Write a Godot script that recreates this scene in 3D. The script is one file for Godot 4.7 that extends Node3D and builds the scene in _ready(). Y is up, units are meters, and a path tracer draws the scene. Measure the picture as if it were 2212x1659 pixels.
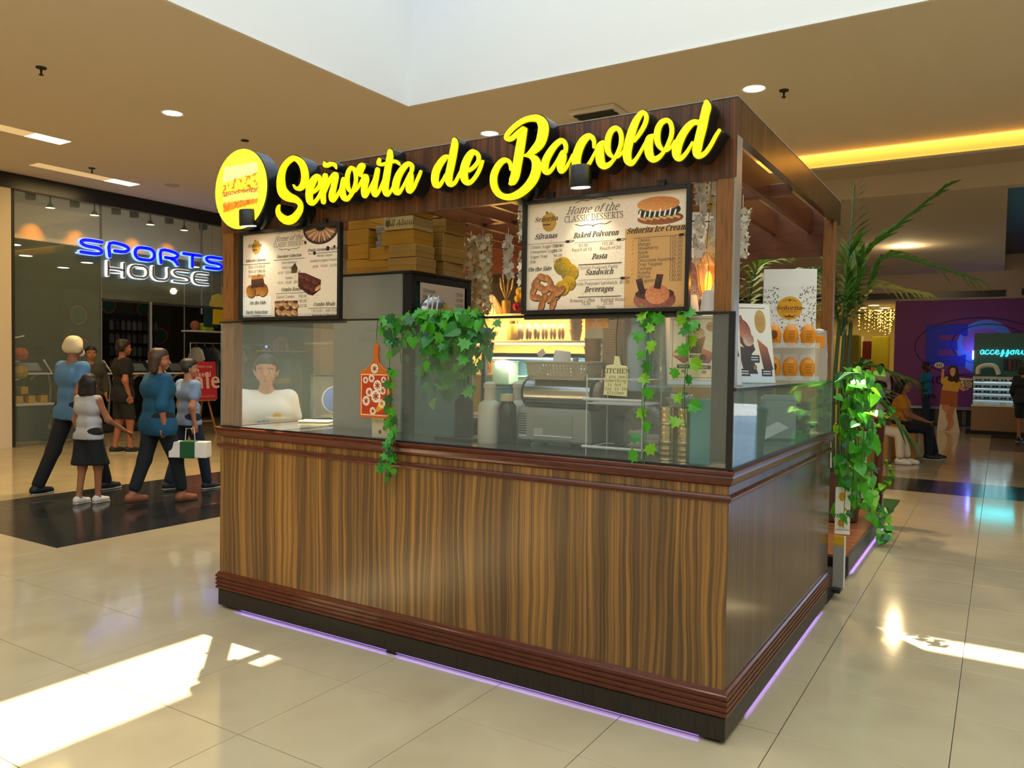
extends Node3D
# A dessert kiosk in a shopping mall. World: y up, metres. The kiosk's front stands in the plane z = 0 (x from -3.03 to 0),
# its side in the plane x = 0 (z from 0 to -2.15); the floor tiles run along the same axes.

const CEIL := 4.3
var rng := RandomNumberGenerator.new()
var M := {}
var taken := {}

func _ready():
	rng.seed = 7
	# ---------- camera ----------
	var cam := Camera3D.new()
	cam.name = "camera"
	cam.fov = 52.28
	cam.near = 0.05
	cam.far = 120.0
	cam.transform = Transform3D(Basis(Vector3.UP, 0.5573) * Basis(Vector3.RIGHT, -0.031) * Basis(Vector3.BACK, 0.0147), Vector3(0.8801, 1.5, 3.0165))
	add_child(cam)
	# ---------- sky, exposure ----------
	var env := Environment.new()
	env.background_mode = Environment.BG_SKY
	var sky := Sky.new()
	var ps := ProceduralSkyMaterial.new()
	ps.sky_top_color = Color(0.42, 0.62, 0.9)
	ps.sky_horizon_color = Color(0.75, 0.85, 0.95)
	ps.ground_horizon_color = Color(0.6, 0.62, 0.6)
	ps.ground_bottom_color = Color(0.35, 0.35, 0.33)
	ps.sky_energy_multiplier = 1.6
	sky.sky_material = ps
	env.sky = sky
	env.tonemap_mode = Environment.TONE_MAPPER_LINEAR
	env.tonemap_exposure = 1.0
	env.sdfgi_enabled = true
	env.ssao_enabled = true
	env.ssil_enabled = true
	var we := WorldEnvironment.new()
	we.name = "world_environment"
	we.environment = env
	add_child(we)
	# ---------- sun: through the open edge of the skylight, from behind the kiosk on the left ----------
	var sun := DirectionalLight3D.new()
	sun.name = "sun"
	sun.light_color = Color(1.0, 0.97, 0.9)
	sun.light_energy = 9.0
	sun.light_angular_distance = 0.6
	sun.shadow_enabled = true
	sun.look_at_from_position(Vector3.ZERO, Vector3(0.32, -1.0, 0.30), Vector3.UP)
	add_child(sun)
	# ---------- large area lights: the skylight's diffusing glass, the shops ----------
	area("skylight_light", Vector3(1.0, 6.40, 1.8), Vector3.DOWN, 9.6, 9.8, Color(0.92, 0.97, 1.0), 27.0)
	area("shop_light", Vector3(-15.2, 3.55, -5.0), Vector3.DOWN, 4.5, 5.0, Color(1.0, 0.86, 0.6), 3.4)
	area("shop_light", Vector3(-15.2, 3.55, -10.5), Vector3.DOWN, 4.5, 4.0, Color(1.0, 0.86, 0.6), 2.4)
	area("boutique_light", Vector3(-4.3, 3.0, -22.6), Vector3.DOWN, 5.0, 3.4, Color(1.0, 0.86, 0.36), 5.0)
	area("corridor_light", Vector3(-4.0, 3.78, -14.5), Vector3.DOWN, 6.0, 6.0, Color(1.0, 0.86, 0.62), 4.0)
	area("hall_light", Vector3(-9.0, 4.22, -3.2), Vector3.DOWN, 3.0, 5.5, Color(1.0, 0.82, 0.52), 7.0)
	area("hall_light", Vector3(-8.6, 4.22, 5.0), Vector3.DOWN, 3.0, 6.0, Color(1.0, 0.84, 0.6), 6.0)
	materials()
	structure()
	floor_tiles()
	ceiling_fittings()
	kiosk()
	kiosk_sign()
	sports_shop()
	far_side()
	deck()
	counter_things()
	menus()
	plants()
	people()

# ------------------------------------------------------------------ lights
func area(called: String, at: Vector3, dir: Vector3, w: float, h: float, c: Color, e: float):
	var l := AreaLight3D.new()
	l.name = called
	l.area_size = Vector2(w, h)
	l.light_color = c
	l.light_energy = e
	l.area_range = 40.0
	l.shadow_enabled = true
	var up := Vector3.BACK if absf(dir.y) > 0.9 else Vector3.UP
	l.transform = Transform3D(Basis.looking_at(dir, up), at)
	add_child(l, true)
	return l

func omni(called: String, at: Vector3, c: Color, e: float, size := 0.04):
	var l := OmniLight3D.new()
	l.name = called
	l.light_color = c
	l.light_energy = e
	l.light_size = size
	l.omni_range = 14.0
	l.omni_attenuation = 2.0
	l.shadow_enabled = true
	l.position = at
	add_child(l, true)

func spot(called: String, at: Vector3, to: Vector3, c: Color, e: float, ang: float, size := 0.03):
	var l := SpotLight3D.new()
	l.name = called
	l.light_color = c
	l.light_energy = e
	l.light_size = size
	l.spot_range = 14.0
	l.spot_attenuation = 2.0
	l.spot_angle = ang
	l.spot_angle_attenuation = 0.9
	l.shadow_enabled = true
	var d := (to - at).normalized()
	l.transform = Transform3D(Basis.looking_at(d, Vector3.BACK if absf(d.y) > 0.9 else Vector3.UP), at)
	add_child(l, true)

# ------------------------------------------------------------------ naming
func numbered(n: String) -> String:
	if not taken.has(n):
		taken[n] = 0
		return n
	taken[n] += 1
	return "%s_%03d" % [n, taken[n]]

func tag(o: Node, label: String, category: String, group := "", kind := ""):
	o.set_meta("label", label)
	o.set_meta("category", category)
	if group != "":
		o.set_meta("group", group)
	elif o.has_meta("group"):
		o.remove_meta("group")
	if kind != "":
		o.set_meta("kind", kind)
	return o

func thing(called: String, label: String, category: String, at := Vector3.ZERO, turn := 0.0, group := "") -> Node3D:
	var o := Node3D.new()
	o.name = numbered(called)
	o.position = at
	o.rotation.y = turn
	add_child(o)
	tag(o, label, category, group)
	return o

func part(called: String, mesh: Mesh, m: Material, parent: Node, at := Vector3.ZERO, rot := Vector3.ZERO) -> MeshInstance3D:
	var o := MeshInstance3D.new()
	o.name = called
	o.mesh = mesh
	o.material_override = m
	o.position = at
	o.rotation = rot
	parent.add_child(o, true)
	return o

func solo(called: String, mesh: Mesh, m: Material, label: String, category: String, at := Vector3.ZERO, turn := 0.0, group := "") -> MeshInstance3D:
	var o := part(numbered(called), mesh, m, self, at, Vector3(0, turn, 0))
	tag(o, label, category, group)
	return o

func struct(called: String, mesh: Mesh, m: Material, label: String, category: String, at := Vector3.ZERO) -> MeshInstance3D:
	var o := part(numbered(called), mesh, m, self, at)
	tag(o, label, category, "", "structure")
	return o

func dup(o: Node3D, label: String, at: Vector3, turn := 0.0) -> Node3D:
	var base: String = o.name
	if base.length() > 4 and base.substr(base.length() - 3).is_valid_int():
		base = base.substr(0, base.length() - 4)
	var c: Node3D = o.duplicate()
	c.name = numbered(base)
	add_child(c)
	c.position = at
	c.rotation.y = turn
	if label != "":
		c.set_meta("label", label)
	return c

# ------------------------------------------------------------------ materials
func mat(called: String, c: Color, rough := 0.6, metal := 0.0, opt := {}) -> StandardMaterial3D:
	if M.has(called):
		return M[called]
	var m := StandardMaterial3D.new()
	m.resource_name = called
	m.albedo_color = c
	m.roughness = rough
	m.metallic = metal
	for k in opt:
		m.set(k, opt[k])
	M[called] = m
	return m

func glow(called: String, c: Color, e: float, base := Color(0.9, 0.9, 0.9)) -> StandardMaterial3D:
	return mat(called, base, 0.4, 0.0, {"emission_enabled": true, "emission": c, "emission_energy_multiplier": e})

func pane(called: String, c: Color, a: float, rough := 0.02) -> StandardMaterial3D:
	return mat(called, Color(c.r, c.g, c.b, a), rough, 0.0, {"transparency": BaseMaterial3D.TRANSPARENCY_ALPHA, "metallic_specular": 0.36})

func noise_tex(freq: float, ramp: Array, size := 512, seed_ := 1, oct := 4, warp := 0.0, normal := false) -> NoiseTexture2D:
	var n := FastNoiseLite.new()
	n.seed = seed_
	n.frequency = freq
	n.fractal_octaves = oct
	if warp > 0.0:
		n.domain_warp_enabled = true
		n.domain_warp_amplitude = warp
		n.domain_warp_frequency = freq
	var t := NoiseTexture2D.new()
	t.width = size
	t.height = size
	t.seamless = true
	t.noise = n
	t.as_normal_map = normal
	if normal:
		t.bump_strength = 3.0
	if ramp.size():
		var g := Gradient.new()
		g.offsets = PackedFloat32Array(range(ramp.size()).map(func(i): return float(i) / (ramp.size() - 1)))
		g.colors = PackedColorArray(ramp)
		t.color_ramp = g
	return t

func rgb(r: float, g: float, b: float) -> Color:
	return Color(r / 255.0, g / 255.0, b / 255.0)

# ------------------------------------------------------------------ mesh builder
class Geo:
	var v := PackedVector3Array()
	var n := PackedVector3Array()
	var uv := PackedVector2Array()
	var ix := PackedInt32Array()
	var xf := Transform3D()

	func vert(p: Vector3, nn: Vector3, t := Vector2.ZERO) -> int:
		v.append(xf * p)
		n.append((xf.basis * nn).normalized())
		uv.append(t)
		return v.size() - 1

	func idx(a: int, b: int, c: int):
		var g := (v[b] - v[a]).cross(v[c] - v[a])
		if g.dot(n[a] + n[b] + n[c]) > 0.0:
			ix.append_array(PackedInt32Array([a, c, b]))
		else:
			ix.append_array(PackedInt32Array([a, b, c]))

	func tri(a: Vector3, b: Vector3, c: Vector3, nn: Vector3):
		idx(vert(a, nn), vert(b, nn), vert(c, nn))

	func quad(a: Vector3, b: Vector3, c: Vector3, d: Vector3, nn: Vector3, flip_uv := false):
		var i := vert(a, nn, Vector2(0, 1))
		vert(b, nn, Vector2(1, 1))
		vert(c, nn, Vector2(1, 0))
		vert(d, nn, Vector2(0, 0))
		idx(i, i + 1, i + 2)
		idx(i, i + 2, i + 3)

	# a box with chamfered edges
	func box(c: Vector3, s: Vector3, bev := 0.0, rot := Basis()) -> Geo:
		var old := xf
		xf = xf * Transform3D(rot, c)
		var h := s * 0.5
		var k := minf(bev, minf(h.x, minf(h.y, h.z)) * 0.95)
		for ax in 3:
			var e1 := Vector3.ZERO
			var e2 := Vector3.ZERO
			var e0 := Vector3.ZERO
			e0[ax] = 1.0
			e1[(ax + 1) % 3] = 1.0
			e2[(ax + 2) % 3] = 1.0
			var a1 := h[(ax + 1) % 3] - k
			var a2 := h[(ax + 2) % 3] - k
			for sg in [-1.0, 1.0]:
				var o: Vector3 = e0 * (h[ax] * sg)
				quad(o - e1 * a1 - e2 * a2, o + e1 * a1 - e2 * a2, o + e1 * a1 + e2 * a2, o - e1 * a1 + e2 * a2, e0 * sg)
			if k > 0.0:
				for s1 in [-1.0, 1.0]:
					for s2 in [-1.0, 1.0]:
						var p1: Vector3 = e1 * (h[(ax + 1) % 3] * s1) + e2 * (a2 * s2)
						var p2: Vector3 = e1 * (a1 * s1) + e2 * (h[(ax + 2) % 3] * s2)
						var l := e0 * (h[ax] - k)
						quad(p1 - l, p1 + l, p2 + l, p2 - l, (e1 * s1 + e2 * s2).normalized())
		if k > 0.0:
			for sx in [-1.0, 1.0]:
				for sy in [-1.0, 1.0]:
					for sz in [-1.0, 1.0]:
						tri(Vector3(sx * h.x, sy * (h.y - k), sz * (h.z - k)), Vector3(sx * (h.x - k), sy * h.y, sz * (h.z - k)), Vector3(sx * (h.x - k), sy * (h.y - k), sz * h.z), Vector3(sx, sy, sz).normalized())
		xf = old
		return self

	func span(a: Vector3, b: Vector3, bev := 0.0) -> Geo:
		return box((a + b) * 0.5, (b - a).abs(), bev)

	# a surface of revolution about y: profile of (radius, height), smooth where the angle is small
	func lathe(prof: Array, seg := 20, scale_z := 1.0, arc := TAU) -> Geo:
		var m := prof.size()
		for j in m - 1:
			var p: Vector2 = prof[j]
			var q: Vector2 = prof[j + 1]
			var d := q - p
			if d.length() < 1e-6:
				continue
			var fn := Vector2(d.y, -d.x).normalized()
			var np := fn
			var nq := fn
			if j > 0:
				var dp: Vector2 = p - prof[j - 1]
				var f2 := Vector2(dp.y, -dp.x).normalized()
				if dp.length() > 1e-6 and f2.dot(fn) > 0.7:
					np = (f2 + fn).normalized()
			if j < m - 2:
				var dq: Vector2 = prof[j + 2] - q
				var f3 := Vector2(dq.y, -dq.x).normalized()
				if dq.length() > 1e-6 and f3.dot(fn) > 0.7:
					nq = (f3 + fn).normalized()
			var b0 := v.size()
			for i in seg + 1:
				var a := arc * i / seg
				var cs := cos(a)
				var sn := sin(a)
				vert(Vector3(p.x * cs, p.y, p.x * sn * scale_z), Vector3(np.x * cs, np.y, np.x * sn / scale_z), Vector2(float(i) / seg, float(j) / (m - 1)))
				vert(Vector3(q.x * cs, q.y, q.x * sn * scale_z), Vector3(nq.x * cs, nq.y, nq.x * sn / scale_z), Vector2(float(i) / seg, float(j + 1) / (m - 1)))
			for i in seg:
				var k := b0 + i * 2
				if p.x > 1e-6:
					idx(k, k + 2, k + 1) if q.x > 1e-6 else idx(k, k + 2, k + 1)
				if q.x > 1e-6:
					idx(k + 1, k + 2, k + 3)
		return self

	func cyl(a: Vector3, b: Vector3, r0: float, r1 := -1.0, seg := 12, bev := 0.0) -> Geo:
		if r1 < 0.0:
			r1 = r0
		var old := xf
		var d := b - a
		xf = xf * Transform3D(Geo.frame(d.normalized()), a)
		var l := d.length()
		if bev > 0.0:
			lathe([Vector2(0, 0), Vector2(r0 - bev, 0), Vector2(r0, bev), Vector2(r1, l - bev), Vector2(r1 - bev, l), Vector2(0, l)], seg)
		else:
			lathe([Vector2(0, 0), Vector2(r0, 0), Vector2(r1, l), Vector2(0, l)], seg)
		xf = old
		return self

	static func frame(y: Vector3) -> Basis:
		var x := y.cross(Vector3(0.0, 0.0, 1.0) if absf(y.z) < 0.9 else Vector3(1, 0, 0)).normalized()
		return Basis(x, y, x.cross(y))

	# a tube along points; r a number or an array
	func tube(pts: Array, r, seg := 6, caps := true, flat := 1.0) -> Geo:
		var m := pts.size()
		var b0 := v.size()
		var up := Vector3.ZERO
		for i in m:
			var t: Vector3 = (pts[mini(i + 1, m - 1)] - pts[maxi(i - 1, 0)]).normalized()
			if i == 0:
				up = t.cross(Vector3(0.31, 0.2, 0.93)).normalized()
			else:
				up = (up - t * up.dot(t)).normalized()
			var sd := t.cross(up)
			var rr: float = r[i] if r is Array else r
			for k in seg:
				var a := TAU * k / seg
				var nn := up * cos(a) + sd * sin(a) * flat
				vert(pts[i] + nn * rr, up * cos(a) * flat + sd * sin(a), Vector2(float(k) / seg, float(i)))
		for i in m - 1:
			for k in seg:
				var a := b0 + i * seg + k
				var b := b0 + i * seg + (k + 1) % seg
				idx(a, b, a + seg)
				idx(b, b + seg, a + seg)
		if caps:
			for e in [0, m - 1]:
				var t: Vector3 = (pts[1] - pts[0]).normalized() * -1.0 if e == 0 else (pts[m - 1] - pts[m - 2]).normalized()
				var c := vert(pts[e], t)
				var f := v.size()
				for k in seg:
					v.append(v[b0 + e * seg + k])
					n.append((xf.basis * t).normalized())
					uv.append(Vector2.ZERO)
				for k in seg:
					idx(c, f + k, f + (k + 1) % seg)
		return self

	# a flat polygon in x, y extruded from z = 0 to z = d, with a small chamfer at the front
	func prism(poly: PackedVector2Array, d: float, bev := 0.0) -> Geo:
		var tr := Geometry2D.triangulate_polygon(poly)
		var m := poly.size()
		var area2 := 0.0
		for i in m:
			area2 += poly[i].cross(poly[(i + 1) % m])
		var sg := 1.0 if area2 > 0.0 else -1.0
		var inner := PackedVector2Array()
		for i in m:
			var e0 := (poly[i] - poly[(i - 1 + m) % m]).normalized()
			var e1 := (poly[(i + 1) % m] - poly[i]).normalized()
			var nn := (Vector2(-e0.y, e0.x) + Vector2(-e1.y, e1.x)).normalized() * sg
			inner.append(poly[i] + nn * bev)
		var f := v.size()
		var lo := poly[0]
		var hi := poly[0]
		for p in poly:
			lo = lo.min(p)
			hi = hi.max(p)
		for p in inner:
			vert(Vector3(p.x, p.y, d), Vector3(0, 0, 1), Vector2((p.x - lo.x) / (hi.x - lo.x), 1.0 - (p.y - lo.y) / (hi.y - lo.y)))
		var b := v.size()
		for p in poly:
			vert(Vector3(p.x, p.y, 0), Vector3(0, 0, -1))
		for i in range(0, tr.size(), 3):
			idx(f + tr[i], f + tr[i + 1], f + tr[i + 2])
			idx(b + tr[i], b + tr[i + 1], b + tr[i + 2])
		for i in m:
			var j := (i + 1) % m
			var e := (poly[j] - poly[i]).normalized() * sg
			var nn := Vector3(e.y, -e.x, 0)
			quad(Vector3(poly[i].x, poly[i].y, 0), Vector3(poly[j].x, poly[j].y, 0), Vector3(poly[j].x, poly[j].y, d - bev), Vector3(poly[i].x, poly[i].y, d - bev), nn)
			if bev > 0.0:
				quad(Vector3(poly[i].x, poly[i].y, d - bev), Vector3(poly[j].x, poly[j].y, d - bev), Vector3(inner[j].x, inner[j].y, d), Vector3(inner[i].x, inner[i].y, d), (nn + Vector3(0, 0, 1)).normalized())
		return self

	# a profile (out, up) swept along a horizontal path with mitred corners; out is to the right of the path's direction
	func moulding(prof: Array, path: Array, closed := false) -> Geo:
		var m := path.size()
		var rows := []
		for i in m:
			var p: Vector3 = path[i]
			var d0 := Vector3.ZERO
			var d1 := Vector3.ZERO
			if i > 0:
				d0 = (p - path[i - 1]).normalized()
			if i < m - 1:
				d1 = (path[i + 1] - p).normalized()
			if i == 0:
				d0 = d1
			if i == m - 1:
				d1 = d0
			var r0 := d0.cross(Vector3.UP)
			var r1 := d1.cross(Vector3.UP)
			var o := (r0 + r1).normalized()
			o = o / maxf(0.3, o.dot(r0))
			rows.append([p, o])
		for i in m - 1:
			var out: Vector3 = (path[i + 1] - path[i]).normalized().cross(Vector3.UP)
			for j in prof.size() - 1:
				var a: Vector2 = prof[j]
				var b: Vector2 = prof[j + 1]
				var nn := (out * (b.y - a.y) + Vector3.UP * -(b.x - a.x)).normalized()
				var A: Vector3 = rows[i][0] + rows[i][1] * a.x + Vector3.UP * a.y
				var B: Vector3 = rows[i + 1][0] + rows[i + 1][1] * a.x + Vector3.UP * a.y
				var C: Vector3 = rows[i + 1][0] + rows[i + 1][1] * b.x + Vector3.UP * b.y
				var D: Vector3 = rows[i][0] + rows[i][1] * b.x + Vector3.UP * b.y
				quad(A, B, C, D, nn)
		for e in [0, m - 1]:
			var dd: Vector3 = (path[0] - path[1]).normalized() if e == 0 else (path[m - 1] - path[m - 2]).normalized()
			for j in range(1, prof.size() - 1):
				var q := []
				for a in [prof[0], prof[j], prof[j + 1]]:
					q.append(rows[e][0] + rows[e][1] * a.x + Vector3.UP * a.y)
				tri(q[0], q[1], q[2], dd)
		return self

	# an ellipsoid
	func ball(c: Vector3, r: Vector3, seg := 12, rings := 8, rot := Basis()) -> Geo:
		var old := xf
		xf = xf * Transform3D(rot, c)
		var b0 := v.size()
		for j in rings + 1:
			var th := PI * j / rings
			for i in seg + 1:
				var a := TAU * i / seg
				var u := Vector3(sin(th) * cos(a), cos(th), sin(th) * sin(a))
				vert(u * r, u / r, Vector2(float(i) / seg, float(j) / rings))
		for j in rings:
			for i in seg:
				var k := b0 + j * (seg + 1) + i
				if j > 0:
					idx(k, k + 1, k + seg + 1)
				if j < rings - 1:
					idx(k + 1, k + seg + 2, k + seg + 1)
		xf = old
		return self

	func add(mesh: Mesh, t := Transform3D()) -> Geo:
		for s in mesh.get_surface_count():
			var a := mesh.surface_get_arrays(s)
			var b0 := v.size()
			var vv: PackedVector3Array = a[Mesh.ARRAY_VERTEX]
			var nn: PackedVector3Array = a[Mesh.ARRAY_NORMAL]
			var tt := xf * t
			for i in vv.size():
				v.append(tt * vv[i])
				n.append((tt.basis * nn[i]).normalized())
				uv.append(Vector2.ZERO)
			if a[Mesh.ARRAY_INDEX] != null:
				for i in a[Mesh.ARRAY_INDEX]:
					ix.append(b0 + i)
			else:
				for i in vv.size():
					ix.append(b0 + i)
		return self

	func mesh() -> ArrayMesh:
		var a := []
		a.resize(Mesh.ARRAY_MAX)
		a[Mesh.ARRAY_VERTEX] = v
		a[Mesh.ARRAY_NORMAL] = n
		a[Mesh.ARRAY_TEX_UV] = uv
		a[Mesh.ARRAY_INDEX] = ix
		var am := ArrayMesh.new()
		am.add_surface_from_arrays(Mesh.PRIMITIVE_TRIANGLES, a)
		return am

func geo(t := Transform3D()) -> Geo:
	var g := Geo.new()
	g.xf = t
	return g

func bx(a: Vector3, b: Vector3, bev := 0.0) -> ArrayMesh:
	return Geo.new().span(a, b, bev).mesh()

func rot_to(y: Vector3) -> Basis:
	return Geo.frame(y.normalized())

# smooth points through a list (Catmull-Rom)
func smooth(pts: Array, k := 4) -> Array:
	var out := []
	for i in pts.size() - 1:
		var a = pts[maxi(i - 1, 0)]
		var b = pts[i]
		var c = pts[i + 1]
		var d = pts[mini(i + 2, pts.size() - 1)]
		for j in k:
			var t := float(j) / k
			out.append(0.5 * (2.0 * b + (c - a) * t + (2.0 * a - 5.0 * b + 4.0 * c - d) * t * t + (3.0 * b - a - 3.0 * c + d) * t * t * t))
	out.append(pts[pts.size() - 1])
	return out

# a brush stroke (x, y, width in each point) as a slab from z0 to z1
func stroke(g: Geo, pts: Array, z0: float, z1: float, grow := 0.0, k := 4):
	var P := smooth(pts, k)
	var m := P.size()
	var l := []
	var r := []
	for i in m:
		var a: Vector3 = P[maxi(i - 1, 0)]
		var b: Vector3 = P[mini(i + 1, m - 1)]
		var t := Vector2(b.x - a.x, b.y - a.y).normalized()
		var nn := Vector2(-t.y, t.x) * (maxf(P[i].z, 0.004) * 0.5 + grow)
		l.append(Vector2(P[i].x, P[i].y) + nn)
		r.append(Vector2(P[i].x, P[i].y) - nn)
	for e in [0, m - 1]:
		var c := Vector2(P[e].x, P[e].y)
		var a0: float = ((l[e] if e == 0 else r[e]) - c).angle()
		var rad: float = (l[e] - c).length()
		for i in 6:
			var p := c + Vector2.from_angle(a0 + PI * i / 6.0) * rad
			var q := c + Vector2.from_angle(a0 + PI * (i + 1) / 6.0) * rad
			g.tri(Vector3(c.x, c.y, z1), Vector3(p.x, p.y, z1), Vector3(q.x, q.y, z1), Vector3(0, 0, 1))
			g.quad(Vector3(p.x, p.y, z0), Vector3(q.x, q.y, z0), Vector3(q.x, q.y, z1), Vector3(p.x, p.y, z1), Vector3((p + q).x * 0.5 - c.x, (p + q).y * 0.5 - c.y, 0).normalized())
	for i in m - 1:
		var t2: Vector2 = (l[i + 1] - l[i]).normalized()
		g.quad(Vector3(r[i].x, r[i].y, z1), Vector3(r[i + 1].x, r[i + 1].y, z1), Vector3(l[i + 1].x, l[i + 1].y, z1), Vector3(l[i].x, l[i].y, z1), Vector3(0, 0, 1))
		g.quad(Vector3(l[i].x, l[i].y, z0), Vector3(l[i + 1].x, l[i + 1].y, z0), Vector3(l[i + 1].x, l[i + 1].y, z1), Vector3(l[i].x, l[i].y, z1), Vector3(-t2.y, t2.x, 0))
		t2 = (r[i + 1] - r[i]).normalized()
		g.quad(Vector3(r[i].x, r[i].y, z0), Vector3(r[i + 1].x, r[i + 1].y, z0), Vector3(r[i + 1].x, r[i + 1].y, z1), Vector3(r[i].x, r[i].y, z1), Vector3(t2.y, -t2.x, 0))

# lettering: a line of text into g, its baseline start (or centre, or end) at p; slant shears it
var fonts := {}
func text(g: Geo, s: String, p: Vector3, h: float, font := "Droid Sans", align := 0, slant := 0.0, depth := 0.0, bold := false, stretch := 1.0):
	var key := font + str(bold)
	if not fonts.has(key):
		var f := SystemFont.new()
		f.font_names = PackedStringArray([font])
		f.font_weight = 700 if bold else 400
		fonts[key] = f
	var t := TextMesh.new()
	t.font = fonts[key]
	t.font_size = 32
	t.pixel_size = h / 32.0
	t.depth = depth
	t.text = s
	t.horizontal_alignment = [HORIZONTAL_ALIGNMENT_LEFT, HORIZONTAL_ALIGNMENT_CENTER, HORIZONTAL_ALIGNMENT_RIGHT][align]
	t.vertical_alignment = VERTICAL_ALIGNMENT_CENTER
	g.add(t, Transform3D(Basis(Vector3(stretch, 0, 0), Vector3(slant, 1, 0), Vector3(0, 0, 1)), p))

# ------------------------------------------------------------------ shared materials
func wood_tex() -> ImageTexture:
	# striped laminate: dark and golden lines that run up the panel and sway a little
	var w := 1024
	var h := 256
	var im := Image.create(w, h, false, Image.FORMAT_RGB8)
	var a := FastNoiseLite.new()
	a.seed = 3
	a.frequency = 1.0
	a.fractal_octaves = 1
	var cols := [rgb(84, 60, 34), rgb(116, 82, 44), rgb(142, 102, 54), rgb(168, 120, 58), rgb(124, 92, 58), rgb(104, 82, 58)]
	for x in w:
		for y in h:
			var u := x / 1024.0
			var vv := y / 256.0
			var sway := a.get_noise_2d(u * 3.0, vv * 1.6) * 0.010 + a.get_noise_2d(u * 12.0 + 9.0, vv * 5.0) * 0.0025
			var s := u + sway
			var t := 0.5 + 0.5 * a.get_noise_2d(s * 46.0, vv * 0.4) + 0.32 * a.get_noise_2d(s * 130.0 + 40.0, vv * 1.3) + 0.22 * a.get_noise_2d(s * 300.0 + 90.0, vv * 2.0)
			var tone := a.get_noise_2d(u * 5.0 + 77.0, 3.0)
			t = clampf((t - 0.12) * 1.15 + 0.16 * tone, 0.0, 0.999)
			var k := t * 3.0
			var c: Color = cols[int(k)].lerp(cols[mini(int(k) + 1, 3)], k - int(k))
			var cool := clampf(0.5 + a.get_noise_2d(s * 24.0 + 300.0, vv * 0.3), 0.0, 1.0)
			c = c.lerp(cols[5], 0.45 * cool * (1.0 - t))
			im.set_pixel(x, y, c)
	return ImageTexture.create_from_image(im)

func tri_mat(called: String, tex: Texture2D, scale: Vector3, rough: float, tint := Color.WHITE, opt := {}) -> StandardMaterial3D:
	var o := {"albedo_texture": tex, "uv1_triplanar": true, "uv1_world_triplanar": true, "uv1_scale": scale, "uv1_triplanar_sharpness": 8.0}
	o.merge(opt, true)
	return mat(called, tint, rough, 0.0, o)

func materials():
	var wt := wood_tex()
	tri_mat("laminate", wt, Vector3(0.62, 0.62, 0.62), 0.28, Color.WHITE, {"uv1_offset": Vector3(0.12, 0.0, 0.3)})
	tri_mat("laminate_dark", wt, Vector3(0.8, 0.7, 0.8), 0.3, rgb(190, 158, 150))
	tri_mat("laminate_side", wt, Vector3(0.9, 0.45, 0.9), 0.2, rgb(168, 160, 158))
	tri_mat("wood_roof", noise_tex(0.012, [rgb(84, 44, 22), rgb(112, 62, 32), rgb(94, 52, 27)], 256, 5), Vector3(1.2, 6.0, 0.5), 0.35)
	tri_mat("wood_post", noise_tex(0.02, [rgb(92, 56, 26), rgb(140, 90, 42), rgb(110, 68, 30)], 256, 6), Vector3(7.0, 0.6, 7.0), 0.35)
	tri_mat("wood_moulding", noise_tex(0.02, [rgb(70, 28, 14), rgb(96, 42, 22), rgb(80, 34, 17)], 256, 8), Vector3(1.0, 8.0, 1.0), 0.22)
	tri_mat("plinth", noise_tex(0.03, [rgb(20, 17, 15), rgb(42, 33, 27), rgb(24, 20, 18), rgb(30, 25, 22)], 256, 9), Vector3(6.0, 0.5, 6.0), 0.35)
	mat("wall_paint", rgb(226, 212, 190), 0.85)
	mat("well_paint", rgb(238, 238, 232), 0.8)
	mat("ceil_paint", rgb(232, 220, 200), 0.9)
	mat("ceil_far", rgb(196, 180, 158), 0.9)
	mat("black", rgb(14, 15, 17), 0.4)
	mat("black_matt", rgb(18, 19, 21), 0.75)
	mat("graphite", rgb(40, 42, 46), 0.5)
	mat("band", rgb(10, 18, 28), 0.3)
	mat("chrome", rgb(200, 200, 198), 0.18, 1.0)
	mat("steel", rgb(186, 182, 170), 0.24, 1.0)
	mat("alu", rgb(150, 152, 154), 0.35, 0.9)
	mat("white_plastic", rgb(232, 228, 218), 0.45)
	mat("white", rgb(240, 238, 232), 0.6)
	mat("brass", rgb(196, 156, 70), 0.3, 1.0)
	pane("glass", Color(0.86, 0.95, 0.92), 0.05)
	pane("glass_tint", Color(0.50, 0.72, 0.68), 0.22)
	pane("glass_shop", Color(0.75, 0.85, 0.82), 0.10)
	pane("clear_plastic", Color(0.95, 0.95, 0.93), 0.22, 0.12)
	mat("glass_edge", rgb(20, 40, 40), 0.15)
	mat("tile", rgb(198, 184, 152), 0.10, 0.0, {"metallic_specular": 0.55, "albedo_texture": noise_tex(0.004, [rgb(236, 232, 224), rgb(255, 254, 250), rgb(244, 240, 232)], 512, 11), "uv1_triplanar": true, "uv1_world_triplanar": true, "uv1_scale": Vector3(0.4, 0.4, 0.4)})
	mat("tile_dark", rgb(255, 255, 255), 0.14, 0.0, {"metallic_specular": 0.5, "albedo_texture": noise_tex(0.18, [rgb(30, 31, 32), rgb(52, 53, 53), rgb(44, 45, 46), rgb(78, 78, 76)], 512, 12, 2), "uv1_triplanar": true, "uv1_world_triplanar": true, "uv1_scale": Vector3(1.2, 1.2, 1.2)})
	mat("grout", rgb(70, 64, 54), 0.9)
	glow("lamp_warm", Color(1.0, 0.93, 0.76), 2.6)
	glow("lamp_white", Color(1.0, 0.98, 0.93), 2.4)
	glow("cove_glow", Color(1.0, 0.74, 0.26), 2.4)
	glow("neon_cyan", Color(0.02, 0.85, 0.9), 1.3)
	glow("sign_yellow", Color(1.0, 0.90, 0.0), 1.15, rgb(255, 235, 20))
	glow("led_purple", Color(0.62, 0.5, 1.0), 2.2)
	glow("skylight_glass", Color(0.92, 0.98, 1.0), 0.9)

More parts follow.
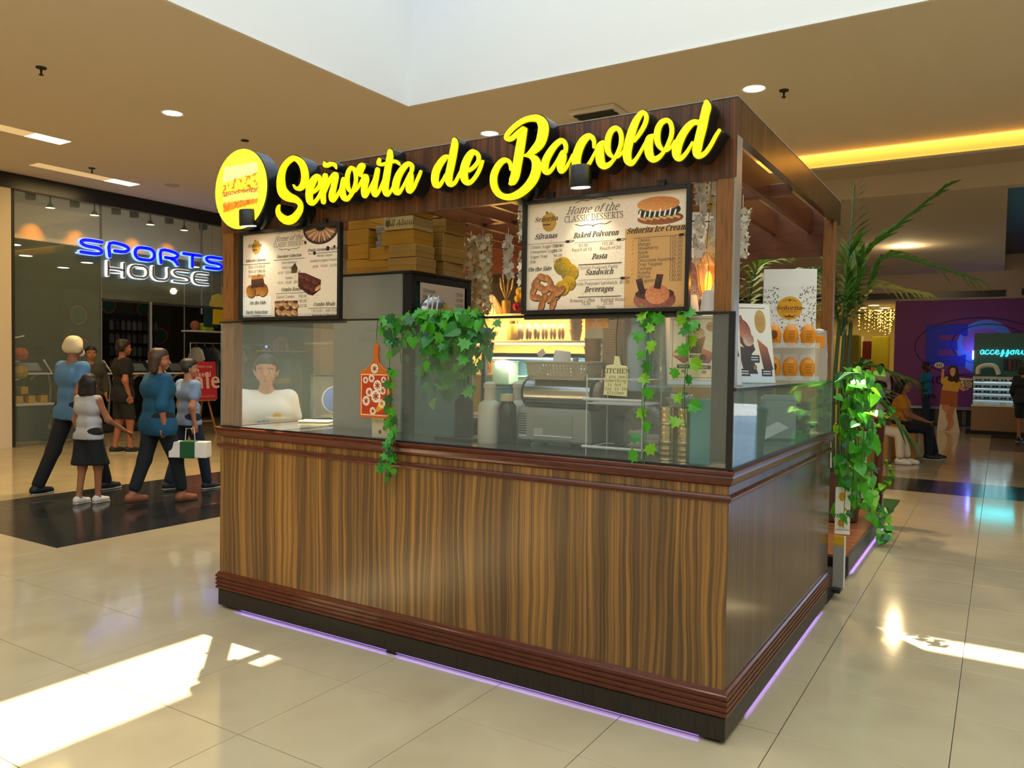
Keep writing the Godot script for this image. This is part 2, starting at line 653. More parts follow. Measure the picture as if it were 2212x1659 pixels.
# ------------------------------------------------------------------ the building
func slab(called: String, a: Vector3, b: Vector3, m: String, label: String, cat: String, bev := 0.0):
	return struct(called, bx(a, b, bev), M[m], label, cat)

func structure():
	# main ceiling round the skylight opening
	var g := geo()
	g.span(Vector3(-12.4, CEIL, -8.12), Vector3(-4.80, CEIL + 0.25, 9.0))
	g.span(Vector3(-4.80, CEIL, -8.12), Vector3(9.0, CEIL + 0.25, -3.82))
	g.span(Vector3(6.2, CEIL, -3.82), Vector3(9.0, CEIL + 0.25, 9.0))
	g.span(Vector3(-4.80, CEIL, 7.2), Vector3(6.2, CEIL + 0.25, 9.0))
	struct("ceiling", g.mesh(), M.ceil_paint, "wide flat beige ceiling round the skylight opening", "ceiling")
	# the skylight's well
	slab("wall_well_left", Vector3(-4.80, CEIL + 0.003, -3.82), Vector3(-4.772, 6.5, 7.4), "well_paint", "tall white side wall of the skylight well on the left", "wall")
	slab("wall_well_back", Vector3(-4.772, CEIL + 0.003, -3.82), Vector3(6.4, 6.5, -3.792), "well_paint", "tall white far wall of the skylight well", "wall")
	slab("wall_well_right", Vector3(6.2, CEIL + 0.25, -3.79), Vector3(6.4, 6.5, 7.2), "well_paint", "white side wall of the skylight well, out of view", "wall")
	slab("wall_well_front", Vector3(-4.77, CEIL + 0.25, 7.2), Vector3(6.4, 6.5, 7.4), "well_paint", "white near wall of the skylight well, out of view", "wall")
	slab("window_1", Vector3(-4.2, 6.48, -3.575), Vector3(6.4, 6.54, 7.4), "skylight_glass", "diffusing glass panel in the roof of the skylight", "skylight")
	# thin bright bead round the opening's lower edge
	g = geo()
	g.span(Vector3(-4.80, CEIL - 0.012, -3.82), Vector3(-4.765, CEIL + 0.01, 7.2))
	g.span(Vector3(-4.80, CEIL - 0.012, -3.82), Vector3(6.2, CEIL + 0.01, -3.785))
	struct("trim_1", g.mesh(), M.white, "thin white edge bead round the skylight opening", "trim")
	# cove at the ceiling's far edge: lit strip, bulkhead, soffit
	slab("wall_bulkhead_lit", Vector3(-12.4, 4.11, -8.16), Vector3(9.0, 4.36, -8.12), "wall_paint", "narrow bulkhead face glowing orange from the cove light", "bulkhead")
	slab("trim_2", Vector3(-12.4, 4.112, -8.12), Vector3(9.0, 4.125, -8.06), "ceil_paint", "thin lip along the bottom of the lit cove", "trim")
	solo("cove_light", bx(Vector3(-5.0, 4.282, -8.115), Vector3(8.9, 4.297, -8.09)), M.cove_glow, "long thin glowing orange light strip in the ceiling cove", "light strip")
	solo("cove_light", bx(Vector3(-5.0, 4.126, -8.115), Vector3(8.9, 4.134, -8.085)), M.cove_glow, "lower glowing orange line along the lip of the cove", "light strip")
	area("cove_area", Vector3(1.5, 4.24, -8.03), Vector3(0, 0.1, -1), 12.0, 0.06, Color(1.0, 0.66, 0.22), 1.6)
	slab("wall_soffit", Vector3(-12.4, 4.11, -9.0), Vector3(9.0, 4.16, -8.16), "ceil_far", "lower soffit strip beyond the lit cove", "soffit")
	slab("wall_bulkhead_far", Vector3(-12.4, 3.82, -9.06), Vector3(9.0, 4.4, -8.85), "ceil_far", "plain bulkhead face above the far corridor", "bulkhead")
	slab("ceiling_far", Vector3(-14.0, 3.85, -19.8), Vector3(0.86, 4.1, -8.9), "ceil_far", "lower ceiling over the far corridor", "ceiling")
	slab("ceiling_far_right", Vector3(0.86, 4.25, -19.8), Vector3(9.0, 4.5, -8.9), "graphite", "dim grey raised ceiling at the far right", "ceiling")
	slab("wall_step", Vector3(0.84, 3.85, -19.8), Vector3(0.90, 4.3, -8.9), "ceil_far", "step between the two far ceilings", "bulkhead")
	# walls
	slab("wall_left_near", Vector3(-12.65, 0, -3.02), Vector3(-12.4, CEIL, 9.0), "wall_paint", "plain beige mall wall before the sports shop", "wall")
	slab("wall_behind", Vector3(-12.4, 0, 9.0), Vector3(9.2, CEIL + 0.2, 9.2), "wall_paint", "plain mall wall behind the viewer", "wall")
	slab("wall_right", Vector3(9.0, 0, -19.8), Vector3(9.2, CEIL + 0.2, 9.0), "wall_paint", "plain mall wall far to the right", "wall")

func floor_tiles():
	var fl := struct("floor", bx(Vector3(-22.0, -0.1, -26.0), Vector3(9.2, -0.004, 9.2)), M.grout, "glossy cream tiled mall floor with dark granite bands", "floor")
	var T := []
	for v in 3:
		T.append(bx(Vector3(-0.2984, -0.02, -0.2984), Vector3(0.2984, 0, 0.2984), 0.0012))
	var cam_at := Vector3(0.88, 1.5, 3.0165)
	var fwd := Basis(Vector3.UP, 0.5573) * Vector3.FORWARD
	var side := Basis(Vector3.UP, 0.5573) * Vector3.RIGHT
	var list := []
	var rest := geo()
	var rest_dark := geo()
	for i in range(-37, 15):
		for j in range(-43, 15):
			var c := Vector3(0.16 + 0.6 * i + 0.3, 0, -0.215 + 0.6 * j + 0.3)
			var dark := (c.x > -7.64 and c.x < -5.24 and c.z < -0.215) or (c.z > -8.615 and c.z < -7.415 and c.x > -5.24) or (c.x > 0.9 and c.z < -13.6 and c.z > -17.2)
			var d := c - cam_at
			var f := d.dot(fwd)
			var s := absf(d.dot(side))
			var seen := f > 0.9 and s < f * 0.66 + 0.5 and f * 0.5 > 1.0
			if c.x > -3.0 and c.x < 0.0 and c.z > -2.1 and c.z < -0.05:
				seen = false
			if c.x < 0.0 and c.z < -0.3 and c.x > -3.0 and s < 1.0 and d.dot(side) > -1.2 and c.z > -9.0:
				seen = false
			if seen:
				list.append([f, c, dark])
			else:
				(rest_dark if dark else rest).span(c + Vector3(-0.2984, -0.02, -0.2984), c + Vector3(0.2984, 0, 0.2984))
	list.sort_custom(func(a, b): return a[0] < b[0])
	for k in list.size():
		if k < 300:
			part("tile", T[k % 3], M.tile_dark if list[k][2] else M.tile, fl, list[k][1])
		else:
			(rest_dark if list[k][2] else rest).span(list[k][1] + Vector3(-0.2984, -0.02, -0.2984), list[k][1] + Vector3(0.2984, 0, 0.2984))
	part("tile_field", rest.mesh(), M.tile, fl).set_meta("kind", "stuff")
	part("dark_tile_field", rest_dark.mesh(), M.tile_dark, fl).set_meta("kind", "stuff")

func ceiling_fittings():
	# recessed round downlights
	var ring := geo().lathe([Vector2(0.108, 0.004), Vector2(0.108, -0.004), Vector2(0.128, -0.008), Vector2(0.132, 0.0)], 28).mesh()
	var bowl := geo().lathe([Vector2(0.0, -0.001), Vector2(0.108, -0.001)], 28).mesh()
	var bulb := geo().cyl(Vector3(-0.07, -0.012, 0), Vector3(0.07, -0.012, 0), 0.014, 0.014, 8).mesh()
	var spots := [[-1.33, -5.11, "round downlight in the beige ceiling above the kiosk's right corner"], [-7.34, -2.65, "round downlight in the beige ceiling left of the skylight, above the walkers"], [-4.57, -5.12, "round downlight in the ceiling peeping over the kiosk fascia near the word de"]]
	for s in spots:
		var o := thing("downlight", s[2], "downlight", Vector3(s[0], CEIL - 0.001, s[1]), 0.6, "round recessed downlights")
		part("ring", ring, M.white, o)
		part("lamp", bowl, M.lamp_warm, o)
		part("tube_lamp", bulb, M.lamp_white, o)
		spot("downlight_spot", Vector3(s[0], CEIL - 0.03, s[1]), Vector3(s[0], 0, s[1]), Color(1.0, 0.88, 0.66), 12.0, 60.0, 0.1)
	# slot lights along the shop front
	var sl := [[-9.78, -2.74, "long recessed slot light glowing cream in the ceiling at the left edge"], [-11.38, -4.74, "shorter glowing slot light in the ceiling nearer the sports shop sign"]]
	for s in sl:
		var o := thing("slot_light", s[2], "ceiling light", Vector3(s[0], CEIL, s[1]), 0.0, "recessed slot lights")
		part("lamp", bx(Vector3(-0.14, -0.004, 0.0), Vector3(0.14, 0.0, 0.45)), M.lamp_warm, o)
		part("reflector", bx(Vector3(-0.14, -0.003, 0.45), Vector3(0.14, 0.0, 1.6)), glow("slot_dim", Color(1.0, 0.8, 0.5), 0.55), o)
		area("slot_area", Vector3(s[0], CEIL - 0.02, s[1] + 0.5), Vector3.DOWN, 0.28, 1.0, Color(1.0, 0.84, 0.55), 1.6)
	# sprinklers and detectors
	var plate := geo().lathe([Vector2(0.0, 0.0), Vector2(0.05, 0.0), Vector2(0.046, -0.012), Vector2(0.012, -0.02), Vector2(0.0, -0.02)], 14).mesh()
	var head := geo().cyl(Vector3(0, -0.02, 0), Vector3(0, -0.07, 0), 0.011, 0.009, 8).cyl(Vector3(0, -0.07, 0), Vector3(0, -0.076, 0), 0.022, 0.022, 10).mesh()
	for s in [[-7.19, -1.11, "dark fire sprinkler alone in the ceiling at upper left"], [-1.08, -5.31, "dark fire sprinkler just right of the downlight over the kiosk corner"], [-10.84, -3.71, "dark fire sprinkler between the slot light and the sports shop"]]:
		var o := thing("sprinkler", s[2], "sprinkler", Vector3(s[0], CEIL, s[1]), 0.0, "ceiling sprinklers")
		part("plate", plate, M.graphite, o)
		part("head", head, M.black_matt, o)
	solo("smoke_detector", geo().lathe([Vector2(0, 0), Vector2(0.06, 0), Vector2(0.062, -0.02), Vector2(0.045, -0.022), Vector2(0.05, -0.04), Vector2(0.0, -0.045)], 18).mesh(), M.white_plastic, "small grey smoke detector beside the end of a slot light", "smoke detector", Vector3(-10.87, CEIL, -4.38))
	solo("speaker_grille", geo().lathe([Vector2(0, 0), Vector2(0.12, 0), Vector2(0.12, -0.006), Vector2(0.1, -0.01), Vector2(0.0, -0.01)], 22).mesh(), M.ceil_far, "flat round speaker grille in the ceiling before the sports shop", "speaker", Vector3(-10.81, CEIL, -5.04))
	solo("smoke_detector", geo().lathe([Vector2(0, 0), Vector2(0.05, 0), Vector2(0.05, -0.012), Vector2(0.0, -0.014)], 16).mesh(), M.graphite, "small dark disc in the ceiling above the oval sign", "smoke detector", Vector3(-7.53, CEIL, -3.83))
	var vent := thing("ceiling_vent", "square ceiling vent showing above the fascia over the letters", "vent", Vector3(-3.03, CEIL, -5.09))
	part("frame", geo().span(Vector3(-0.28, -0.05, -0.28), Vector3(0.28, 0.0, 0.28), 0.01).mesh(), M.white_plastic, vent)
	for k in 5:
		part("slat", bx(Vector3(-0.24, -0.065, -0.23 + k * 0.1), Vector3(0.24, -0.05, -0.17 + k * 0.1), 0.004), M.graphite, vent)
	var dl := thing("downlight", "small bright downlight in the far corridor ceiling right of the palm", "downlight", Vector3(-0.776, 3.848, -14.19), 0.0, "round recessed downlights")
	part("ring", ring, M.white, dl)
	part("lamp", bowl, M.lamp_warm, dl)
	omni("downlight_spot", Vector3(-0.776, 3.75, -14.19), Color(1.0, 0.88, 0.66), 1.2, 0.1)

# ------------------------------------------------------------------ the kiosk
const W := 3.033
const D := 2.15

func kiosk():
	mat("sign_case", rgb(17, 24, 28), 0.22)
	var k := thing("dessert_kiosk", "dark wood dessert kiosk with glass screens, posts and a deep sign fascia", "kiosk")
	# counter body
	part("plinth", geo().span(Vector3(-W - 0.006, 0.016, -D + 0.02), Vector3(0.008, 0.11, 0.008), 0.003).mesh(), M.plinth, k)
	for p in [[-W + 0.1, -0.1], [-1.7, -0.03], [-0.05, -0.05], [-0.1, -1.2], [-W + 0.1, -D + 0.2], [-0.06, -D + 0.1]]:
		part("foot", geo().span(Vector3(p[0] - 0.03, 0, p[1] - 0.03), Vector3(p[0] + 0.03, 0.02, p[1] + 0.03)).mesh(), M.black_matt, k)
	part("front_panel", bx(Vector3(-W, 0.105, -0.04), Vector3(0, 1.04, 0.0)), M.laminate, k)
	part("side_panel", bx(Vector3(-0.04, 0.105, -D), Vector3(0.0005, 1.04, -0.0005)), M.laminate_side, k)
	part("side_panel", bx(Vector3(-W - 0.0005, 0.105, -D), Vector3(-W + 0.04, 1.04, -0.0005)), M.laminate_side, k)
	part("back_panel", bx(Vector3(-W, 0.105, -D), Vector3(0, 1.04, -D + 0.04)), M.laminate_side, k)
	var path := [Vector3(-W, 0, -D), Vector3(-W, 0, 0), Vector3(0, 0, 0), Vector3(0, 0, -D)]
	path.reverse()
	path = path.map(func(p): return p)
	var rid := [Vector2(0, 0.217), Vector2(0.006, 0.214), Vector2(0.010, 0.206)]
	for i in 4:
		var y := 0.202 - i * 0.023
		rid.append_array([Vector2(0.012, y), Vector2(0.018, y - 0.004), Vector2(0.018, y - 0.016), Vector2(0.012, y - 0.020)])
	rid.append(Vector2(0.0, 0.11))
	var way := [path[3], path[2], path[1], path[0]]
	part("base_moulding", geo().moulding(rid, way).mesh(), M.wood_moulding, k)
	part("bead_moulding", geo().moulding([Vector2(0, 0.984), Vector2(0.009, 0.983), Vector2(0.014, 0.976), Vector2(0.014, 0.968), Vector2(0.009, 0.962), Vector2(0.006, 0.956), Vector2(0, 0.955)], way).mesh(), M.wood_moulding, k)
	part("crown_moulding", geo().moulding([Vector2(-0.03, 1.081), Vector2(0.020, 1.081), Vector2(0.026, 1.077), Vector2(0.026, 1.066), Vector2(0.019, 1.062), Vector2(0.022, 1.054), Vector2(0.014, 1.036), Vector2(0.012, 1.026), Vector2(0.006, 1.020), Vector2(0, 1.019)], way).mesh(), M.wood_moulding, k)
	# worktop with a gap inside for the staff
	var top := geo()
	top.span(Vector3(-W + 0.02, 1.04, -0.45), Vector3(-0.02, 1.078, -0.02), 0.002)
	top.span(Vector3(-0.6, 1.04, -D + 0.02), Vector3(-0.02, 1.078, -0.45), 0.002)
	top.span(Vector3(-W + 0.01, 1.04, -1.3), Vector3(-2.64, 1.078, -0.45), 0.002)
	top.span(Vector3(-2.62, 1.04, -D + 0.02), Vector3(-0.6, 1.078, -1.62), 0.002)
	part("worktop", top.mesh(), mat("worktop", rgb(70, 66, 58), 0.15), k)
	# posts
	for p in [[Vector3(-0.078, 1.04, -0.075), Vector3(-0.002, 2.25, -0.003)], [Vector3(-W + 0.012, 1.04, -0.075), Vector3(-W + 0.105, 2.25, -0.003)], [Vector3(-0.07, 1.04, -D - 0.02), Vector3(-0.002, 2.4, -D + 0.045)], [Vector3(-W + 0.01, 1.04, -D - 0.02), Vector3(-W + 0.08, 2.4, -D + 0.045)]]:
		part("post", bx(p[0], p[1], 0.004), M.wood_post, k)
	part("post_edge", bx(Vector3(-0.010, 1.40, -0.078), Vector3(0.0005, 2.38, -0.001), 0.003), mat("worn_edge", rgb(150, 142, 132), 0.25), k)
	# fascia
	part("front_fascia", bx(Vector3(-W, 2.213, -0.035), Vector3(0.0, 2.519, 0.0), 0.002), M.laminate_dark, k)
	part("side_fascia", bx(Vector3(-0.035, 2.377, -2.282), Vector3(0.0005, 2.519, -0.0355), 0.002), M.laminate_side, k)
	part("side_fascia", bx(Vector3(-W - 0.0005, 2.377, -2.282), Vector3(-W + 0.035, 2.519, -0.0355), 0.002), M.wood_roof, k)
	part("back_fascia", bx(Vector3(-W + 0.036, 2.177, -2.2), Vector3(-0.036, 2.5, -2.165), 0.002), M.wood_roof, k)
	part("cap_edge", geo().span(Vector3(-W, 2.5192, -0.04), Vector3(0.001, 2.524, 0.002)).span(Vector3(-0.04, 2.5192, -2.283), Vector3(0.002, 2.524, -0.04)).mesh(), M.worn_edge, k)
	# roof slats from front to back
	var sl := bx(Vector3(-0.016, 2.33, -2.164), Vector3(0.016, 2.47, -0.036), 0.003)
	for i in 13:
		part("roof_slat", sl, M.wood_roof, k, Vector3(-0.16 - i * 0.22, 0, 0))
	part("cross_beam", bx(Vector3(-W + 0.04, 2.35, -1.13), Vector3(-0.04, 2.41, -1.07), 0.003), M.wood_roof, k)
	# glass screens: tall in front, low at the side
	part("glass_pane", bx(Vector3(-W + 0.012, 1.084, 0.004), Vector3(-1.502, 1.690, 0.010)), M.glass, k)
	part("glass_pane", bx(Vector3(-1.498, 1.084, 0.004), Vector3(-0.006, 1.690, 0.010)), M.glass, k)
	part("glass_pane", bx(Vector3(0.004, 1.084, -D + 0.04), Vector3(0.010, 1.392, -0.004)), M.glass_tint, k)
	part("glass_pane", bx(Vector3(-W - 0.002, 1.084, -D + 0.04), Vector3(-W + 0.004, 1.69, -0.004)), M.glass, k)
	part("glass_shelf", bx(Vector3(-0.40, 1.392, -D + 0.03), Vector3(0.014, 1.400, -0.09)), M.glass_tint, k)
	part("shelf_edge", bx(Vector3(0.0142, 1.390, -D + 0.03), Vector3(0.018, 1.402, -0.002)), M.glass_edge, k)
	part("glass_rail", geo().span(Vector3(-W + 0.005, 1.690, 0.0), Vector3(0.0, 1.699, 0.014), 0.001).mesh(), M.black, k)
	part("glass_channel", geo().span(Vector3(-W + 0.01, 1.080, 0.0), Vector3(0.0, 1.090, 0.014)).span(Vector3(0.0, 1.080, -D + 0.03), Vector3(0.014, 1.090, 0.0)).mesh(), M.black, k)
	part("corner_strip", bx(Vector3(-0.012, 1.084, 0.0), Vector3(0.012, 1.699, 0.013), 0.001), M.black, k)
	part("corner_film", bx(Vector3(-0.078, 1.084, -0.006), Vector3(-0.012, 1.695, 0.003), 0.001), mat("dark_film", rgb(46, 42, 36), 0.25), k)
	part("inner_rail", geo().cyl(Vector3(-1.3, 1.70, -0.10), Vector3(-0.09, 1.70, -0.10), 0.006, 0.006, 8).mesh(), M.black, k)
	# purple light strip below the plinth
	part("led_strip", geo().span(Vector3(-2.85, 0.010, -0.012), Vector3(-0.10, 0.0155, -0.004)).span(Vector3(-0.012, 0.010, -D + 0.25), Vector3(-0.004, 0.0155, -0.35)).mesh(), M.led_purple, k)
	area("led_area", Vector3(-1.5, 0.0095, 0.0), Vector3(0, -1, 0.25), 2.8, 0.012, Color(0.6, 0.48, 1.0), 0.020)
	area("led_area", Vector3(0.004, 0.0095, -1.15), Vector3(0.25, -1, 0), 0.012, 1.7, Color(0.66, 0.5, 1.0), 0.012)
	# two black spotlights below the fascia that light the menu boards
	for s in [[-2.665, "black spotlight under the oval sign lighting the small menu board"], [-0.615, "black spotlight under the letters lighting the large menu board"]]:
		var o := thing("spotlight", s[1], "spotlight", Vector3(s[0], 2.262, 0.003), 0.0, "menu board spotlights")
		part("bracket", geo().tube([Vector3(0, 0.02, 0), Vector3(0, 0.03, 0.05), Vector3(0, 0.028, 0.10)], 0.006, 6).span(Vector3(-0.03, 0.0, 0.0), Vector3(0.03, 0.04, 0.012), 0.003).mesh(), M.black, o)
		part("housing", geo().cyl(Vector3(0, 0.045, 0.11), Vector3(0, -0.045, 0.10), 0.045, 0.05, 18, 0.006).mesh(), M.black, o)
		part("lamp", geo().cyl(Vector3(0, -0.044, 0.10), Vector3(0, -0.0475, 0.0996), 0.041, 0.041, 18).mesh(), M.lamp_white, o)
		spot("menu_spot", Vector3(s[0], 2.205, 0.103), Vector3(s[0] + 0.02, 1.90, 0.04), Color(1.0, 0.96, 0.84), 0.16, 48.0, 0.04)

# ------------------------------------------------------------------ the lit sign on the fascia
# each letter: its name, its origin on the fascia (metres), its pen strokes as x, y, width in millimetres
func kiosk_sign():
	var letters := [
	["S", -2.342, 2.375, [[18,34,6, 37,14,16, 67,11,28, 97,35,46, 104,79,47, 81,136,39, 32,171,27, -6,169,30, -45,146,35, -69,111,45, -79,64,56, -67,10,61, -24,-24,51, 30,-43,38, 64,-64,29, 73,-86,32, 62,-111,39, 23,-142,46, -27,-150,46, -75,-128,38, -99,-100,29, -98,-78,22, -89,-63,8]]],
	["e", -2.162, 2.364, [[-15,-12,9, 12,4,18, 32,24,22, 34,52,23, 14,71,25, -13,52,43, -37,18,50, -44,-18,46, -40,-47,41, -23,-65,26, 6,-54,19, 31,-28,16, 49,4,12]]],
	["n", -2.054, 2.403, [[-37,26,31, -43,-21,34, -52,-67,34, -48,-103,28], [-45,-62,18, -20,-19,21, 11,16,25, 34,30,20, 38,13,32, 24,-34,34, 11,-78,39, 18,-102,25, 44,-86,16, 72,-51,13], [-43,98,8, -39,84,25, -21,80,23, 4,83,20, 27,77,21, 37,63,12, 39,54,3]]],
	["o", -1.912, 2.368, [[-50,28,28, -58,-15,33, -51,-53,34, -28,-71,24, -1,-55,19, 22,-23,20, 34,21,20, 25,66,20, 2,83,18, -18,64,24, -26,27,26, -19,-14,22, 2,-39,14, 29,-34,14, 56,-12,13, 79,21,11]]],
	["r", -1.823, 2.390, [[-17,22,6, -13,41,15, -4,60,18, -13,70,13, -31,61,20, -41,40,21, -33,19,14, -9,10,14, 11,11,17, 13,-8,33, 6,-29,36, 0,-61,34, 4,-89,24, 24,-77,15, 44,-48,13, 66,-14,10]]],
	["i", -1.734, 2.349, [[-2,71,25, -10,37,29, -20,-1,32, -23,-34,32, -15,-52,19, 5,-39,14, 25,-8,13, 43,27,10]]],
	["t", -1.664, 2.407, [[7,91,26, 6,62,37, -4,20,37, -14,-28,39, -21,-71,37, -18,-101,32, -6,-113,21, 15,-98,13, 33,-74,11], [-60,62,16, -65,45,22, -47,36,16, -18,38,15, 16,42,16, 44,40,17, 62,28,13, 68,19,5]]],
	["a", -1.545, 2.354, [[22,31,17, 26,55,21, 11,73,19, -14,66,27, -44,40,35, -64,11,39, -75,-25,40, -72,-53,28, -54,-58,21, -32,-38,13, -10,-6,11, 3,14,11], [17,19,29, 16,-13,33, 7,-42,33, 13,-60,21, 37,-45,16, 55,-15,15, 71,12,15, 79,29,11]]],
	["d", -1.310, 2.373, [[11,55,17, -4,59,20, -23,50,30, -47,27,36, -66,-3,40, -72,-37,39, -66,-63,30, -48,-69,21, -29,-52,15, -9,-23,12], [39,128,24, 40,108,36, 31,62,39, 20,16,39, 9,-27,39, 10,-58,34, 22,-73,20, 46,-63,16, 64,-35,12, 79,-10,8]]],
	["e", -1.169, 2.369, [[-21,-16,15, 4,-4,17, 29,17,19, 33,41,19, 19,60,20, -2,64,29, -22,46,38, -39,16,42, -48,-17,42, -44,-48,37, -28,-69,25, -4,-65,19, 23,-40,17, 43,-9,16, 56,19,10]]],
	["B", -0.923, 2.388, [[-42,-57,9, -45,-29,16, -61,-12,19, -87,-14,26, -114,-39,31, -131,-78,35, -125,-123,32, -97,-159,28, -51,-175,28, 1,-166,35, 45,-140,40, 76,-106,45, 89,-67,44, 84,-32,37, 60,-10,22, 25,-4,6], [25,-4,7, 45,-1,16, 74,14,34, 103,38,45, 117,73,50, 119,112,47, 98,143,34, 60,152,26, 19,148,23, -23,130,22, -55,107,21, -67,88,20, -58,77,17, -37,80,21, -7,98,23, 20,112,23], [26,107,26, 14,77,40, 3,21,43, -8,-36,43, -19,-85,43, -32,-108,37, -41,-116,18]]],
	["a", -0.726, 2.354, [[32,22,16, 33,45,18, 23,66,19, 7,70,23, -17,56,26, -41,31,31, -61,0,34, -67,-27,34, -62,-51,25, -44,-53,18, -25,-35,14, -6,-8,10, 9,18,8], [21,17,28, 18,-6,35, 10,-33,34, 13,-57,22, 33,-48,15, 50,-24,10, 66,6,7]]],
	["c", -0.596, 2.360, [[34,18,12, 34,42,16, 23,61,20, 6,65,26, -17,49,35, -35,20,38, -46,-16,40, -45,-48,36, -33,-68,25, -9,-65,17, 14,-46,14, 32,-17,10, 46,8,7]]],
	["o", -0.482, 2.361, [[-39,30,19, -52,17,31, -53,-14,36, -49,-45,36, -35,-65,28, -13,-63,20, 7,-48,13, 25,-23,15, 39,8,17, 42,41,18, 34,68,18, 19,80,20, -1,74,23, -15,49,25, -19,13,25, -13,-14,21, 5,-33,13, 25,-36,11, 43,-26,9, 58,-6,7]]],
	["l", -0.372, 2.391, [[-12,-14,9, 12,16,17, 32,48,18, 38,75,17, 30,93,16, 15,92,21, -6,66,29, -23,26,34, -35,-16,36, -42,-53,35, -38,-85,31, -22,-99,22, -1,-82,13, 20,-51,11, 37,-21,8]]],
	["o", -0.269, 2.364, [[-36,25,15, -50,15,31, -54,-14,34, -49,-48,32, -34,-68,25, -11,-63,19, 9,-45,13, 25,-20,15, 39,13,17, 41,43,17, 33,68,17, 19,77,18, -2,71,22, -16,48,25, -19,17,25, -13,-11,21, 2,-32,15, 19,-40,12, 40,-29,9, 54,-7,8]]],
	["d", -0.129, 2.357, [[12,55,18, -12,60,22, -35,45,28, -57,16,31, -74,-20,36, -78,-49,34, -72,-70,21, -55,-68,17, -33,-45,13, -15,-15,8], [37,127,21, 38,110,34, 31,79,34, 22,37,36, 11,-7,35, 4,-40,36, 4,-63,28, 15,-71,20, 36,-62,17, 57,-36,15, 75,-4,14, 89,16,12]]]
	]
	var s := thing("script_sign", "illuminated yellow script lettering Señorita de Bacolod on black letter cases", "sign", Vector3(-1.5, 2.36, 0.002))
	for l in letters:
		var body := geo()
		var face := geo()
		for st in l[3]:
			var P := []
			for i in range(0, st.size(), 3):
				P.append(Vector3(st[i] * 0.001, st[i + 1] * 0.001, st[i + 2] * 0.001))
			stroke(body, P, 0.0, 0.086, 0.004)
			stroke(face, P, 0.086, 0.097, -0.001)
		var b := part("letter", body.mesh(), M.sign_case, s, Vector3(l[1] + 1.5, l[2] - 2.36, 0))
		part("letter_face", face.mesh(), M.sign_yellow, b)
	# oval light box with a picture of a layered pastry
	var o := thing("oval_sign", "glowing yellow oval light box picturing a crumbly layered pastry", "sign", Vector3(-2.737, 2.427, 0.002))
	var rx := 0.222
	var ry := 0.226
	var drum := geo(Transform3D(Basis(Vector3.RIGHT, PI / 2), Vector3.ZERO))
	drum.lathe([Vector2(0, 0), Vector2(rx, 0), Vector2(rx, 0.09), Vector2(rx - 0.006, 0.094), Vector2(0, 0.094)], 48)
	part("drum", drum.mesh(), M.sign_case, o)
	var f := geo()
	var ring := []
	for i in 48:
		ring.append(Vector2.from_angle(TAU * i / 48.0))
	for i in 48:
		var a: Vector2 = ring[i]
		var b: Vector2 = ring[(i + 1) % 48]
		var k := f.vert(Vector3(0, 0, 0.0985), Vector3.BACK, Vector2(0.5, 0.5))
		f.vert(Vector3(a.x * (rx - 0.005), a.y * (ry - 0.005), 0.0985), Vector3.BACK, Vector2(0.5 + a.x * 0.5, 0.5 - a.y * 0.5))
		f.vert(Vector3(b.x * (rx - 0.005), b.y * (ry - 0.005), 0.0985), Vector3.BACK, Vector2(0.5 + b.x * 0.5, 0.5 - b.y * 0.5))
		f.idx(k, k + 1, k + 2)
	var t := ImageTexture.create_from_image(pastry_image())
	part("face", f.mesh(), mat("oval_face", Color.WHITE, 0.5, 0.0, {"albedo_texture": t, "emission_enabled": true, "emission_texture": t, "emission": Color.BLACK, "emission_energy_multiplier": 0.95}), o)
	area("sign_glow", Vector3(-1.2, 2.40, 0.115), Vector3.BACK, 2.6, 0.2, Color(1.0, 0.9, 0.1), 0.10)

func pastry_image() -> Image:
	var n := FastNoiseLite.new()
	n.seed = 5
	n.frequency = 0.05
	var im := Image.create(256, 256, false, Image.FORMAT_RGB8)
	for y in 256:
		for x in 256:
			var p := Vector2(x - 128, y - 128) / 128.0
			var k := n.get_noise_2d(x, y)
			var k2 := n.get_noise_2d(x * 3.0 + 500, y * 3.0)
			var c := Color(1.0, 0.98, 0.22)
			var ang := atan2(p.y, p.x)
			if p.length() > 0.62 and absf(sin(ang * 9.0)) > 0.55 and k2 > 0.16:
				c = Color(0.72, 0.72, 0.05)
			var q := p + Vector2(k, k2) * 0.06
			var half := 0.70 - 0.10 * absf(q.y)
			if absf(q.x + 0.02) < half:
				if q.y > -0.62 and q.y < -0.30 - 0.10 * q.x:
					c = Color(1.0, 0.98, 0.62).lerp(Color(1, 0.9, 0.35), clampf(k2 + 0.3, 0, 1))
				elif q.y > -0.36 and q.y < 0.02:
					c = Color(1.0, 0.72, 0.12).lerp(Color(1.0, 0.90, 0.30), clampf(0.5 + k2 * 2.0, 0, 1))
					if k > 0.22:
						c = Color(0.95, 0.42, 0.08)
				elif q.y > 0.0 and q.y < 0.10 + 0.06 * absf(q.x):
					c = Color(0.62, 0.36, 0.14) if k2 > -0.1 else Color(1.0, 0.8, 0.4)
				elif q.y >= 0.08 and q.y < 0.28:
					c = Color(1.0, 0.93, 0.42).lerp(Color(1.0, 0.75, 0.2), clampf(k2 + 0.2, 0, 1))
				elif q.y >= 0.28 and q.y < 0.46 - 0.10 * q.x:
					c = Color(0.98, 0.55, 0.12).lerp(Color(0.85, 0.35, 0.06), clampf(k + 0.4, 0, 1))
			im.set_pixel(x, y, c)
	return im

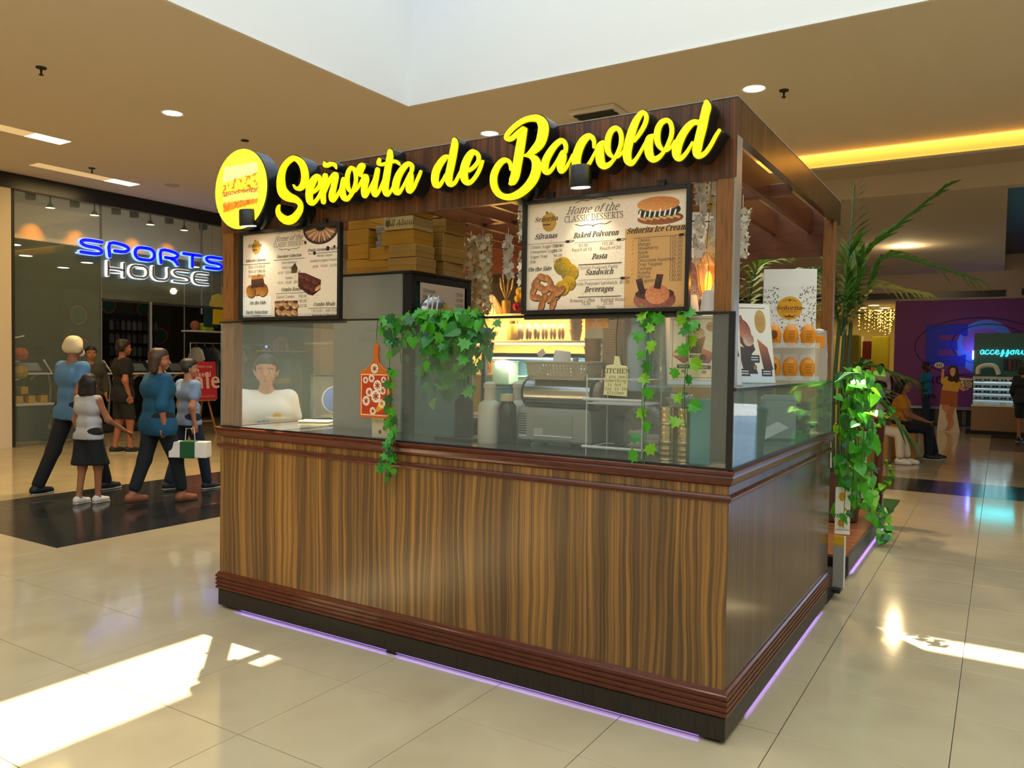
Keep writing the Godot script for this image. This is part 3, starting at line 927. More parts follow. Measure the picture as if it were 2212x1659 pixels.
# ------------------------------------------------------------------ the sports shop on the left (front in the plane x = -12.4)
func letter_strokes(c: String) -> Array:
	match c:
		"S": return [[0.95, 0.92, 0.25, 0.92, 0.05, 0.74, 0.25, 0.53, 0.78, 0.47, 0.95, 0.26, 0.75, 0.08, 0.05, 0.08]]
		"P": return [[0.08, 0.02, 0.08, 0.92, 0.7, 0.92, 0.95, 0.7, 0.75, 0.46, 0.3, 0.44]]
		"O": return [[0.5, 0.92, 0.22, 0.9, 0.05, 0.68, 0.05, 0.32, 0.22, 0.1, 0.5, 0.08, 0.78, 0.1, 0.95, 0.32, 0.95, 0.68, 0.78, 0.9, 0.5, 0.92]]
		"R": return [[0.08, 0.02, 0.08, 0.92, 0.7, 0.92, 0.95, 0.7, 0.75, 0.46, 0.3, 0.44], [0.5, 0.44, 0.78, 0.3, 0.95, 0.02]]
		"T": return [[0.03, 0.92, 0.5, 0.92, 0.97, 0.92], [0.5, 0.9, 0.5, 0.45, 0.5, 0.02]]
		"H": return [[0.1, 0.98, 0.1, 0.5, 0.1, 0.02], [0.1, 0.5, 0.5, 0.52, 0.9, 0.46], [0.9, 0.95, 0.9, 0.5, 0.9, 0.02]]
		"U": return [[0.08, 0.98, 0.07, 0.35, 0.25, 0.1, 0.5, 0.07, 0.75, 0.1, 0.93, 0.35, 0.92, 0.98]]
		"E": return [[0.95, 0.92, 0.3, 0.92, 0.07, 0.72, 0.06, 0.3, 0.28, 0.08, 0.95, 0.08], [0.1, 0.5, 0.5, 0.5, 0.88, 0.5]]
	return []

func word_sign(word: String, parent: Node3D, w: float, h: float, pitch: float, th: float, m_face: Material, m_case: Material):
	for i in word.length():
		var body := geo()
		var face := geo()
		for st in letter_strokes(word[i]):
			var P := []
			for k in range(0, st.size(), 2):
				P.append(Vector3(st[k] * w, st[k + 1] * h, th))
			stroke(body, P, 0.0, 0.06, 0.012, 3)
			stroke(face, P, 0.0601, 0.075, 0.0, 3)
		var b := part("letter", body.mesh(), m_case, parent, Vector3(i * pitch, 0, 0))
		part("letter_face", face.mesh(), m_face, b)

func sports_shop():
	var olive := mat("olive_wall", rgb(92, 86, 58), 0.8)
	var dark := mat("shop_dark", rgb(44, 46, 44), 0.8)
	slab("wall_shop_back", Vector3(-18.8, 0, -12.2), Vector3(-18.6, CEIL, -3.0), "olive_wall", "dim olive back wall inside the sports shop", "wall")
	slab("wall_shop_near", Vector3(-18.6, 0, -3.2), Vector3(-12.65, CEIL, -3.05), "shop_dark", "dark side wall inside the sports shop at the left", "wall")
	slab("wall_shop_end", Vector3(-18.6, 0, -12.2), Vector3(-12.65, CEIL, -12.0), "olive_wall", "olive end wall inside the sports shop", "wall")
	slab("wall_plaster", Vector3(-12.65, 0, -19.8), Vector3(-12.4, CEIL, -9.95), "wall_paint", "plain beige wall beyond the sports shop, seen through the kiosk", "wall")
	slab("ceiling_shop", Vector3(-18.6, 3.46, -12.0), Vector3(-13.75, 3.6, -3.2), "shop_dark", "dark ceiling inside the sports shop", "ceiling")
	slab("ceiling_shop_front", Vector3(-13.6, 4.24, -9.95), Vector3(-12.4, 4.5, -3.02), "ceil_paint", "strip of ceiling just behind the shop window", "ceiling")
	slab("wall_shop_bulkhead", Vector3(-13.75, 3.47, -12.0), Vector3(-13.6, 4.4, -3.2), "wall_paint", "beige bulkhead behind the shop glass washed with orange light", "bulkhead")
	slab("trim_3", Vector3(-13.77, 3.45, -12.0), Vector3(-13.58, 3.475, -3.2), "black_matt", "dark edge under the beige bulkhead", "trim")
	# black band, side frame, glass
	slab("wall_band", Vector3(-12.42, 4.06, -9.95), Vector3(-12.28, CEIL - 0.002, -3.02), "band", "glossy blue black band over the sports shop window", "fascia")
	slab("trim_4", Vector3(-12.46, 0, -3.26), Vector3(-12.30, 4.06, -3.02), "ceil_paint", "pale upright frame at the left end of the shop window", "trim")
	slab("trim_5", Vector3(-12.44, 0, -3.33), Vector3(-12.34, 4.06, -3.265), "graphite", "dark inner upright beside the pale window frame", "trim")
	var win := [[-4.745, -3.335, 0.03], [-6.755, -4.755, 2.45], [-8.3, -6.765, 2.45], [-9.93, -8.32, 0.03]]
	for i in 4:
		struct("window_%d" % (i + 2), bx(Vector3(-12.395, win[i][2], win[i][0]), Vector3(-12.385, 4.06, win[i][1])), M.glass_shop, ["tall glass pane at the left end of the shop window", "glass pane over the shop entrance behind the blue sign", "glass pane over the entrance near the kiosk post", "tall shop window pane seen through the kiosk"][i], "window")
	slab("trim_6", Vector3(-12.41, 0, -4.762), Vector3(-12.37, 4.06, -4.738), "alu", "slim upright joint left of the blue sign", "trim")
	slab("trim_7", Vector3(-12.41, 2.3, -6.775), Vector3(-12.37, 4.06, -6.745), "alu", "slim upright joint at the right of the blue sign", "trim")
	slab("trim_8", Vector3(-12.42, 0, -5.70), Vector3(-12.36, 2.46, -5.65), "alu", "slim bronze door post behind the walkers", "trim")
	slab("trim_9", Vector3(-12.41, 2.42, -8.32), Vector3(-12.37, 2.46, -4.75), "graphite", "thin transom over the shop entrance", "trim")
	# signs
	var s := thing("shop_sign", "upper blue lit SPORTS letters of the shop sign with white glowing edges", "sign", Vector3(-12.37, 3.19, -4.34), PI / 2)
	word_sign("SPORTS", s, 0.40, 0.25, 0.49, 0.055, glow("sign_blue", Color(0.0, 0.03, 1.0), 1.3, rgb(10, 20, 200)), glow("sign_rim", Color(0.45, 0.75, 1.0), 0.9))
	s = thing("shop_sign", "lower dark HOUSE letters with white lit edges under the blue word", "sign", Vector3(-12.37, 2.86, -4.80), PI / 2)
	word_sign("HOUSE", s, 0.36, 0.25, 0.43, 0.035, mat("sign_chrome", rgb(150, 140, 125), 0.3, 0.6), glow("sign_rim_white", Color(0.85, 0.93, 1.0), 1.1))
	area("sign_light", Vector3(-12.25, 3.2, -5.8), Vector3.RIGHT, 2.6, 0.4, Color(0.25, 0.35, 1.0), 0.06)
	# track lamps and black boxes behind the glass
	var lampx := -13.15
	var li := 0
	for z in [-4.30, -5.08, -6.18, -6.92]:
		var o := thing("track_lamp", ["leftmost orange track lamp on a stem behind the shop window", "track lamp on a stem just left of the second glass joint", "track lamp above the letters O and R of the blue sign", "tilted track lamp nearest the kiosk's left post"][li], "lamp", Vector3(lampx, 4.24, z), 0.0, "track lamps behind the shop glass")
		part("base", geo().cyl(Vector3.ZERO, Vector3(0, -0.02, 0), 0.05, 0.05, 12).mesh(), M.white_plastic, o)
		part("stem", geo().cyl(Vector3(0, -0.02, 0), Vector3(0, -0.16, 0), 0.012, 0.012, 8).mesh(), M.graphite, o)
		part("shade", geo().lathe([Vector2(0.02, -0.14), Vector2(0.035, -0.17), Vector2(0.075, -0.23)], 16).mesh(), M.graphite, o)
		part("lamp", geo().lathe([Vector2(0.0, -0.236), Vector2(0.073, -0.232), Vector2(0.074, -0.229)], 16).mesh(), M.lamp_warm, o)
		spot("track_spot", Vector3(lampx - 0.05, 3.98, z + 0.02), Vector3(-13.6, 3.45, z + 0.10), Color(1.0, 0.60, 0.08), 0.55, 27.0, 0.03)
		li += 1
	li = 0
	for z in [-4.0, -4.75, -5.52, -5.88, -6.62, -7.4]:
		solo("box_lamp", geo().span(Vector3(-0.06, -0.14, -0.06), Vector3(0.06, 0.0, 0.06), 0.006).mesh(), M.graphite, ["first small black box lamp from the left behind the shop glass", "second black box lamp, right of the first track lamp", "third black box lamp, left of its twin over the blue sign", "fourth black box lamp, close right of the third", "fifth black box lamp over the blue letter R", "last black box lamp beside the kiosk post"][li], "lamp", Vector3(-13.2, 4.24, z), 0.0, "black box lamps behind the shop glass")
		li += 1
	# round lamps in the dark shop ceiling
	var disc := geo().lathe([Vector2(0.0, -0.008), Vector2(0.11, -0.006), Vector2(0.12, 0.0)], 20).mesh()
	var names := ["left", "centre"]
	for i in 3:
		for j in 4:
			solo("shop_downlight", disc, M.lamp_white, "round white lamp in the dark ceiling inside the sports shop", "downlight", Vector3(-14.4 - i * 1.5, 3.458, -4.3 - j * 1.25 + 0.3 * (i % 2)), 0.0, "round lamps in the shop ceiling")
	# mural of big petals
	var mu := thing("flower_mural", "dark wall panel with a mural of big maroon and teal petals", "mural", Vector3(-16.95, 0.0, -7.9), PI / 2)
	part("panel", bx(Vector3(-1.35, 0, -0.05), Vector3(1.35, 2.9, 0)), mat("mural_ground", rgb(64, 62, 34), 0.7), mu)
	var pc := [mat("petal_maroon", rgb(84, 34, 38), 0.7), mat("petal_gold", rgb(128, 110, 40), 0.7), mat("petal_teal", rgb(44, 80, 72), 0.7)]
	for p in [[-1.0, 1.45, 0.34, 0.3], [-0.95, 0.75, 0.36, 1.6], [-0.3, 1.72, 0.3, -0.4], [0.6, 1.7, 0.32, -0.3], [1.0, 1.05, 0.36, -1.2], [0.85, 0.45, 0.3, -2.0], [-1.1, 0.3, 0.25, 2.4]]:
		var pt: MeshInstance3D
		for k in 3:
			var poly := PackedVector2Array()
			var rr: float = p[2] * [1.0, 0.72, 0.62][k]
			for i in 20:
				var a := TAU * i / 20.0
				var q := Vector2(cos(a) * rr * 0.8, sin(a) * rr * (1.0 if sin(a) > 0 else 0.8)).rotated(p[3])
				q = Vector2(clampf(q.x + p[0], -1.34, 1.34), clampf(q.y + p[1] + 0.9, 0.01, 2.89))
				poly.append(q + Vector2(i * 1e-5, 0))
			var mm := part("petal", geo().prism(poly, 0.004 + 0.003 * k).mesh(), pc[k], mu if k == 0 else pt)
			if k == 0:
				pt = mm
	# product wall with hanging packs
	var gd := thing("gondola", "black product stand with four bars of hanging packs before the mural", "display stand", Vector3(-16.4, 0, -7.85), PI / 2)
	part("back_panel", bx(Vector3(-0.62, 0.1, -0.1), Vector3(0.62, 2.42, -0.05), 0.005), M.black_matt, gd)
	part("base", bx(Vector3(-0.65, 0.0, -0.12), Vector3(0.65, 0.12, 0.25), 0.01), M.black_matt, gd)
	for r in 4:
		part("bar", geo().cyl(Vector3(-0.6, 2.28 - r * 0.3, 0.02), Vector3(0.6, 2.28 - r * 0.3, 0.02), 0.012).mesh(), M.graphite, gd)
	var pm := [mat("pack_grey", rgb(92, 92, 98), 0.4), mat("pack_brown", rgb(96, 78, 72), 0.4), mat("pack_blue", rgb(44, 46, 60), 0.4)]
	var rg := RandomNumberGenerator.new()
	rg.seed = 4
	for r in 4:
		for c in 9:
			var pk := geo().span(Vector3(-0.048, -0.22, -0.03), Vector3(0.048, -0.02, 0.03), 0.01).span(Vector3(-0.02, -0.02, -0.004), Vector3(0.02, 0.015, 0.004))
			solo("hanging_pack", pk.mesh(), pm[rg.randi() % 3], "small dark pack hanging on a bar of the product stand", "pack", Vector3(-16.32, 2.27 - r * 0.3, -7.3 - c * 0.137), PI / 2 + rg.randf_range(-0.15, 0.15), "packs on the product stand")
	# treadmills
	var T := make_treadmill()
	tag(T, "treadmill nearest the shop window's left end, its console tilted up", "treadmill", "treadmills in the shop window")
	T.position = Vector3(-14.6, 0, -4.35)
	T.rotation.y = 1.57
	dup(T, "second treadmill with a white handrail left of the man in the mask", Vector3(-14.2, 0, -5.25), 1.57)
	dup(T, "treadmill behind the masked man's face", Vector3(-14.2, 0, -6.15), 1.57)
	dup(T, "fourth treadmill, half hidden behind the shopper in black", Vector3(-14.2, 0, -7.05), 1.57)
	# table with yellow tubs, ball, weight plate, dumbbell, counter
	var tb := thing("display_table", "small display table with yellow boxes behind the left shop window", "table", Vector3(-13.3, 0, -3.98))
	part("table_top", bx(Vector3(-0.3, 0.60, -0.32), Vector3(0.3, 0.64, 0.32), 0.006), M.white_plastic, tb)
	part("body", bx(Vector3(-0.26, 0.0, -0.28), Vector3(0.26, 0.60, 0.28), 0.006), mat("slate", rgb(62, 70, 84), 0.5), tb)
	var yb := geo().span(Vector3(-0.07, 0, -0.06), Vector3(0.07, 0.13, 0.06), 0.008).mesh()
	var lid := geo().span(Vector3(-0.072, 0.13, -0.062), Vector3(0.072, 0.155, 0.062), 0.006).mesh()
	for q in [[0.0, 0.64, 0.2, "yellow box at the left front of the display table"], [0.0, 0.64, 0.0, "yellow box in the middle of the display table"], [0.0, 0.64, -0.2, "yellow box at the right of the display table"], [0.0, 0.796, 0.12, "yellow box stacked on top of two others on the display table"]]:
		var o := thing("yellow_box", q[3], "box", Vector3(-13.2 + q[0], q[1], -3.98 + q[2]), 0.0, "yellow boxes on the display table")
		part("body", yb, mat("tub_yellow", rgb(206, 164, 30), 0.5), o)
		part("lid", lid, mat("tub_dark", rgb(60, 40, 20), 0.5), o)
	var rack := thing("ball_rack", "slim chrome rack holding balls behind the left window frame", "rack", Vector3(-13.0, 0, -3.62))
	part("upright", geo().cyl(Vector3(0, 0, 0.12), Vector3(0, 1.95, 0.12), 0.02, 0.02, 8).mesh(), M.chrome, rack)
	for y in [1.05, 1.35, 1.75]:
		part("arm", geo().tube([Vector3(0, y, 0.12), Vector3(0.02, y, -0.05), Vector3(0.02, y + 0.03, -0.16)], 0.012, 6).mesh(), M.white, rack)
	var balls := [[1.47, rgb(196, 70, 34), "orange basketball on the slim rack at the left window frame"], [1.17, rgb(190, 150, 40), "yellow and red ball low on the slim rack"]]
	for b in balls:
		var o := thing("ball", b[2], "ball", Vector3(-12.98, b[0], -3.72))
		part("skin", geo().ball(Vector3.ZERO, Vector3.ONE * 0.115, 20, 14).mesh(), mat("ball%d" % int(b[0] * 100), b[1], 0.6), o)
		for ax in [Vector3(1, 0.2, 0), Vector3(0.1, 1, 0.3), Vector3(0, 0.1, 1)]:
			var ring := []
			var fr := Geo.frame(ax.normalized())
			for i in 25:
				ring.append(fr * Vector3(cos(TAU * i / 24.0), 0, sin(TAU * i / 24.0)) * 0.1145)
			part("seam", geo().tube(ring, 0.003, 5, false).mesh(), M.black_matt, o)
	var wp := thing("weight_plate", "round black weight plate on a low stand at the man's left hip", "weight plate", Vector3(-12.9, 0.12, -4.25), PI / 2 + 0.5)
	part("disc", geo(Transform3D(Basis(Vector3.RIGHT, PI / 2), Vector3(0, 0.2, 0))).lathe([Vector2(0.03, 0), Vector2(0.2, 0), Vector2(0.2, 0.04), Vector2(0.16, 0.045), Vector2(0.06, 0.03), Vector2(0.03, 0.05), Vector2(0.0, 0.05)], 26).mesh(), M.black_matt, wp)
	part("ring", geo(Transform3D(Basis(Vector3.RIGHT, PI / 2), Vector3(0, 0.2, 0))).lathe([Vector2(0.2, -0.002), Vector2(0.215, 0.0), Vector2(0.215, 0.04), Vector2(0.2, 0.042)], 26).mesh(), M.steel, wp)
	part("stand", bx(Vector3(-0.3, -0.12, -0.1), Vector3(0.3, -0.06, 0.1), 0.01), M.graphite, wp)
	part("cradle", bx(Vector3(-0.05, -0.06, -0.06), Vector3(0.05, 0.02, 0.06), 0.01), M.graphite, wp)
	var db := thing("dumbbell", "small dumbbell with a pale handle on the shop floor left of the easel", "dumbbell", Vector3(-13.2, 0.05, -6.75), 0.9)
	part("handle", geo().cyl(Vector3(-0.13, 0, 0), Vector3(0.13, 0, 0), 0.022, 0.022, 10).mesh(), M.white_plastic, db)
	for sx in [-1.0, 1.0]:
		part("weight", geo().cyl(Vector3(sx * 0.13, 0, 0), Vector3(sx * 0.2, 0, 0), 0.05, 0.05, 14, 0.006).mesh(), M.black_matt, db)
	var ct := thing("service_counter", "dark counter with small goods behind the sale board in the shop", "counter", Vector3(-15.6, 0, -8.6), PI / 2)
	part("body", bx(Vector3(-1.5, 0, -0.3), Vector3(1.5, 1.0, 0.3), 0.01), M.black_matt, ct)
	part("counter_top", bx(Vector3(-1.55, 1.0, -0.35), Vector3(1.55, 1.05, 0.35), 0.008), mat("counter_wood", rgb(120, 84, 48), 0.4), ct)
	var goods := [rgb(210, 190, 120), rgb(40, 70, 140), rgb(180, 170, 150), rgb(60, 90, 80), rgb(190, 150, 60), rgb(60, 50, 44)]
	for i in 7:
		var o := geo()
		if i % 2 == 0:
			o.lathe([Vector2(0, 0), Vector2(0.035, 0), Vector2(0.04, 0.02), Vector2(0.036, 0.14 + 0.02 * i), Vector2(0.018, 0.17 + 0.02 * i), Vector2(0.018, 0.2 + 0.02 * i), Vector2(0, 0.2 + 0.02 * i)], 12)
		else:
			o.span(Vector3(-0.09, 0, -0.06), Vector3(0.09, 0.07 + 0.01 * i, 0.06), 0.008)
		solo("counter_bottle" if i % 2 == 0 else "counter_box", o.mesh(), mat("goods%d" % (i % 6), goods[i % 6], 0.5), "small %s among the goods on the dark shop counter" % ("bottle" if i % 2 == 0 else "box"), "bottle" if i % 2 == 0 else "box", Vector3(-15.6, 1.05, -7.4 - i * 0.36), 0.2 * i, "goods on the shop counter")
	# clothes on rails near the kiosk post and seen through the kiosk
	var rail := thing("clothes_rail", "chrome clothes rail near the shop front behind the kiosk's left post", "clothes rail", Vector3(-13.2, 0, -8.2), PI / 2)
	for x in [-1.1, 1.3]:
		part("upright", geo().cyl(Vector3(x, 0, 0), Vector3(x, 1.75, 0), 0.016, 0.016, 8).mesh(), M.chrome, rail)
	part("rail", geo().cyl(Vector3(-1.1, 1.75, 0), Vector3(1.3, 1.75, 0), 0.014, 0.014, 8).mesh(), M.chrome, rail)
	part("foot", geo().span(Vector3(-1.14, 0, -0.2), Vector3(-1.06, 0.03, 0.2)).span(Vector3(1.26, 0, -0.2), Vector3(1.34, 0.03, 0.2)).mesh(), M.chrome, rail)
	var shirt := shirt_mesh()
	var sc := [rgb(196, 196, 190), rgb(28, 44, 58), rgb(90, 96, 96), rgb(24, 28, 34), rgb(36, 60, 72), rgb(120, 110, 96), rgb(30, 30, 36), rgb(90, 40, 40), rgb(44, 48, 44), rgb(150, 150, 140), rgb(30, 40, 70)]
	for i in 11:
		var o := thing("hanging_shirt", ["pale grey shirt first on the clothes rail by the kiosk post", "navy shirt second on the rail", "mid grey shirt third on the rail", "black shirt fourth on the rail", "dark teal shirt fifth on the rail", "tan shirt sixth on the rail", "black shirt seventh on the rail", "maroon shirt eighth on the rail", "olive dark shirt ninth on the rail", "light grey shirt tenth on the rail", "blue shirt last on the rail"][i], "shirt", Vector3(-13.2, 1.74, -7.25 - i * 0.2), PI / 2 + PI / 2 + (0.1 if i % 2 else -0.12), "shirts on the clothes rail")
		part("cloth", shirt, mat("shirt%d" % i, sc[i], 0.85), o)
		part("hanger", geo().tube([Vector3(0, 0.02, 0), Vector3(0.0, -0.05, 0), Vector3(0, -0.06, 0)], 0.004, 5).tube([Vector3(-0.2, -0.14, 0), Vector3(0, -0.06, 0), Vector3(0.2, -0.14, 0)], 0.006, 5).mesh(), M.chrome, o)
	# upper display: teal jersey, yellow jersey, shelf with a ball
	var sh := thing("wall_shelf", "narrow white shelf high by the kiosk's left post", "shelf", Vector3(-13.3, 1.98, -7.6))
	part("board", bx(Vector3(-0.2, 0, -0.5), Vector3(0.2, 0.03, 0.5), 0.005), M.white, sh)
	part("upright", geo().cyl(Vector3(-0.15, -1.98, 0.46), Vector3(-0.15, 1.0, 0.46), 0.015, 0.015, 8).cyl(Vector3(-0.15, -1.98, -0.46), Vector3(-0.15, 1.0, -0.46), 0.015, 0.015, 8).mesh(), M.alu, sh)
	var j := thing("jersey", "dark teal jersey hanging above the white shelf by the kiosk post", "shirt", Vector3(-12.95, 2.80, -7.42), PI / 2 + 0.2, "jerseys above the shelf")
	part("cloth", shirt, mat("jersey_teal", rgb(30, 62, 74), 0.8), j)
	part("hook", geo().cyl(Vector3(0, -0.06, 0), Vector3(0, 1.5, 0), 0.004, 0.004, 6).mesh(), M.alu, j)
	j = thing("jersey", "bright yellow jersey hanging nearest the kiosk's left post", "shirt", Vector3(-12.9, 2.86, -7.62), PI / 2 - 0.1, "jerseys above the shelf")
	part("cloth", shirt, mat("jersey_yellow", rgb(226, 196, 20), 0.8), j)
	part("hook", geo().cyl(Vector3(0, -0.06, 0), Vector3(0, 1.5, 0), 0.004, 0.004, 6).mesh(), M.alu, j)
	solo("small_ball", geo().ball(Vector3.ZERO, Vector3.ONE * 0.1, 16, 12).mesh(), mat("ball_tan", rgb(170, 100, 60), 0.6), "tan ball resting on the white shelf by the kiosk post", "ball", Vector3(-13.25, 2.112, -7.25))
	solo("neon_bag", geo().span(Vector3(-0.1, 0, -0.13), Vector3(0.1, 0.16, 0.13), 0.03).mesh(), mat("neon_green", rgb(190, 220, 20), 0.7), "neon yellow green pouch on the white shelf beside the tan ball", "pouch", Vector3(-13.25, 2.01, -7.52))
	# things seen through the kiosk behind the attendant
	var bs := thing("goods_shelf", "dark shelf unit with a pale top behind the attendant's head", "shelf", Vector3(-12.75, 0, -9.1), PI / 2)
	part("body", bx(Vector3(-0.45, 0, -0.2), Vector3(0.45, 1.60, 0.2), 0.006), M.black_matt, bs)
	part("board", bx(Vector3(-0.5, 1.60, -0.24), Vector3(0.5, 1.63, 0.24), 0.004), mat("board_gold", rgb(190, 140, 60), 0.5), bs)
	var ho := thing("wire_basket", "orange and brass wire hangers piled on the dark shelf behind the attendant", "hangers", Vector3(-12.7, 1.63, -9.05), PI / 2)
	for i in 5:
		var pts := []
		for q in 13:
			var a := PI * q / 12.0
			pts.append(Vector3(cos(a) * (0.20 - 0.015 * i), sin(a) * (0.26 + 0.02 * (i % 3)) + 0.006, (i - 2) * 0.04))
		part("wire", geo().tube(pts, 0.008, 5).mesh(), M.brass if i % 2 else mat("orange_wire", rgb(200, 70, 30), 0.5), ho)
	var ub := thing("blue_box", "blue carton with a yellow foot standing behind the attendant's left ear", "carton", Vector3(-12.5, 0.0, -8.75), PI / 2)
	part("body", bx(Vector3(-0.35, 1.02, -0.08), Vector3(0.35, 1.45, 0.05), 0.006), mat("carton_blue", rgb(40, 104, 160), 0.5), ub)
	part("foot", bx(Vector3(-0.35, 0.9, -0.08), Vector3(0.35, 1.02, 0.05), 0.006), mat("carton_yellow", rgb(214, 172, 50), 0.5), ub)
	part("stand", bx(Vector3(-0.3, 0.0, -0.08), Vector3(0.3, 0.9, 0.05), 0.006), M.black_matt, ub)
	sale_board()

func shirt_mesh() -> ArrayMesh:
	var poly := PackedVector2Array([Vector2(-0.07, -0.08), Vector2(-0.2, -0.13), Vector2(-0.31, -0.33), Vector2(-0.23, -0.38), Vector2(-0.19, -0.29), Vector2(-0.2, -0.72), Vector2(0.2, -0.72), Vector2(0.19, -0.29), Vector2(0.23, -0.38), Vector2(0.31, -0.33), Vector2(0.2, -0.13), Vector2(0.07, -0.08), Vector2(0.0, -0.12)])
	return geo(Transform3D(Basis(), Vector3(0, 0, -0.03))).prism(poly, 0.06, 0.015).mesh()

func make_treadmill() -> Node3D:
	var o := thing("treadmill", "treadmill", "treadmill")
	part("deck", bx(Vector3(-0.36, 0.02, -0.8), Vector3(0.36, 0.16, 0.8), 0.02), M.graphite, o)
	part("belt", bx(Vector3(-0.25, 0.16, -0.75), Vector3(0.25, 0.168, 0.6)), M.black_matt, o)
	for s in [-1.0, 1.0]:
		part("upright", geo().tube([Vector3(s * 0.34, 0.12, 0.6), Vector3(s * 0.34, 0.9, 0.68), Vector3(s * 0.32, 1.25, 0.60)], 0.028, 8).mesh(), M.alu, o)
		part("handrail", geo().tube(smooth([Vector3(s * 0.33, 1.2, 0.62), Vector3(s * 0.34, 1.16, 0.4), Vector3(s * 0.34, 1.06, 0.12), Vector3(s * 0.32, 1.0, 0.05)], 3), 0.024, 8).mesh(), M.white, o)
	var c := part("console", geo(Transform3D(Basis(Vector3.RIGHT, 0.7), Vector3(0, 1.22, 0.6))).span(Vector3(-0.32, -0.02, -0.18), Vector3(0.32, 0.04, 0.18), 0.02).mesh(), M.black_matt, o)
	part("screen", geo(Transform3D(Basis(Vector3.RIGHT, 0.7), Vector3(0, 1.22, 0.6))).span(Vector3(-0.18, 0.04, -0.1), Vector3(0.18, 0.044, 0.12)).mesh(), mat("screen_grey", rgb(120, 130, 128), 0.2), c)
	part("console_rim", geo(Transform3D(Basis(Vector3.RIGHT, 0.7), Vector3(0, 1.22, 0.6))).tube([Vector3(-0.33, 0.03, -0.19), Vector3(-0.33, 0.03, 0.19), Vector3(0.33, 0.03, 0.19), Vector3(0.33, 0.03, -0.19)], 0.02, 8).mesh(), M.white, o)
	return o

func sale_board():
	var e := thing("easel", "wooden easel standing on the shop threshold under the red board", "easel", Vector3(-11.95, 0, -6.45), PI / 2)
	var wm := mat("easel_wood", rgb(176, 116, 50), 0.5)
	for p in [[-0.25, 0.12, -0.14, -0.02], [0.25, 0.12, 0.14, -0.02], [-0.12, -0.28, -0.06, -0.06], [0.14, -0.28, 0.06, -0.06]]:
		part("leg", geo().tube([Vector3(p[0], 0, p[1]), Vector3(p[2], 0.70, p[3])], 0.02, 6).mesh(), wm, e)
	part("ledge", bx(Vector3(-0.26, 0.63, -0.03), Vector3(0.26, 0.66, 0.09), 0.004), wm, e)
	part("rail", geo().cyl(Vector3(-0.22, 0.25, 0.08), Vector3(0.22, 0.25, 0.08), 0.014, 0.014, 8).cyl(Vector3(-0.1, 0.25, -0.2), Vector3(0.1, 0.25, -0.2), 0.014, 0.014, 8).mesh(), wm, e)
	var b := thing("sale_sign", "red weekend sale board with white lettering on the wooden easel", "sign", Vector3(-11.89, 0.662, -6.45), PI / 2)
	part("board", geo(Transform3D(Basis(Vector3.RIGHT, -0.10), Vector3.ZERO)).span(Vector3(-0.31, 0, -0.01), Vector3(0.31, 0.72, 0.008), 0.003).mesh(), mat("sale_red", rgb(196, 20, 40), 0.4), b)
	var g := geo(Transform3D(Basis(Vector3.RIGHT, -0.10), Vector3.ZERO))
	text(g, "sale", Vector3(0.0, 0.345, 0.0092), 0.40, "Droid Sans", 1, 0.0, 0.0, true)
	text(g, "weekend", Vector3(-0.07, 0.475, 0.0092), 0.12, "Droid Sans", 1, 0.0, 0.0, true)
	text(g, "DEPARTMENT STORE", Vector3(0.0, 0.62, 0.0092), 0.05, "Droid Sans", 1)
	text(g, "up to 50% off on selected items", Vector3(0.0, 0.06, 0.0092), 0.035, "Droid Sans", 1)
	part("lettering", g.mesh(), mat("sale_pink", rgb(244, 216, 206), 0.6), b)

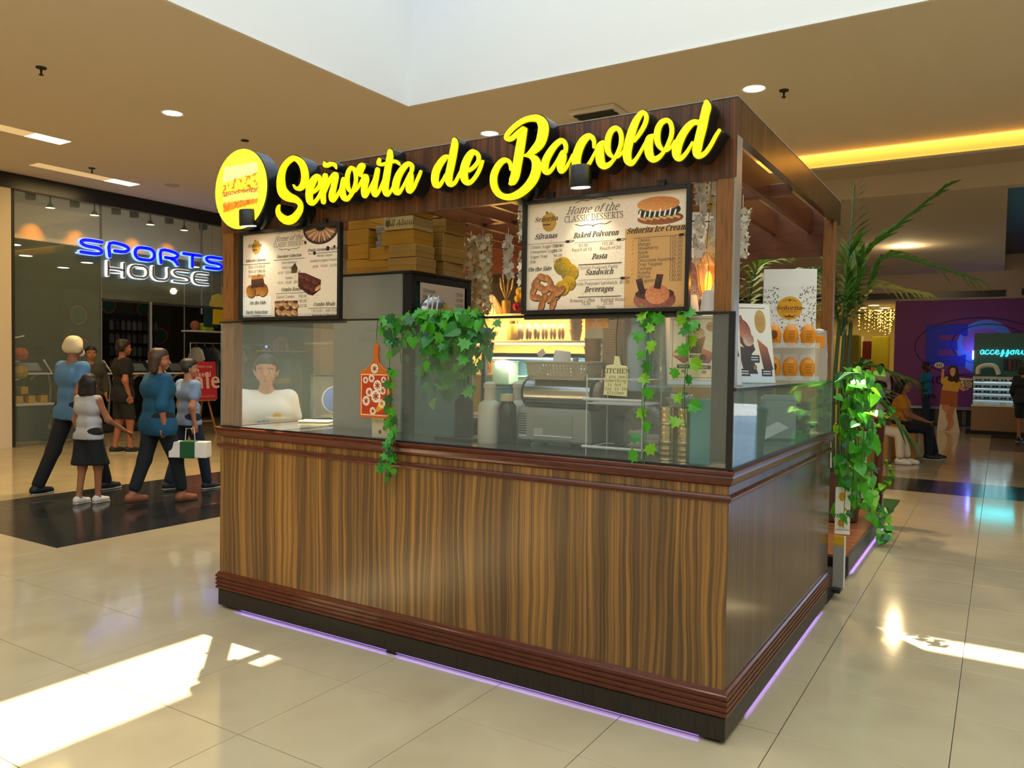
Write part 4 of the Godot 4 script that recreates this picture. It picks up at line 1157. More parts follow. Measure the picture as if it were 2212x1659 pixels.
# ------------------------------------------------------------------ the far side, right of the kiosk (wall in the plane z = -19.6)
func far_side():
	const Z := -19.6
	var purple := mat("hoarding", rgb(128, 62, 128), 0.6)
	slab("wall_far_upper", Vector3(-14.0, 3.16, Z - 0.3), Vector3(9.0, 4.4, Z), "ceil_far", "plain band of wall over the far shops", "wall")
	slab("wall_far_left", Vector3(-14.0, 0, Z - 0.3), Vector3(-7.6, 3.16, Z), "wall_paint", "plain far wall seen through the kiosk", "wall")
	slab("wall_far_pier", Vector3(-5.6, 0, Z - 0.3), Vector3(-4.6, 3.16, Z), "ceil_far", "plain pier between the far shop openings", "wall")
	slab("trim_10", Vector3(-13.0, 3.22, Z), Vector3(0.95, 3.38, Z + 0.03), "band", "long dark slot in the band over the far shops", "trim")
	slab("trim_11", Vector3(1.27, 3.24, Z), Vector3(4.5, 3.40, Z + 0.03), "band", "second dark slot at the far right edge", "trim")
	# hoarding with a big letter
	var h := thing("hoarding", "tall purple hoarding with a big blue letter E in an oval", "hoarding", Vector3(0, 0, Z))
	part("panel", bx(Vector3(-1.48, 0.48, -0.1), Vector3(5.0, 3.17, 0.0)), purple, h)
	part("skirt", bx(Vector3(-1.48, 0.0, -0.1), Vector3(5.0, 0.48, -0.04)), M.graphite, h)
	part("rail", geo().span(Vector3(-1.48, 0.40, -0.04), Vector3(5.0, 0.48, 0.06), 0.01).mesh(), M.alu, h)
	for i in 12:
		part("slat", bx(Vector3(-1.40 + i * 0.3, 0.02, -0.04), Vector3(-1.30 + i * 0.3, 0.40, 0.02), 0.01), mat("pallet_grey", rgb(96, 100, 100), 0.7), h)
	# pale blue and pink discs, dark line ovals, the letter
	var disc := PackedVector2Array()
	for i in 40:
		disc.append(Vector2(0.55 + cos(TAU * i / 40.0) * 0.62, 1.98 + sin(TAU * i / 40.0) * 0.68))
	part("print_disc", geo().prism(disc, 0.004).mesh(), mat("print_blue", rgb(96, 150, 226), 0.5), h)
	var d2 := PackedVector2Array()
	for i in 32:
		d2.append(Vector2(0.5 + cos(TAU * i / 32.0) * 0.45, 2.1 + sin(TAU * i / 32.0) * 0.35))
	part("print_disc", geo().prism(d2, 0.006).mesh(), mat("print_lilac", rgb(150, 96, 170), 0.5), h)
	for o in [[0.40, 1.98, 1.40, 0.73], [0.62, 2.05, 0.80, 0.5], [0.6, 1.2, 1.1, 0.12]]:
		var pts := []
		for i in 49:
			pts.append(Vector3(o[0] + cos(TAU * i / 48.0) * o[2], o[1] + sin(TAU * i / 48.0) * o[3], 0.007))
		part("print_line", geo().tube(pts, 0.011, 5, false, 0.4).mesh(), mat("print_navy", rgb(40, 30, 90), 0.6), h)
	var E := PackedVector2Array([Vector2(-0.80, 2.54), Vector2(0.17, 2.56), Vector2(0.17, 2.27), Vector2(0.10, 2.24), Vector2(0.02, 2.30), Vector2(-0.46, 2.28), Vector2(-0.47, 2.13), Vector2(-0.06, 2.15), Vector2(-0.03, 1.91), Vector2(-0.47, 1.92), Vector2(-0.48, 1.77), Vector2(0.02, 1.76), Vector2(0.10, 1.80), Vector2(0.15, 1.80), Vector2(0.14, 1.49), Vector2(-0.78, 1.55), Vector2(-0.74, 1.62), Vector2(-0.76, 2.46)])
	part("print_letter", geo().prism(E, 0.010).mesh(), mat("print_cobalt", rgb(16, 44, 190), 0.5), h)
	var g := geo()
	text(g, "XO", Vector3(-0.50, 1.13, 0.003), 0.26, "Droid Sans", 1, 0.0, 0.0, true)
	part("lettering", g.mesh(), M.print_navy, h)
	omni("hoarding_light", Vector3(0.32, 1.9, Z + 0.35), Color(0.4, 0.5, 1.0), 0.22, 0.05)
	# boutique beyond the opening left of the hoarding
	slab("wall_boutique_back", Vector3(-9.0, 0, -25.2), Vector3(-1.0, 3.3, -25.0), "wall_paint", "lit back wall of the yellow boutique", "wall")
	slab("wall_boutique_side", Vector3(-1.3, 0, -25.0), Vector3(-1.1, 3.3, Z - 0.3), "wall_paint", "bright side wall of the yellow boutique", "wall")
	slab("wall_boutique_left", Vector3(-9.0, 0, -25.0), Vector3(-8.8, 3.3, Z - 0.3), "wall_paint", "side wall of the yellow boutique behind the kiosk", "wall")
	slab("ceiling_boutique", Vector3(-9.0, 3.16, -25.2), Vector3(-1.1, 3.3, Z - 0.3), "ceil_paint", "warm ceiling of the yellow boutique", "ceiling")
	var lime := mat("lime", rgb(198, 190, 50), 0.6)
	var lime2 := mat("lime_dark", rgb(132, 124, 28), 0.6)
	var pil := geo().span(Vector3(-0.22, 0, -0.22), Vector3(0.22, 2.35, 0.22), 0.02).mesh()
	var pn := 0
	for p in [[-2.75, -21.2], [-2.15, -22.6], [-1.65, -23.6], [-3.6, -22.2], [-4.6, -21.4]]:
		solo("lime_pillar", pil, lime if pn != 0 else lime2, ["lime green pillar just right of the kiosk post, behind the palm", "lime pillar behind the fairy lights", "lime pillar beside the purple hoarding", "lime pillar seen through the kiosk's side opening", "lime pillar left behind the display stand"][pn], "pillar", Vector3(p[0], 0, p[1]), 0.0, "lime pillars of the boutique")
		pn += 1
	solo("cloth_banner", geo().span(Vector3(-0.12, 0, -0.05), Vector3(0.12, 2.2, 0.05), 0.02).mesh(), mat("maroon", rgb(110, 26, 40), 0.7), "dark red hanging banner between the lime pillars", "banner", Vector3(-2.45, 0.0, -22.0))
	solo("white_column", geo().cyl(Vector3.ZERO, Vector3(0, 2.35, 0), 0.12, 0.12, 18).mesh(), M.white, "white round column beside the red banner", "column", Vector3(-2.72, 0.0, -22.4))
	var fit := solo("clothes_stand", geo().span(Vector3(-0.5, 0, -0.2), Vector3(0.5, 1.25, 0.2), 0.06).mesh(), M.black_matt, "dark rack of clothes behind the man in the white jacket", "clothes rack", Vector3(-2.0, 0, -21.0))
	var ln := 0
	for p in [[-2.65, -20.6], [-2.15, -20.8], [-2.6, -21.8], [-2.0, -22.0], [-2.3, -23.0], [-1.7, -23.3]]:
		solo("boutique_downlight", geo().lathe([Vector2(0, -0.006), Vector2(0.13, -0.005), Vector2(0.14, 0)], 18).mesh(), M.lamp_white, "round lamp in the warm boutique ceiling", "downlight", Vector3(p[0], 3.158, p[1]), 0.0, "boutique ceiling lamps")
	# fairy lights hanging in strings
	var fr := RandomNumberGenerator.new()
	fr.seed = 12
	var fg := geo()
	var wires := geo()
	for i in 60:
		var x := fr.randf_range(-2.55, -1.5)
		var z := fr.randf_range(-22.4, -20.6)
		var l := fr.randf_range(0.35, 0.8)
		wires.cyl(Vector3(x, 3.16, z), Vector3(x, 3.16 - l, z), 0.0015, 0.0015, 3)
		var y := 3.02
		while y > 3.16 - l:
			fg.ball(Vector3(x, y, z), Vector3.ONE * 0.014, 6, 4)
			y -= fr.randf_range(0.07, 0.14)
	var fl := thing("fairy_lights", "curtain of warm fairy lights hanging from the boutique ceiling", "fairy lights", Vector3.ZERO)
	var w := part("wires", wires.mesh(), M.brass, fl)
	w.set_meta("kind", "stuff")
	w = part("lamps", fg.mesh(), glow("fairy", Color(1.0, 0.82, 0.4), 3.0), fl)
	w.set_meta("kind", "stuff")
	# accessories stand
	var a := thing("accessory_stand", "accessories stall with wood base, lit shelves and a teal back board", "stall", Vector3(0.36, 0, -17.2))
	part("plinth", bx(Vector3(-0.1, 0, -0.6), Vector3(2.2, 0.08, 0.05), 0.005), M.black_matt, a)
	part("base", bx(Vector3(0, 0.08, -0.6), Vector3(2.2, 0.62, 0.0), 0.006), tri_mat("ply", noise_tex(0.02, [rgb(140, 108, 80), rgb(160, 124, 92)], 256, 21), Vector3(0.8, 9.0, 0.8), 0.5), a)
	part("top", bx(Vector3(-0.01, 0.62, -0.6), Vector3(2.21, 0.65, 0.01), 0.004), M.white, a)
	for y in [0.76, 0.90, 1.02, 1.16]:
		part("shelf", bx(Vector3(0.0, y, -0.35), Vector3(2.1, y + 0.012, -0.02)), M.glass_edge, a)
		part("shelf_lamp", bx(Vector3(0.02, y - 0.012, -0.34), Vector3(2.08, y - 0.004, -0.32)), glow("shelf_glow", Color(0.85, 0.97, 1.0), 2.0), a)
	part("upright", geo().span(Vector3(0.0, 0.65, -0.04), Vector3(0.02, 1.2, -0.02)).span(Vector3(2.08, 0.65, -0.04), Vector3(2.1, 1.2, -0.02)).mesh(), M.black, a)
	part("shelf_back", bx(Vector3(0.0, 0.65, -0.40), Vector3(2.1, 1.28, -0.36)), mat("shelf_white", rgb(214, 224, 226), 0.5), a)
	part("back_board", bx(Vector3(0.0, 0.6, -0.62), Vector3(2.2, 2.26, -0.58), 0.004), mat("teal_board", rgb(66, 112, 112), 0.5), a)
	part("lamp", bx(Vector3(-0.03, 1.66, -0.58), Vector3(0.0, 1.86, -0.55)), M.lamp_white, a)
	area("stall_light", Vector3(1.4, 1.22, -17.40), Vector3(0, -0.7, 1), 1.6, 0.08, Color(0.8, 0.97, 1.0), 0.4)
	# neon word
	var n := thing("neon_sign", "cyan neon accessories word on the teal stall board", "sign", Vector3(0.48, 1.78, -17.77))
	var ng := geo()
	var cx := 0.0
	for c in "accessories":
		var st := []
		match c:
			"a": st = [[0.9, 0.8, 0.5, 1.0, 0.1, 0.6, 0.3, 0.05, 0.7, 0.2, 0.9, 0.9, 0.85, 0.2, 1.1, 0.1]]
			"c": st = [[0.9, 0.8, 0.5, 1.0, 0.1, 0.5, 0.4, 0.02, 1.1, 0.3]]
			"e": st = [[0.15, 0.5, 0.8, 0.6, 0.7, 0.98, 0.3, 0.9, 0.15, 0.4, 0.5, 0.0, 1.1, 0.3]]
			"s": st = [[0.3, 0.1, 0.7, 1.1, 0.8, 0.4, 0.5, -0.4, 0.2, -0.3, 0.6, 0.1, 1.1, 0.4]]
			"o": st = [[0.7, 0.95, 0.2, 0.7, 0.3, 0.1, 0.8, 0.2, 0.8, 0.9, 1.1, 0.8]]
			"r": st = [[0.1, 0.1, 0.4, 1.0, 0.8, 0.85, 0.6, 0.3, 0.8, 0.05, 1.1, 0.3]]
			"i": st = [[0.2, 0.3, 0.5, 1.0, 0.4, 0.2, 0.8, 0.1]]
		for q in st:
			var P := []
			for k in range(0, q.size(), 2):
				P.append(Vector3(cx + q[k] * 0.088, q[k + 1] * 0.10, 0.012))
			ng.tube(smooth(P, 3), 0.012, 6)
		cx += 0.096
	part("tube", ng.mesh(), M.neon_cyan, n)
	area("neon_light", Vector3(1.0, 1.83, -17.70), Vector3.BACK, 1.0, 0.1, Color(0.1, 0.85, 0.9), 0.35)
	# goods of the stall
	var sun := geo()
	for s in [-1.0, 1.0]:
		sun.ball(Vector3(s * 0.032, 0.03, 0), Vector3(0.028, 0.022, 0.006), 10, 6)
		sun.tube([Vector3(s * 0.06, 0.035, 0), Vector3(s * 0.062, 0.03, -0.12)], 0.003, 4)
	sun.tube([Vector3(-0.01, 0.036, 0.002), Vector3(0.01, 0.036, 0.002)], 0.003, 4)
	var sm := sun.mesh()
	for r in 4:
		for i in 8:
			solo("sunglasses", sm, M.black if (i + r) % 3 else mat("shade_brown", rgb(90, 60, 40), 0.3), "dark sunglasses lined up on a lit shelf of the stall", "sunglasses", Vector3(0.48 + i * 0.16, [0.775, 0.915, 1.035, 1.175][r] , -17.32), 0.0, "sunglasses on the stall")
	solo("white_handbag", geo().tube(smooth([Vector3(-0.2, 0, 0), Vector3(-0.19, 0.14, 0), Vector3(-0.05, 0.2, 0), Vector3(0.12, 0.18, 0), Vector3(0.2, 0.0, 0)], 4), 0.05, 10).mesh(), M.white, "chunky white padded travel pillow on top of the stall's shelves", "pillow", Vector3(0.66, 1.33, -17.55))
	for i in 4:
		solo("phone_case", geo().span(Vector3(-0.035, 0, -0.008), Vector3(0.035, 0.26, 0.008), 0.006).mesh(), mat("case%d" % i, [rgb(24, 30, 34), rgb(120, 50, 60), rgb(40, 50, 60), rgb(70, 40, 60)][i], 0.4), "slim upright case hanging on the teal stall board below the neon", "case", Vector3(0.98 + i * 0.085, 1.42, -17.755), 0.0, "cases on the stall board")
	for q in [[0.55, "small white price card left on the stall counter"], [0.95, "small white price card in the middle of the stall counter"], [1.2, "small white price card right on the stall counter"]]:
		solo("price_card", geo(Transform3D(Basis(Vector3.RIGHT, -0.4), Vector3.ZERO)).span(Vector3(-0.06, 0, -0.003), Vector3(0.06, 0.07, 0.003)).mesh(), M.white, q[1], "card", Vector3(q[0], 0.652, -17.22))
	# cardboard standee of a woman
	standee()
	# bench cubes
	var cm := mat("cube_oak", rgb(172, 122, 44), 0.5)
	solo("cube_seat", geo().span(Vector3(-0.24, 0, -0.22), Vector3(0.24, 0.43, 0.22), 0.012).mesh(), cm, "ochre cube seat under the woman in white trousers", "stool", Vector3(-0.76, 0, -10.25))
	solo("cube_seat", geo().span(Vector3(-0.24, 0, -0.22), Vector3(0.24, 0.42, 0.22), 0.012).mesh(), cm, "ochre cube seat under the woman in the yellow top", "stool", Vector3(-0.46, 0, -11.15))

func standee():
	var s := thing("standee", "flat cardboard cutout of a long haired woman in yellow top and tan skirt", "standee", Vector3(-0.07, 0, -17.4), -0.12)
	var P := func(a: Array) -> PackedVector2Array:
		var q := PackedVector2Array()
		for i in range(0, a.size(), 2):
			q.append(Vector2(a[i], a[i + 1]))
		return q
	var put := func(n: String, a: Array, z: float, c: Color):
		part(n, geo(Transform3D(Basis(), Vector3(0, 0, z))).prism(P.call(a), 0.004).mesh(), mat("standee_%s_%d" % [n, int(a[0] * 1000)], c, 0.6), s)
	put.call("board", [-0.25, 0.0, 0.22, 0.0, 0.12, 0.56, -0.2, 0.62], -0.012, rgb(216, 204, 190))
	put.call("leg_print", [-0.16, 0.64, 0.0, 0.62, 0.02, 0.5, 0.06, 0.36, 0.1, 0.2, 0.06, 0.1, 0.02, 0.02, -0.04, 0.04, 0.02, 0.12, -0.02, 0.3, -0.1, 0.46, -0.17, 0.54], -0.007, rgb(206, 140, 104))
	put.call("leg_print", [0.02, 0.6, -0.08, 0.36, -0.02, 0.2, -0.06, 0.06, -0.12, 0.02, -0.02, 0.02, 0.03, 0.2, 0.1, 0.56], -0.0065, rgb(190, 126, 92))
	put.call("skirt_print", [-0.19, 0.94, 0.15, 0.92, 0.16, 0.54, 0.02, 0.62, -0.2, 0.62], -0.003, rgb(170, 92, 44))
	put.call("top_print", [-0.1, 1.26, 0.12, 1.24, 0.2, 1.12, 0.16, 0.92, -0.18, 0.95, -0.14, 1.08, -0.18, 1.1, -0.2, 1.14], 0.001, rgb(222, 176, 66))
	put.call("arm_print", [-0.2, 1.14, -0.12, 1.08, -0.14, 1.2, -0.13, 1.42, -0.18, 1.44], 0.0, rgb(214, 150, 112))
	put.call("arm_print", [0.16, 1.0, 0.2, 1.1, 0.3, 1.0, 0.38, 1.03, 0.36, 0.98, 0.26, 0.94], 0.0, rgb(214, 150, 112))
	put.call("hair_print", [-0.06, 1.44, 0.0, 1.52, 0.1, 1.52, 0.15, 1.42, 0.18, 1.2, 0.14, 1.12, 0.06, 1.16, 0.02, 1.14, -0.06, 1.18, -0.04, 1.3], 0.005, rgb(40, 22, 18))
	put.call("face_print", [-0.02, 1.42, 0.02, 1.47, 0.08, 1.46, 0.1, 1.4, 0.08, 1.3, 0.04, 1.26, 0.0, 1.3, -0.02, 1.36], 0.009, rgb(222, 164, 126))
	put.call("smile_print", [0.015, 1.325, 0.065, 1.33, 0.055, 1.31, 0.03, 1.305], 0.013, rgb(240, 230, 220))
	put.call("eye_print", [0.0, 1.385, 0.02, 1.39, 0.02, 1.38, 0.0, 1.375], 0.013, rgb(40, 24, 20))
	put.call("eye_print", [0.055, 1.39, 0.08, 1.388, 0.078, 1.378, 0.056, 1.38], 0.013, rgb(40, 24, 20))
	var bal := []
	for i in 18:
		bal.append_array([-0.24 + cos(TAU * i / 18.0) * 0.10, 1.52 + sin(TAU * i / 18.0) * 0.065])
	put.call("bubble_print", bal, 0.002, rgb(206, 212, 196))
	put.call("card_print", [0.10, 1.06, 0.44, 1.03, 0.45, 1.22, 0.11, 1.25], -0.001, rgb(226, 206, 186))
	var g := geo()
	text(g, "EO", Vector3(-0.24, 1.515, 0.0068), 0.09, "Droid Sans", 1, 0.0, 0.0, true)
	text(g, "Be you.", Vector3(0.28, 1.175, 0.0038), 0.105, "Droid Sans", 1, 0.0, 0.0, true)
	text(g, "Be EO.", Vector3(0.28, 1.09, 0.0038), 0.105, "Droid Sans", 1, 0.0, 0.0, true)
	part("lettering", g.mesh(), M.black_matt, s)
	part("prop", geo().tube([Vector3(-0.2, 0.0, -0.3), Vector3(-0.05, 0.5, -0.014)], 0.012, 5).mesh(), M.white_plastic, s)

# ------------------------------------------------------------------ things on and in the kiosk
const TOP := 1.078

func counter_things():
	fridge()
	cake_boxes()
	bottles_and_oven()
	cups_and_tins()
	back_counter()
	side_shelf()
	pendants()
	cash_corner()

func fridge():
	var f := thing("display_fridge", "tall grey display fridge whose glass door faces sideways inside the kiosk", "fridge", Vector3(-2.285, 0, -0.77))
	var body := mat("fridge_grey", rgb(150, 152, 142), 0.32, 0.25)
	part("cabinet", geo().span(Vector3(-0.305, 0.05, -0.30), Vector3(0.24, 1.99, 0.30), 0.006).mesh(), body, f)
	part("top_trim", bx(Vector3(-0.307, 1.985, -0.302), Vector3(0.307, 2.0, 0.302), 0.003), M.black_matt, f)
	part("base", bx(Vector3(-0.29, 0.0, -0.28), Vector3(0.29, 0.05, 0.28)), M.black_matt, f)
	var d := part("door", geo().span(Vector3(0.245, 0.06, 0.25), Vector3(0.305, 1.985, 0.30), 0.004).span(Vector3(0.245, 0.06, -0.30), Vector3(0.305, 1.985, -0.255), 0.004).span(Vector3(0.245, 1.94, -0.255), Vector3(0.305, 1.985, 0.25), 0.004).span(Vector3(0.245, 0.06, -0.255), Vector3(0.305, 0.12, 0.25), 0.004).mesh(), M.black, f)
	part("glass", bx(Vector3(0.27, 0.12, -0.255), Vector3(0.28, 1.94, 0.25)), M.glass_tint, d)
	part("handle", geo().tube([Vector3(0.305, 1.0, -0.27), Vector3(0.34, 1.0, -0.27), Vector3(0.34, 1.5, -0.27), Vector3(0.305, 1.5, -0.27)], 0.009, 8).mesh(), M.chrome, d)
	var g := geo(Transform3D(Basis(Vector3.UP, 0), Vector3(0.05, 1.62, 0.3012)))
	text(g, "WHAT'S", Vector3(0.0, 0.05, 0), 0.06, "Droid Sans", 1)
	text(g, "AVAILABLE", Vector3(0.0, -0.01, 0), 0.06, "Droid Sans", 1)
	part("lettering", g.mesh(), mat("fridge_print", rgb(132, 136, 128), 0.3), f)
	# a menu sheet on the fridge door, a silver pouch and a yellow leaf hanging before it
	var s := thing("price_sheet", "cream price sheet taped to the fridge door above the ivy", "price list", Vector3(-1.978, 1.66, -0.77), PI / 2)
	part("sheet", bx(Vector3(-0.22, -0.02, 0), Vector3(0.22, 0.28, 0.003)), mat("sheet_cream", rgb(226, 206, 180), 0.6), s)
	g = geo()
	for i in 7:
		text(g, ["Silvanas", "Sans Rival", "Yema Cake", "Ube Cake", "Torta", "Polvoron", "Barquillos"][i], Vector3(-0.2, 0.235 - i * 0.034, 0.0036), 0.03, "Droid Serif", 0, 0.2)
		text(g, "120.00", Vector3(0.2, 0.235 - i * 0.034, 0.0036), 0.026, "Droid Sans", 2)
	part("lettering", g.mesh(), M.black_matt, s)
	var p := thing("silver_pouch", "shiny silver plastic pouch tied with white straps by the fridge door", "pouch", Vector3(-1.90, 1.66, -0.58), 1.1)
	part("bag", geo().ball(Vector3(0, 0.09, 0), Vector3(0.10, 0.11, 0.045), 14, 10).mesh(), mat("foil", rgb(170, 172, 168), 0.22, 0.85), p)
	for i in 3:
		part("strap", geo().tube([Vector3(-0.09 + i * 0.03, 0.02, 0.045), Vector3(-0.07 + i * 0.03, 0.1, 0.055), Vector3(-0.04 + i * 0.03, 0.2, 0.02)], 0.005, 5).mesh(), M.white, p)
	solo("dry_leaf", leaf_mesh(0.085, 5), mat("leaf_mustard", rgb(176, 150, 56), 0.6, 0.0, {"backlight_enabled": true, "backlight": Color(0.3, 0.25, 0.06)}), "mustard yellow artificial maple leaf hanging by the silver pouch", "leaf", Vector3(-1.86, 1.80, -0.60), 0.9)

func cake_boxes():
	var gold := mat("box_gold", rgb(196, 142, 44), 0.42, 0.25)
	var kraft := mat("box_kraft", rgb(176, 136, 66), 0.45, 0.2)
	var tanm := mat("box_pale", rgb(196, 170, 110), 0.5, 0.1)
	var silver := mat("box_silver", rgb(196, 196, 192), 0.3, 0.7)
	# x, z, first height, number, width, height, depth, material, words
	var st := [
		[-2.42, -0.60, 2.0, 4, 0.17, 0.088, 0.2, gold, "left stack on the fridge, behind the small menu board"],
		[-2.25, -0.60, 2.0, 2, 0.19, 0.075, 0.19, gold, "low stack in the middle front of the fridge top"],
		[-2.25, -0.60, 2.154, 3, 0.115, 0.042, 0.12, silver, "silver pile on the middle low stack"],
		[-2.06, -0.58, 2.0, 1, 0.2, 0.08, 0.2, kraft, "bottom of the right stack on the fridge"],
		[-2.055, -0.57, 2.082, 1, 0.19, 0.07, 0.19, kraft, "second of the right stack on the fridge"],
		[-2.10, -0.585, 2.154, 1, 0.23, 0.085, 0.2, gold, "widest of the right stack on the fridge"],
		[-2.085, -0.575, 2.241, 1, 0.21, 0.075, 0.2, tanm, "printed one in the right stack on the fridge"],
		[-2.075, -0.57, 2.318, 1, 0.2, 0.08, 0.2, gold, "top of the right stack on the fridge"],
		[-2.36, -0.86, 2.0, 5, 0.2, 0.08, 0.2, kraft, "back left stack on the fridge"],
		[-2.09, -0.88, 2.0, 5, 0.22, 0.085, 0.22, kraft, "back right stack on the fridge"],
	]
	var words := ["bottom", "second", "third", "fourth", "topmost"]
	for s in st:
		for i in s[3]:
			var w: float = s[4]
			var h: float = s[5]
			var d: float = s[6]
			var lab: String = "box, %s of the %s" % [words[i], s[8]] if s[3] > 1 else "box, %s" % s[8]
			var o := thing("cake_box", ("silver carton " if s[7] == silver else ("pale printed cake " if s[7] == tanm else ("brown kraft cake " if s[7] == kraft else "golden cake "))) + lab, "box", Vector3(s[0] + (0.006 if i % 2 else -0.004), s[2] + i * (h + 0.002), s[1]), [0.05, -0.06, 0.02][i % 3], "cake boxes on top of the fridge")
			part("base", geo().span(Vector3(-w / 2, 0, -d / 2), Vector3(w / 2, h * 0.55, d / 2), 0.003).mesh(), s[7], o)
			part("lid", geo().span(Vector3(-w / 2 - 0.002, h * 0.4, -d / 2 - 0.002), Vector3(w / 2 + 0.002, h, d / 2 + 0.002), 0.004).mesh(), s[7], o)
			if s[7] == tanm:
				var g := geo()
				text(g, "All About", Vector3(0.02, h * 0.5, d / 2 + 0.0025), 0.045, "Droid Serif", 1, 0.3)
				g.ball(Vector3(-0.075, h * 0.5, d / 2 + 0.002), Vector3(0.016, 0.022, 0.001), 12, 6)
				part("lettering", g.mesh(), mat("box_print", rgb(104, 80, 34), 0.5), o)

func bottle_prof(h: float, r: float) -> Array:
	return [Vector2(0, 0), Vector2(r * 0.94, 0), Vector2(r, 0.006), Vector2(r, h * 0.58), Vector2(r * 0.9, h * 0.65), Vector2(r * 0.5, h * 0.70), Vector2(r * 0.46, h * 0.90), Vector2(r * 0.52, h * 0.91), Vector2(r * 0.52, h * 0.965), Vector2(r * 0.3, h), Vector2(0, h)]

func bottles_and_oven():
	var wb := mat("bottle_white", rgb(214, 212, 192), 0.38)
	for p in [[-1.30, -0.27, "white plastic sauce bottle at the front, right of the ivy"], [-1.21, -0.40, "white sauce bottle half hidden behind the front one"]]:
		var o := thing("sauce_bottle", p[2], "bottle", Vector3(p[0], TOP, p[1]), 0.0, "white sauce bottles")
		part("body", geo().lathe(bottle_prof(0.31, 0.058).slice(0, 7) + [Vector2(0, 0.31 * 0.9)], 24).mesh(), wb, o)
		part("cap", geo().lathe([Vector2(0.028, 0.31 * 0.895), Vector2(0.031, 0.31 * 0.9), Vector2(0.031, 0.31 * 0.965), Vector2(0.018, 0.31), Vector2(0, 0.31)], 20).mesh(), wb, o)
	var jb := thing("syrup_bottle", "dark syrup bottle with a pale cap beside the oven", "bottle", Vector3(-1.195, TOP, -0.272))
	part("body", geo().lathe([Vector2(0, 0), Vector2(0.044, 0), Vector2(0.046, 0.01), Vector2(0.046, 0.19), Vector2(0.03, 0.215), Vector2(0, 0.215)], 22).mesh(), mat("syrup", rgb(22, 20, 20), 0.12), jb)
	part("cap", geo().lathe([Vector2(0.03, 0.215), Vector2(0.036, 0.218), Vector2(0.034, 0.25), Vector2(0, 0.254)], 18).mesh(), mat("cap_cream", rgb(206, 190, 150), 0.5), jb)
	# oven with its vented back to the customer
	var ov := thing("countertop_oven", "grey countertop oven seen from its vented back, under the steel drum", "oven", Vector3(-0.955, TOP, -0.38), 0.015)
	var grey := mat("oven_grey", rgb(150, 156, 146), 0.42, 0.2)
	var poly := PackedVector2Array()
	for c in [[0.175, 0.155, 0.0], [-0.175, 0.155, PI / 2], [-0.185, 0.03, PI], [0.185, 0.03, PI * 1.5]]:
		for i in 5:
			var a: float = c[2] + PI / 2 * i / 4.0
			poly.append(Vector2(c[0] + cos(a) * 0.022, c[1] + sin(a) * 0.022))
	var body := part("body", geo(Transform3D(Basis(), Vector3(0, 0.012, -0.17))).prism(poly, 0.25, 0.012).mesh(), grey, ov)
	part("back_panel", bx(Vector3(-0.10, 0.035, 0.08), Vector3(0.11, 0.155, 0.0835), 0.003), mat("oven_panel", rgb(144, 150, 140), 0.45, 0.2), body)
	for i in 9:
		part("vent", bx(Vector3(-0.185, 0.058 + i * 0.012, 0.0795), Vector3(-0.145, 0.0625 + i * 0.012, 0.0815)), M.black_matt, body)
	part("trim", bx(Vector3(-0.10, 0.052, 0.0835), Vector3(0.11, 0.057, 0.0855)), M.white, body)
	part("trim", bx(Vector3(-0.186, 0.046, 0.0795), Vector3(-0.145, 0.052, 0.082)), M.white, body)
	part("rating_plate", bx(Vector3(-0.10, 0.06, 0.0835), Vector3(-0.05, 0.09, 0.0845)), mat("plate_grey", rgb(186, 186, 176), 0.4), body)
	for x in [-0.125, 0.095]:
		part("foot", geo().cyl(Vector3(x, 0.022, 0.07), Vector3(x, 0.018, 0.095), 0.011, 0.009, 10).mesh(), M.black_matt, ov)
	for x in [-0.15, 0.15]:
		for z in [-0.13, 0.05]:
			part("foot", geo().cyl(Vector3(x, 0.0, z), Vector3(x, 0.016, z), 0.012, 0.012, 8).mesh(), M.black_matt, ov)
	# steel drum lying on the oven
	var dr := thing("steel_drum", "polished steel drum with black end rims lying on the grey oven", "drum", Vector3(-0.93, TOP + 0.193, -0.36))
	part("barrel", geo().cyl(Vector3(-0.195, 0.068, 0), Vector3(0.175, 0.068, 0), 0.066, 0.066, 36).mesh(), M.steel, dr)
	for x in [-0.2, 0.175]:
		part("rim", geo().cyl(Vector3(x, 0.068, 0), Vector3(x + 0.012, 0.068, 0), 0.070, 0.070, 36, 0.003).mesh(), M.black, dr)
	part("end_cap", geo().cyl(Vector3(0.187, 0.068, 0), Vector3(0.215, 0.068, 0), 0.064, 0.055, 30, 0.006).mesh(), mat("dusty_steel", rgb(150, 126, 112), 0.4, 0.5), dr)
	part("knob", geo().cyl(Vector3(0.215, 0.04, 0.02), Vector3(0.23, 0.04, 0.02), 0.012, 0.012, 10).mesh(), M.black_matt, dr)
	part("saddle", geo().span(Vector3(-0.19, 0.0, -0.05), Vector3(0.19, 0.014, 0.05), 0.004).mesh(), M.black, dr)
	# perforated basket
	var bk := thing("plastic_basket", "beige perforated plastic basket on top of the steel drum", "basket", Vector3(-0.925, TOP + 0.193 + 0.136, -0.36))
	var bm := mat("basket_beige", rgb(178, 160, 124), 0.5)
	var wall := geo()
	for side in [[Vector3(0, 0, 0.075), 0.0, 0.30], [Vector3(0, 0, -0.075), PI, 0.30], [Vector3(0.15, 0, 0), PI / 2, 0.15], [Vector3(-0.15, 0, 0), -PI / 2, 0.15]]:
		wall.xf = Transform3D(Basis(Vector3.UP, side[1]), side[0]) * Transform3D(Basis(Vector3.RIGHT, 0.22), Vector3.ZERO)
		var n := int(side[2] / 0.0185)
		var hw: float = side[2] / 2.0
		for r in 5:
			wall.span(Vector3(-hw - 0.012, 0.012 + r * 0.0155, -0.0015), Vector3(hw + 0.012, 0.019 + r * 0.0155, 0.0015))
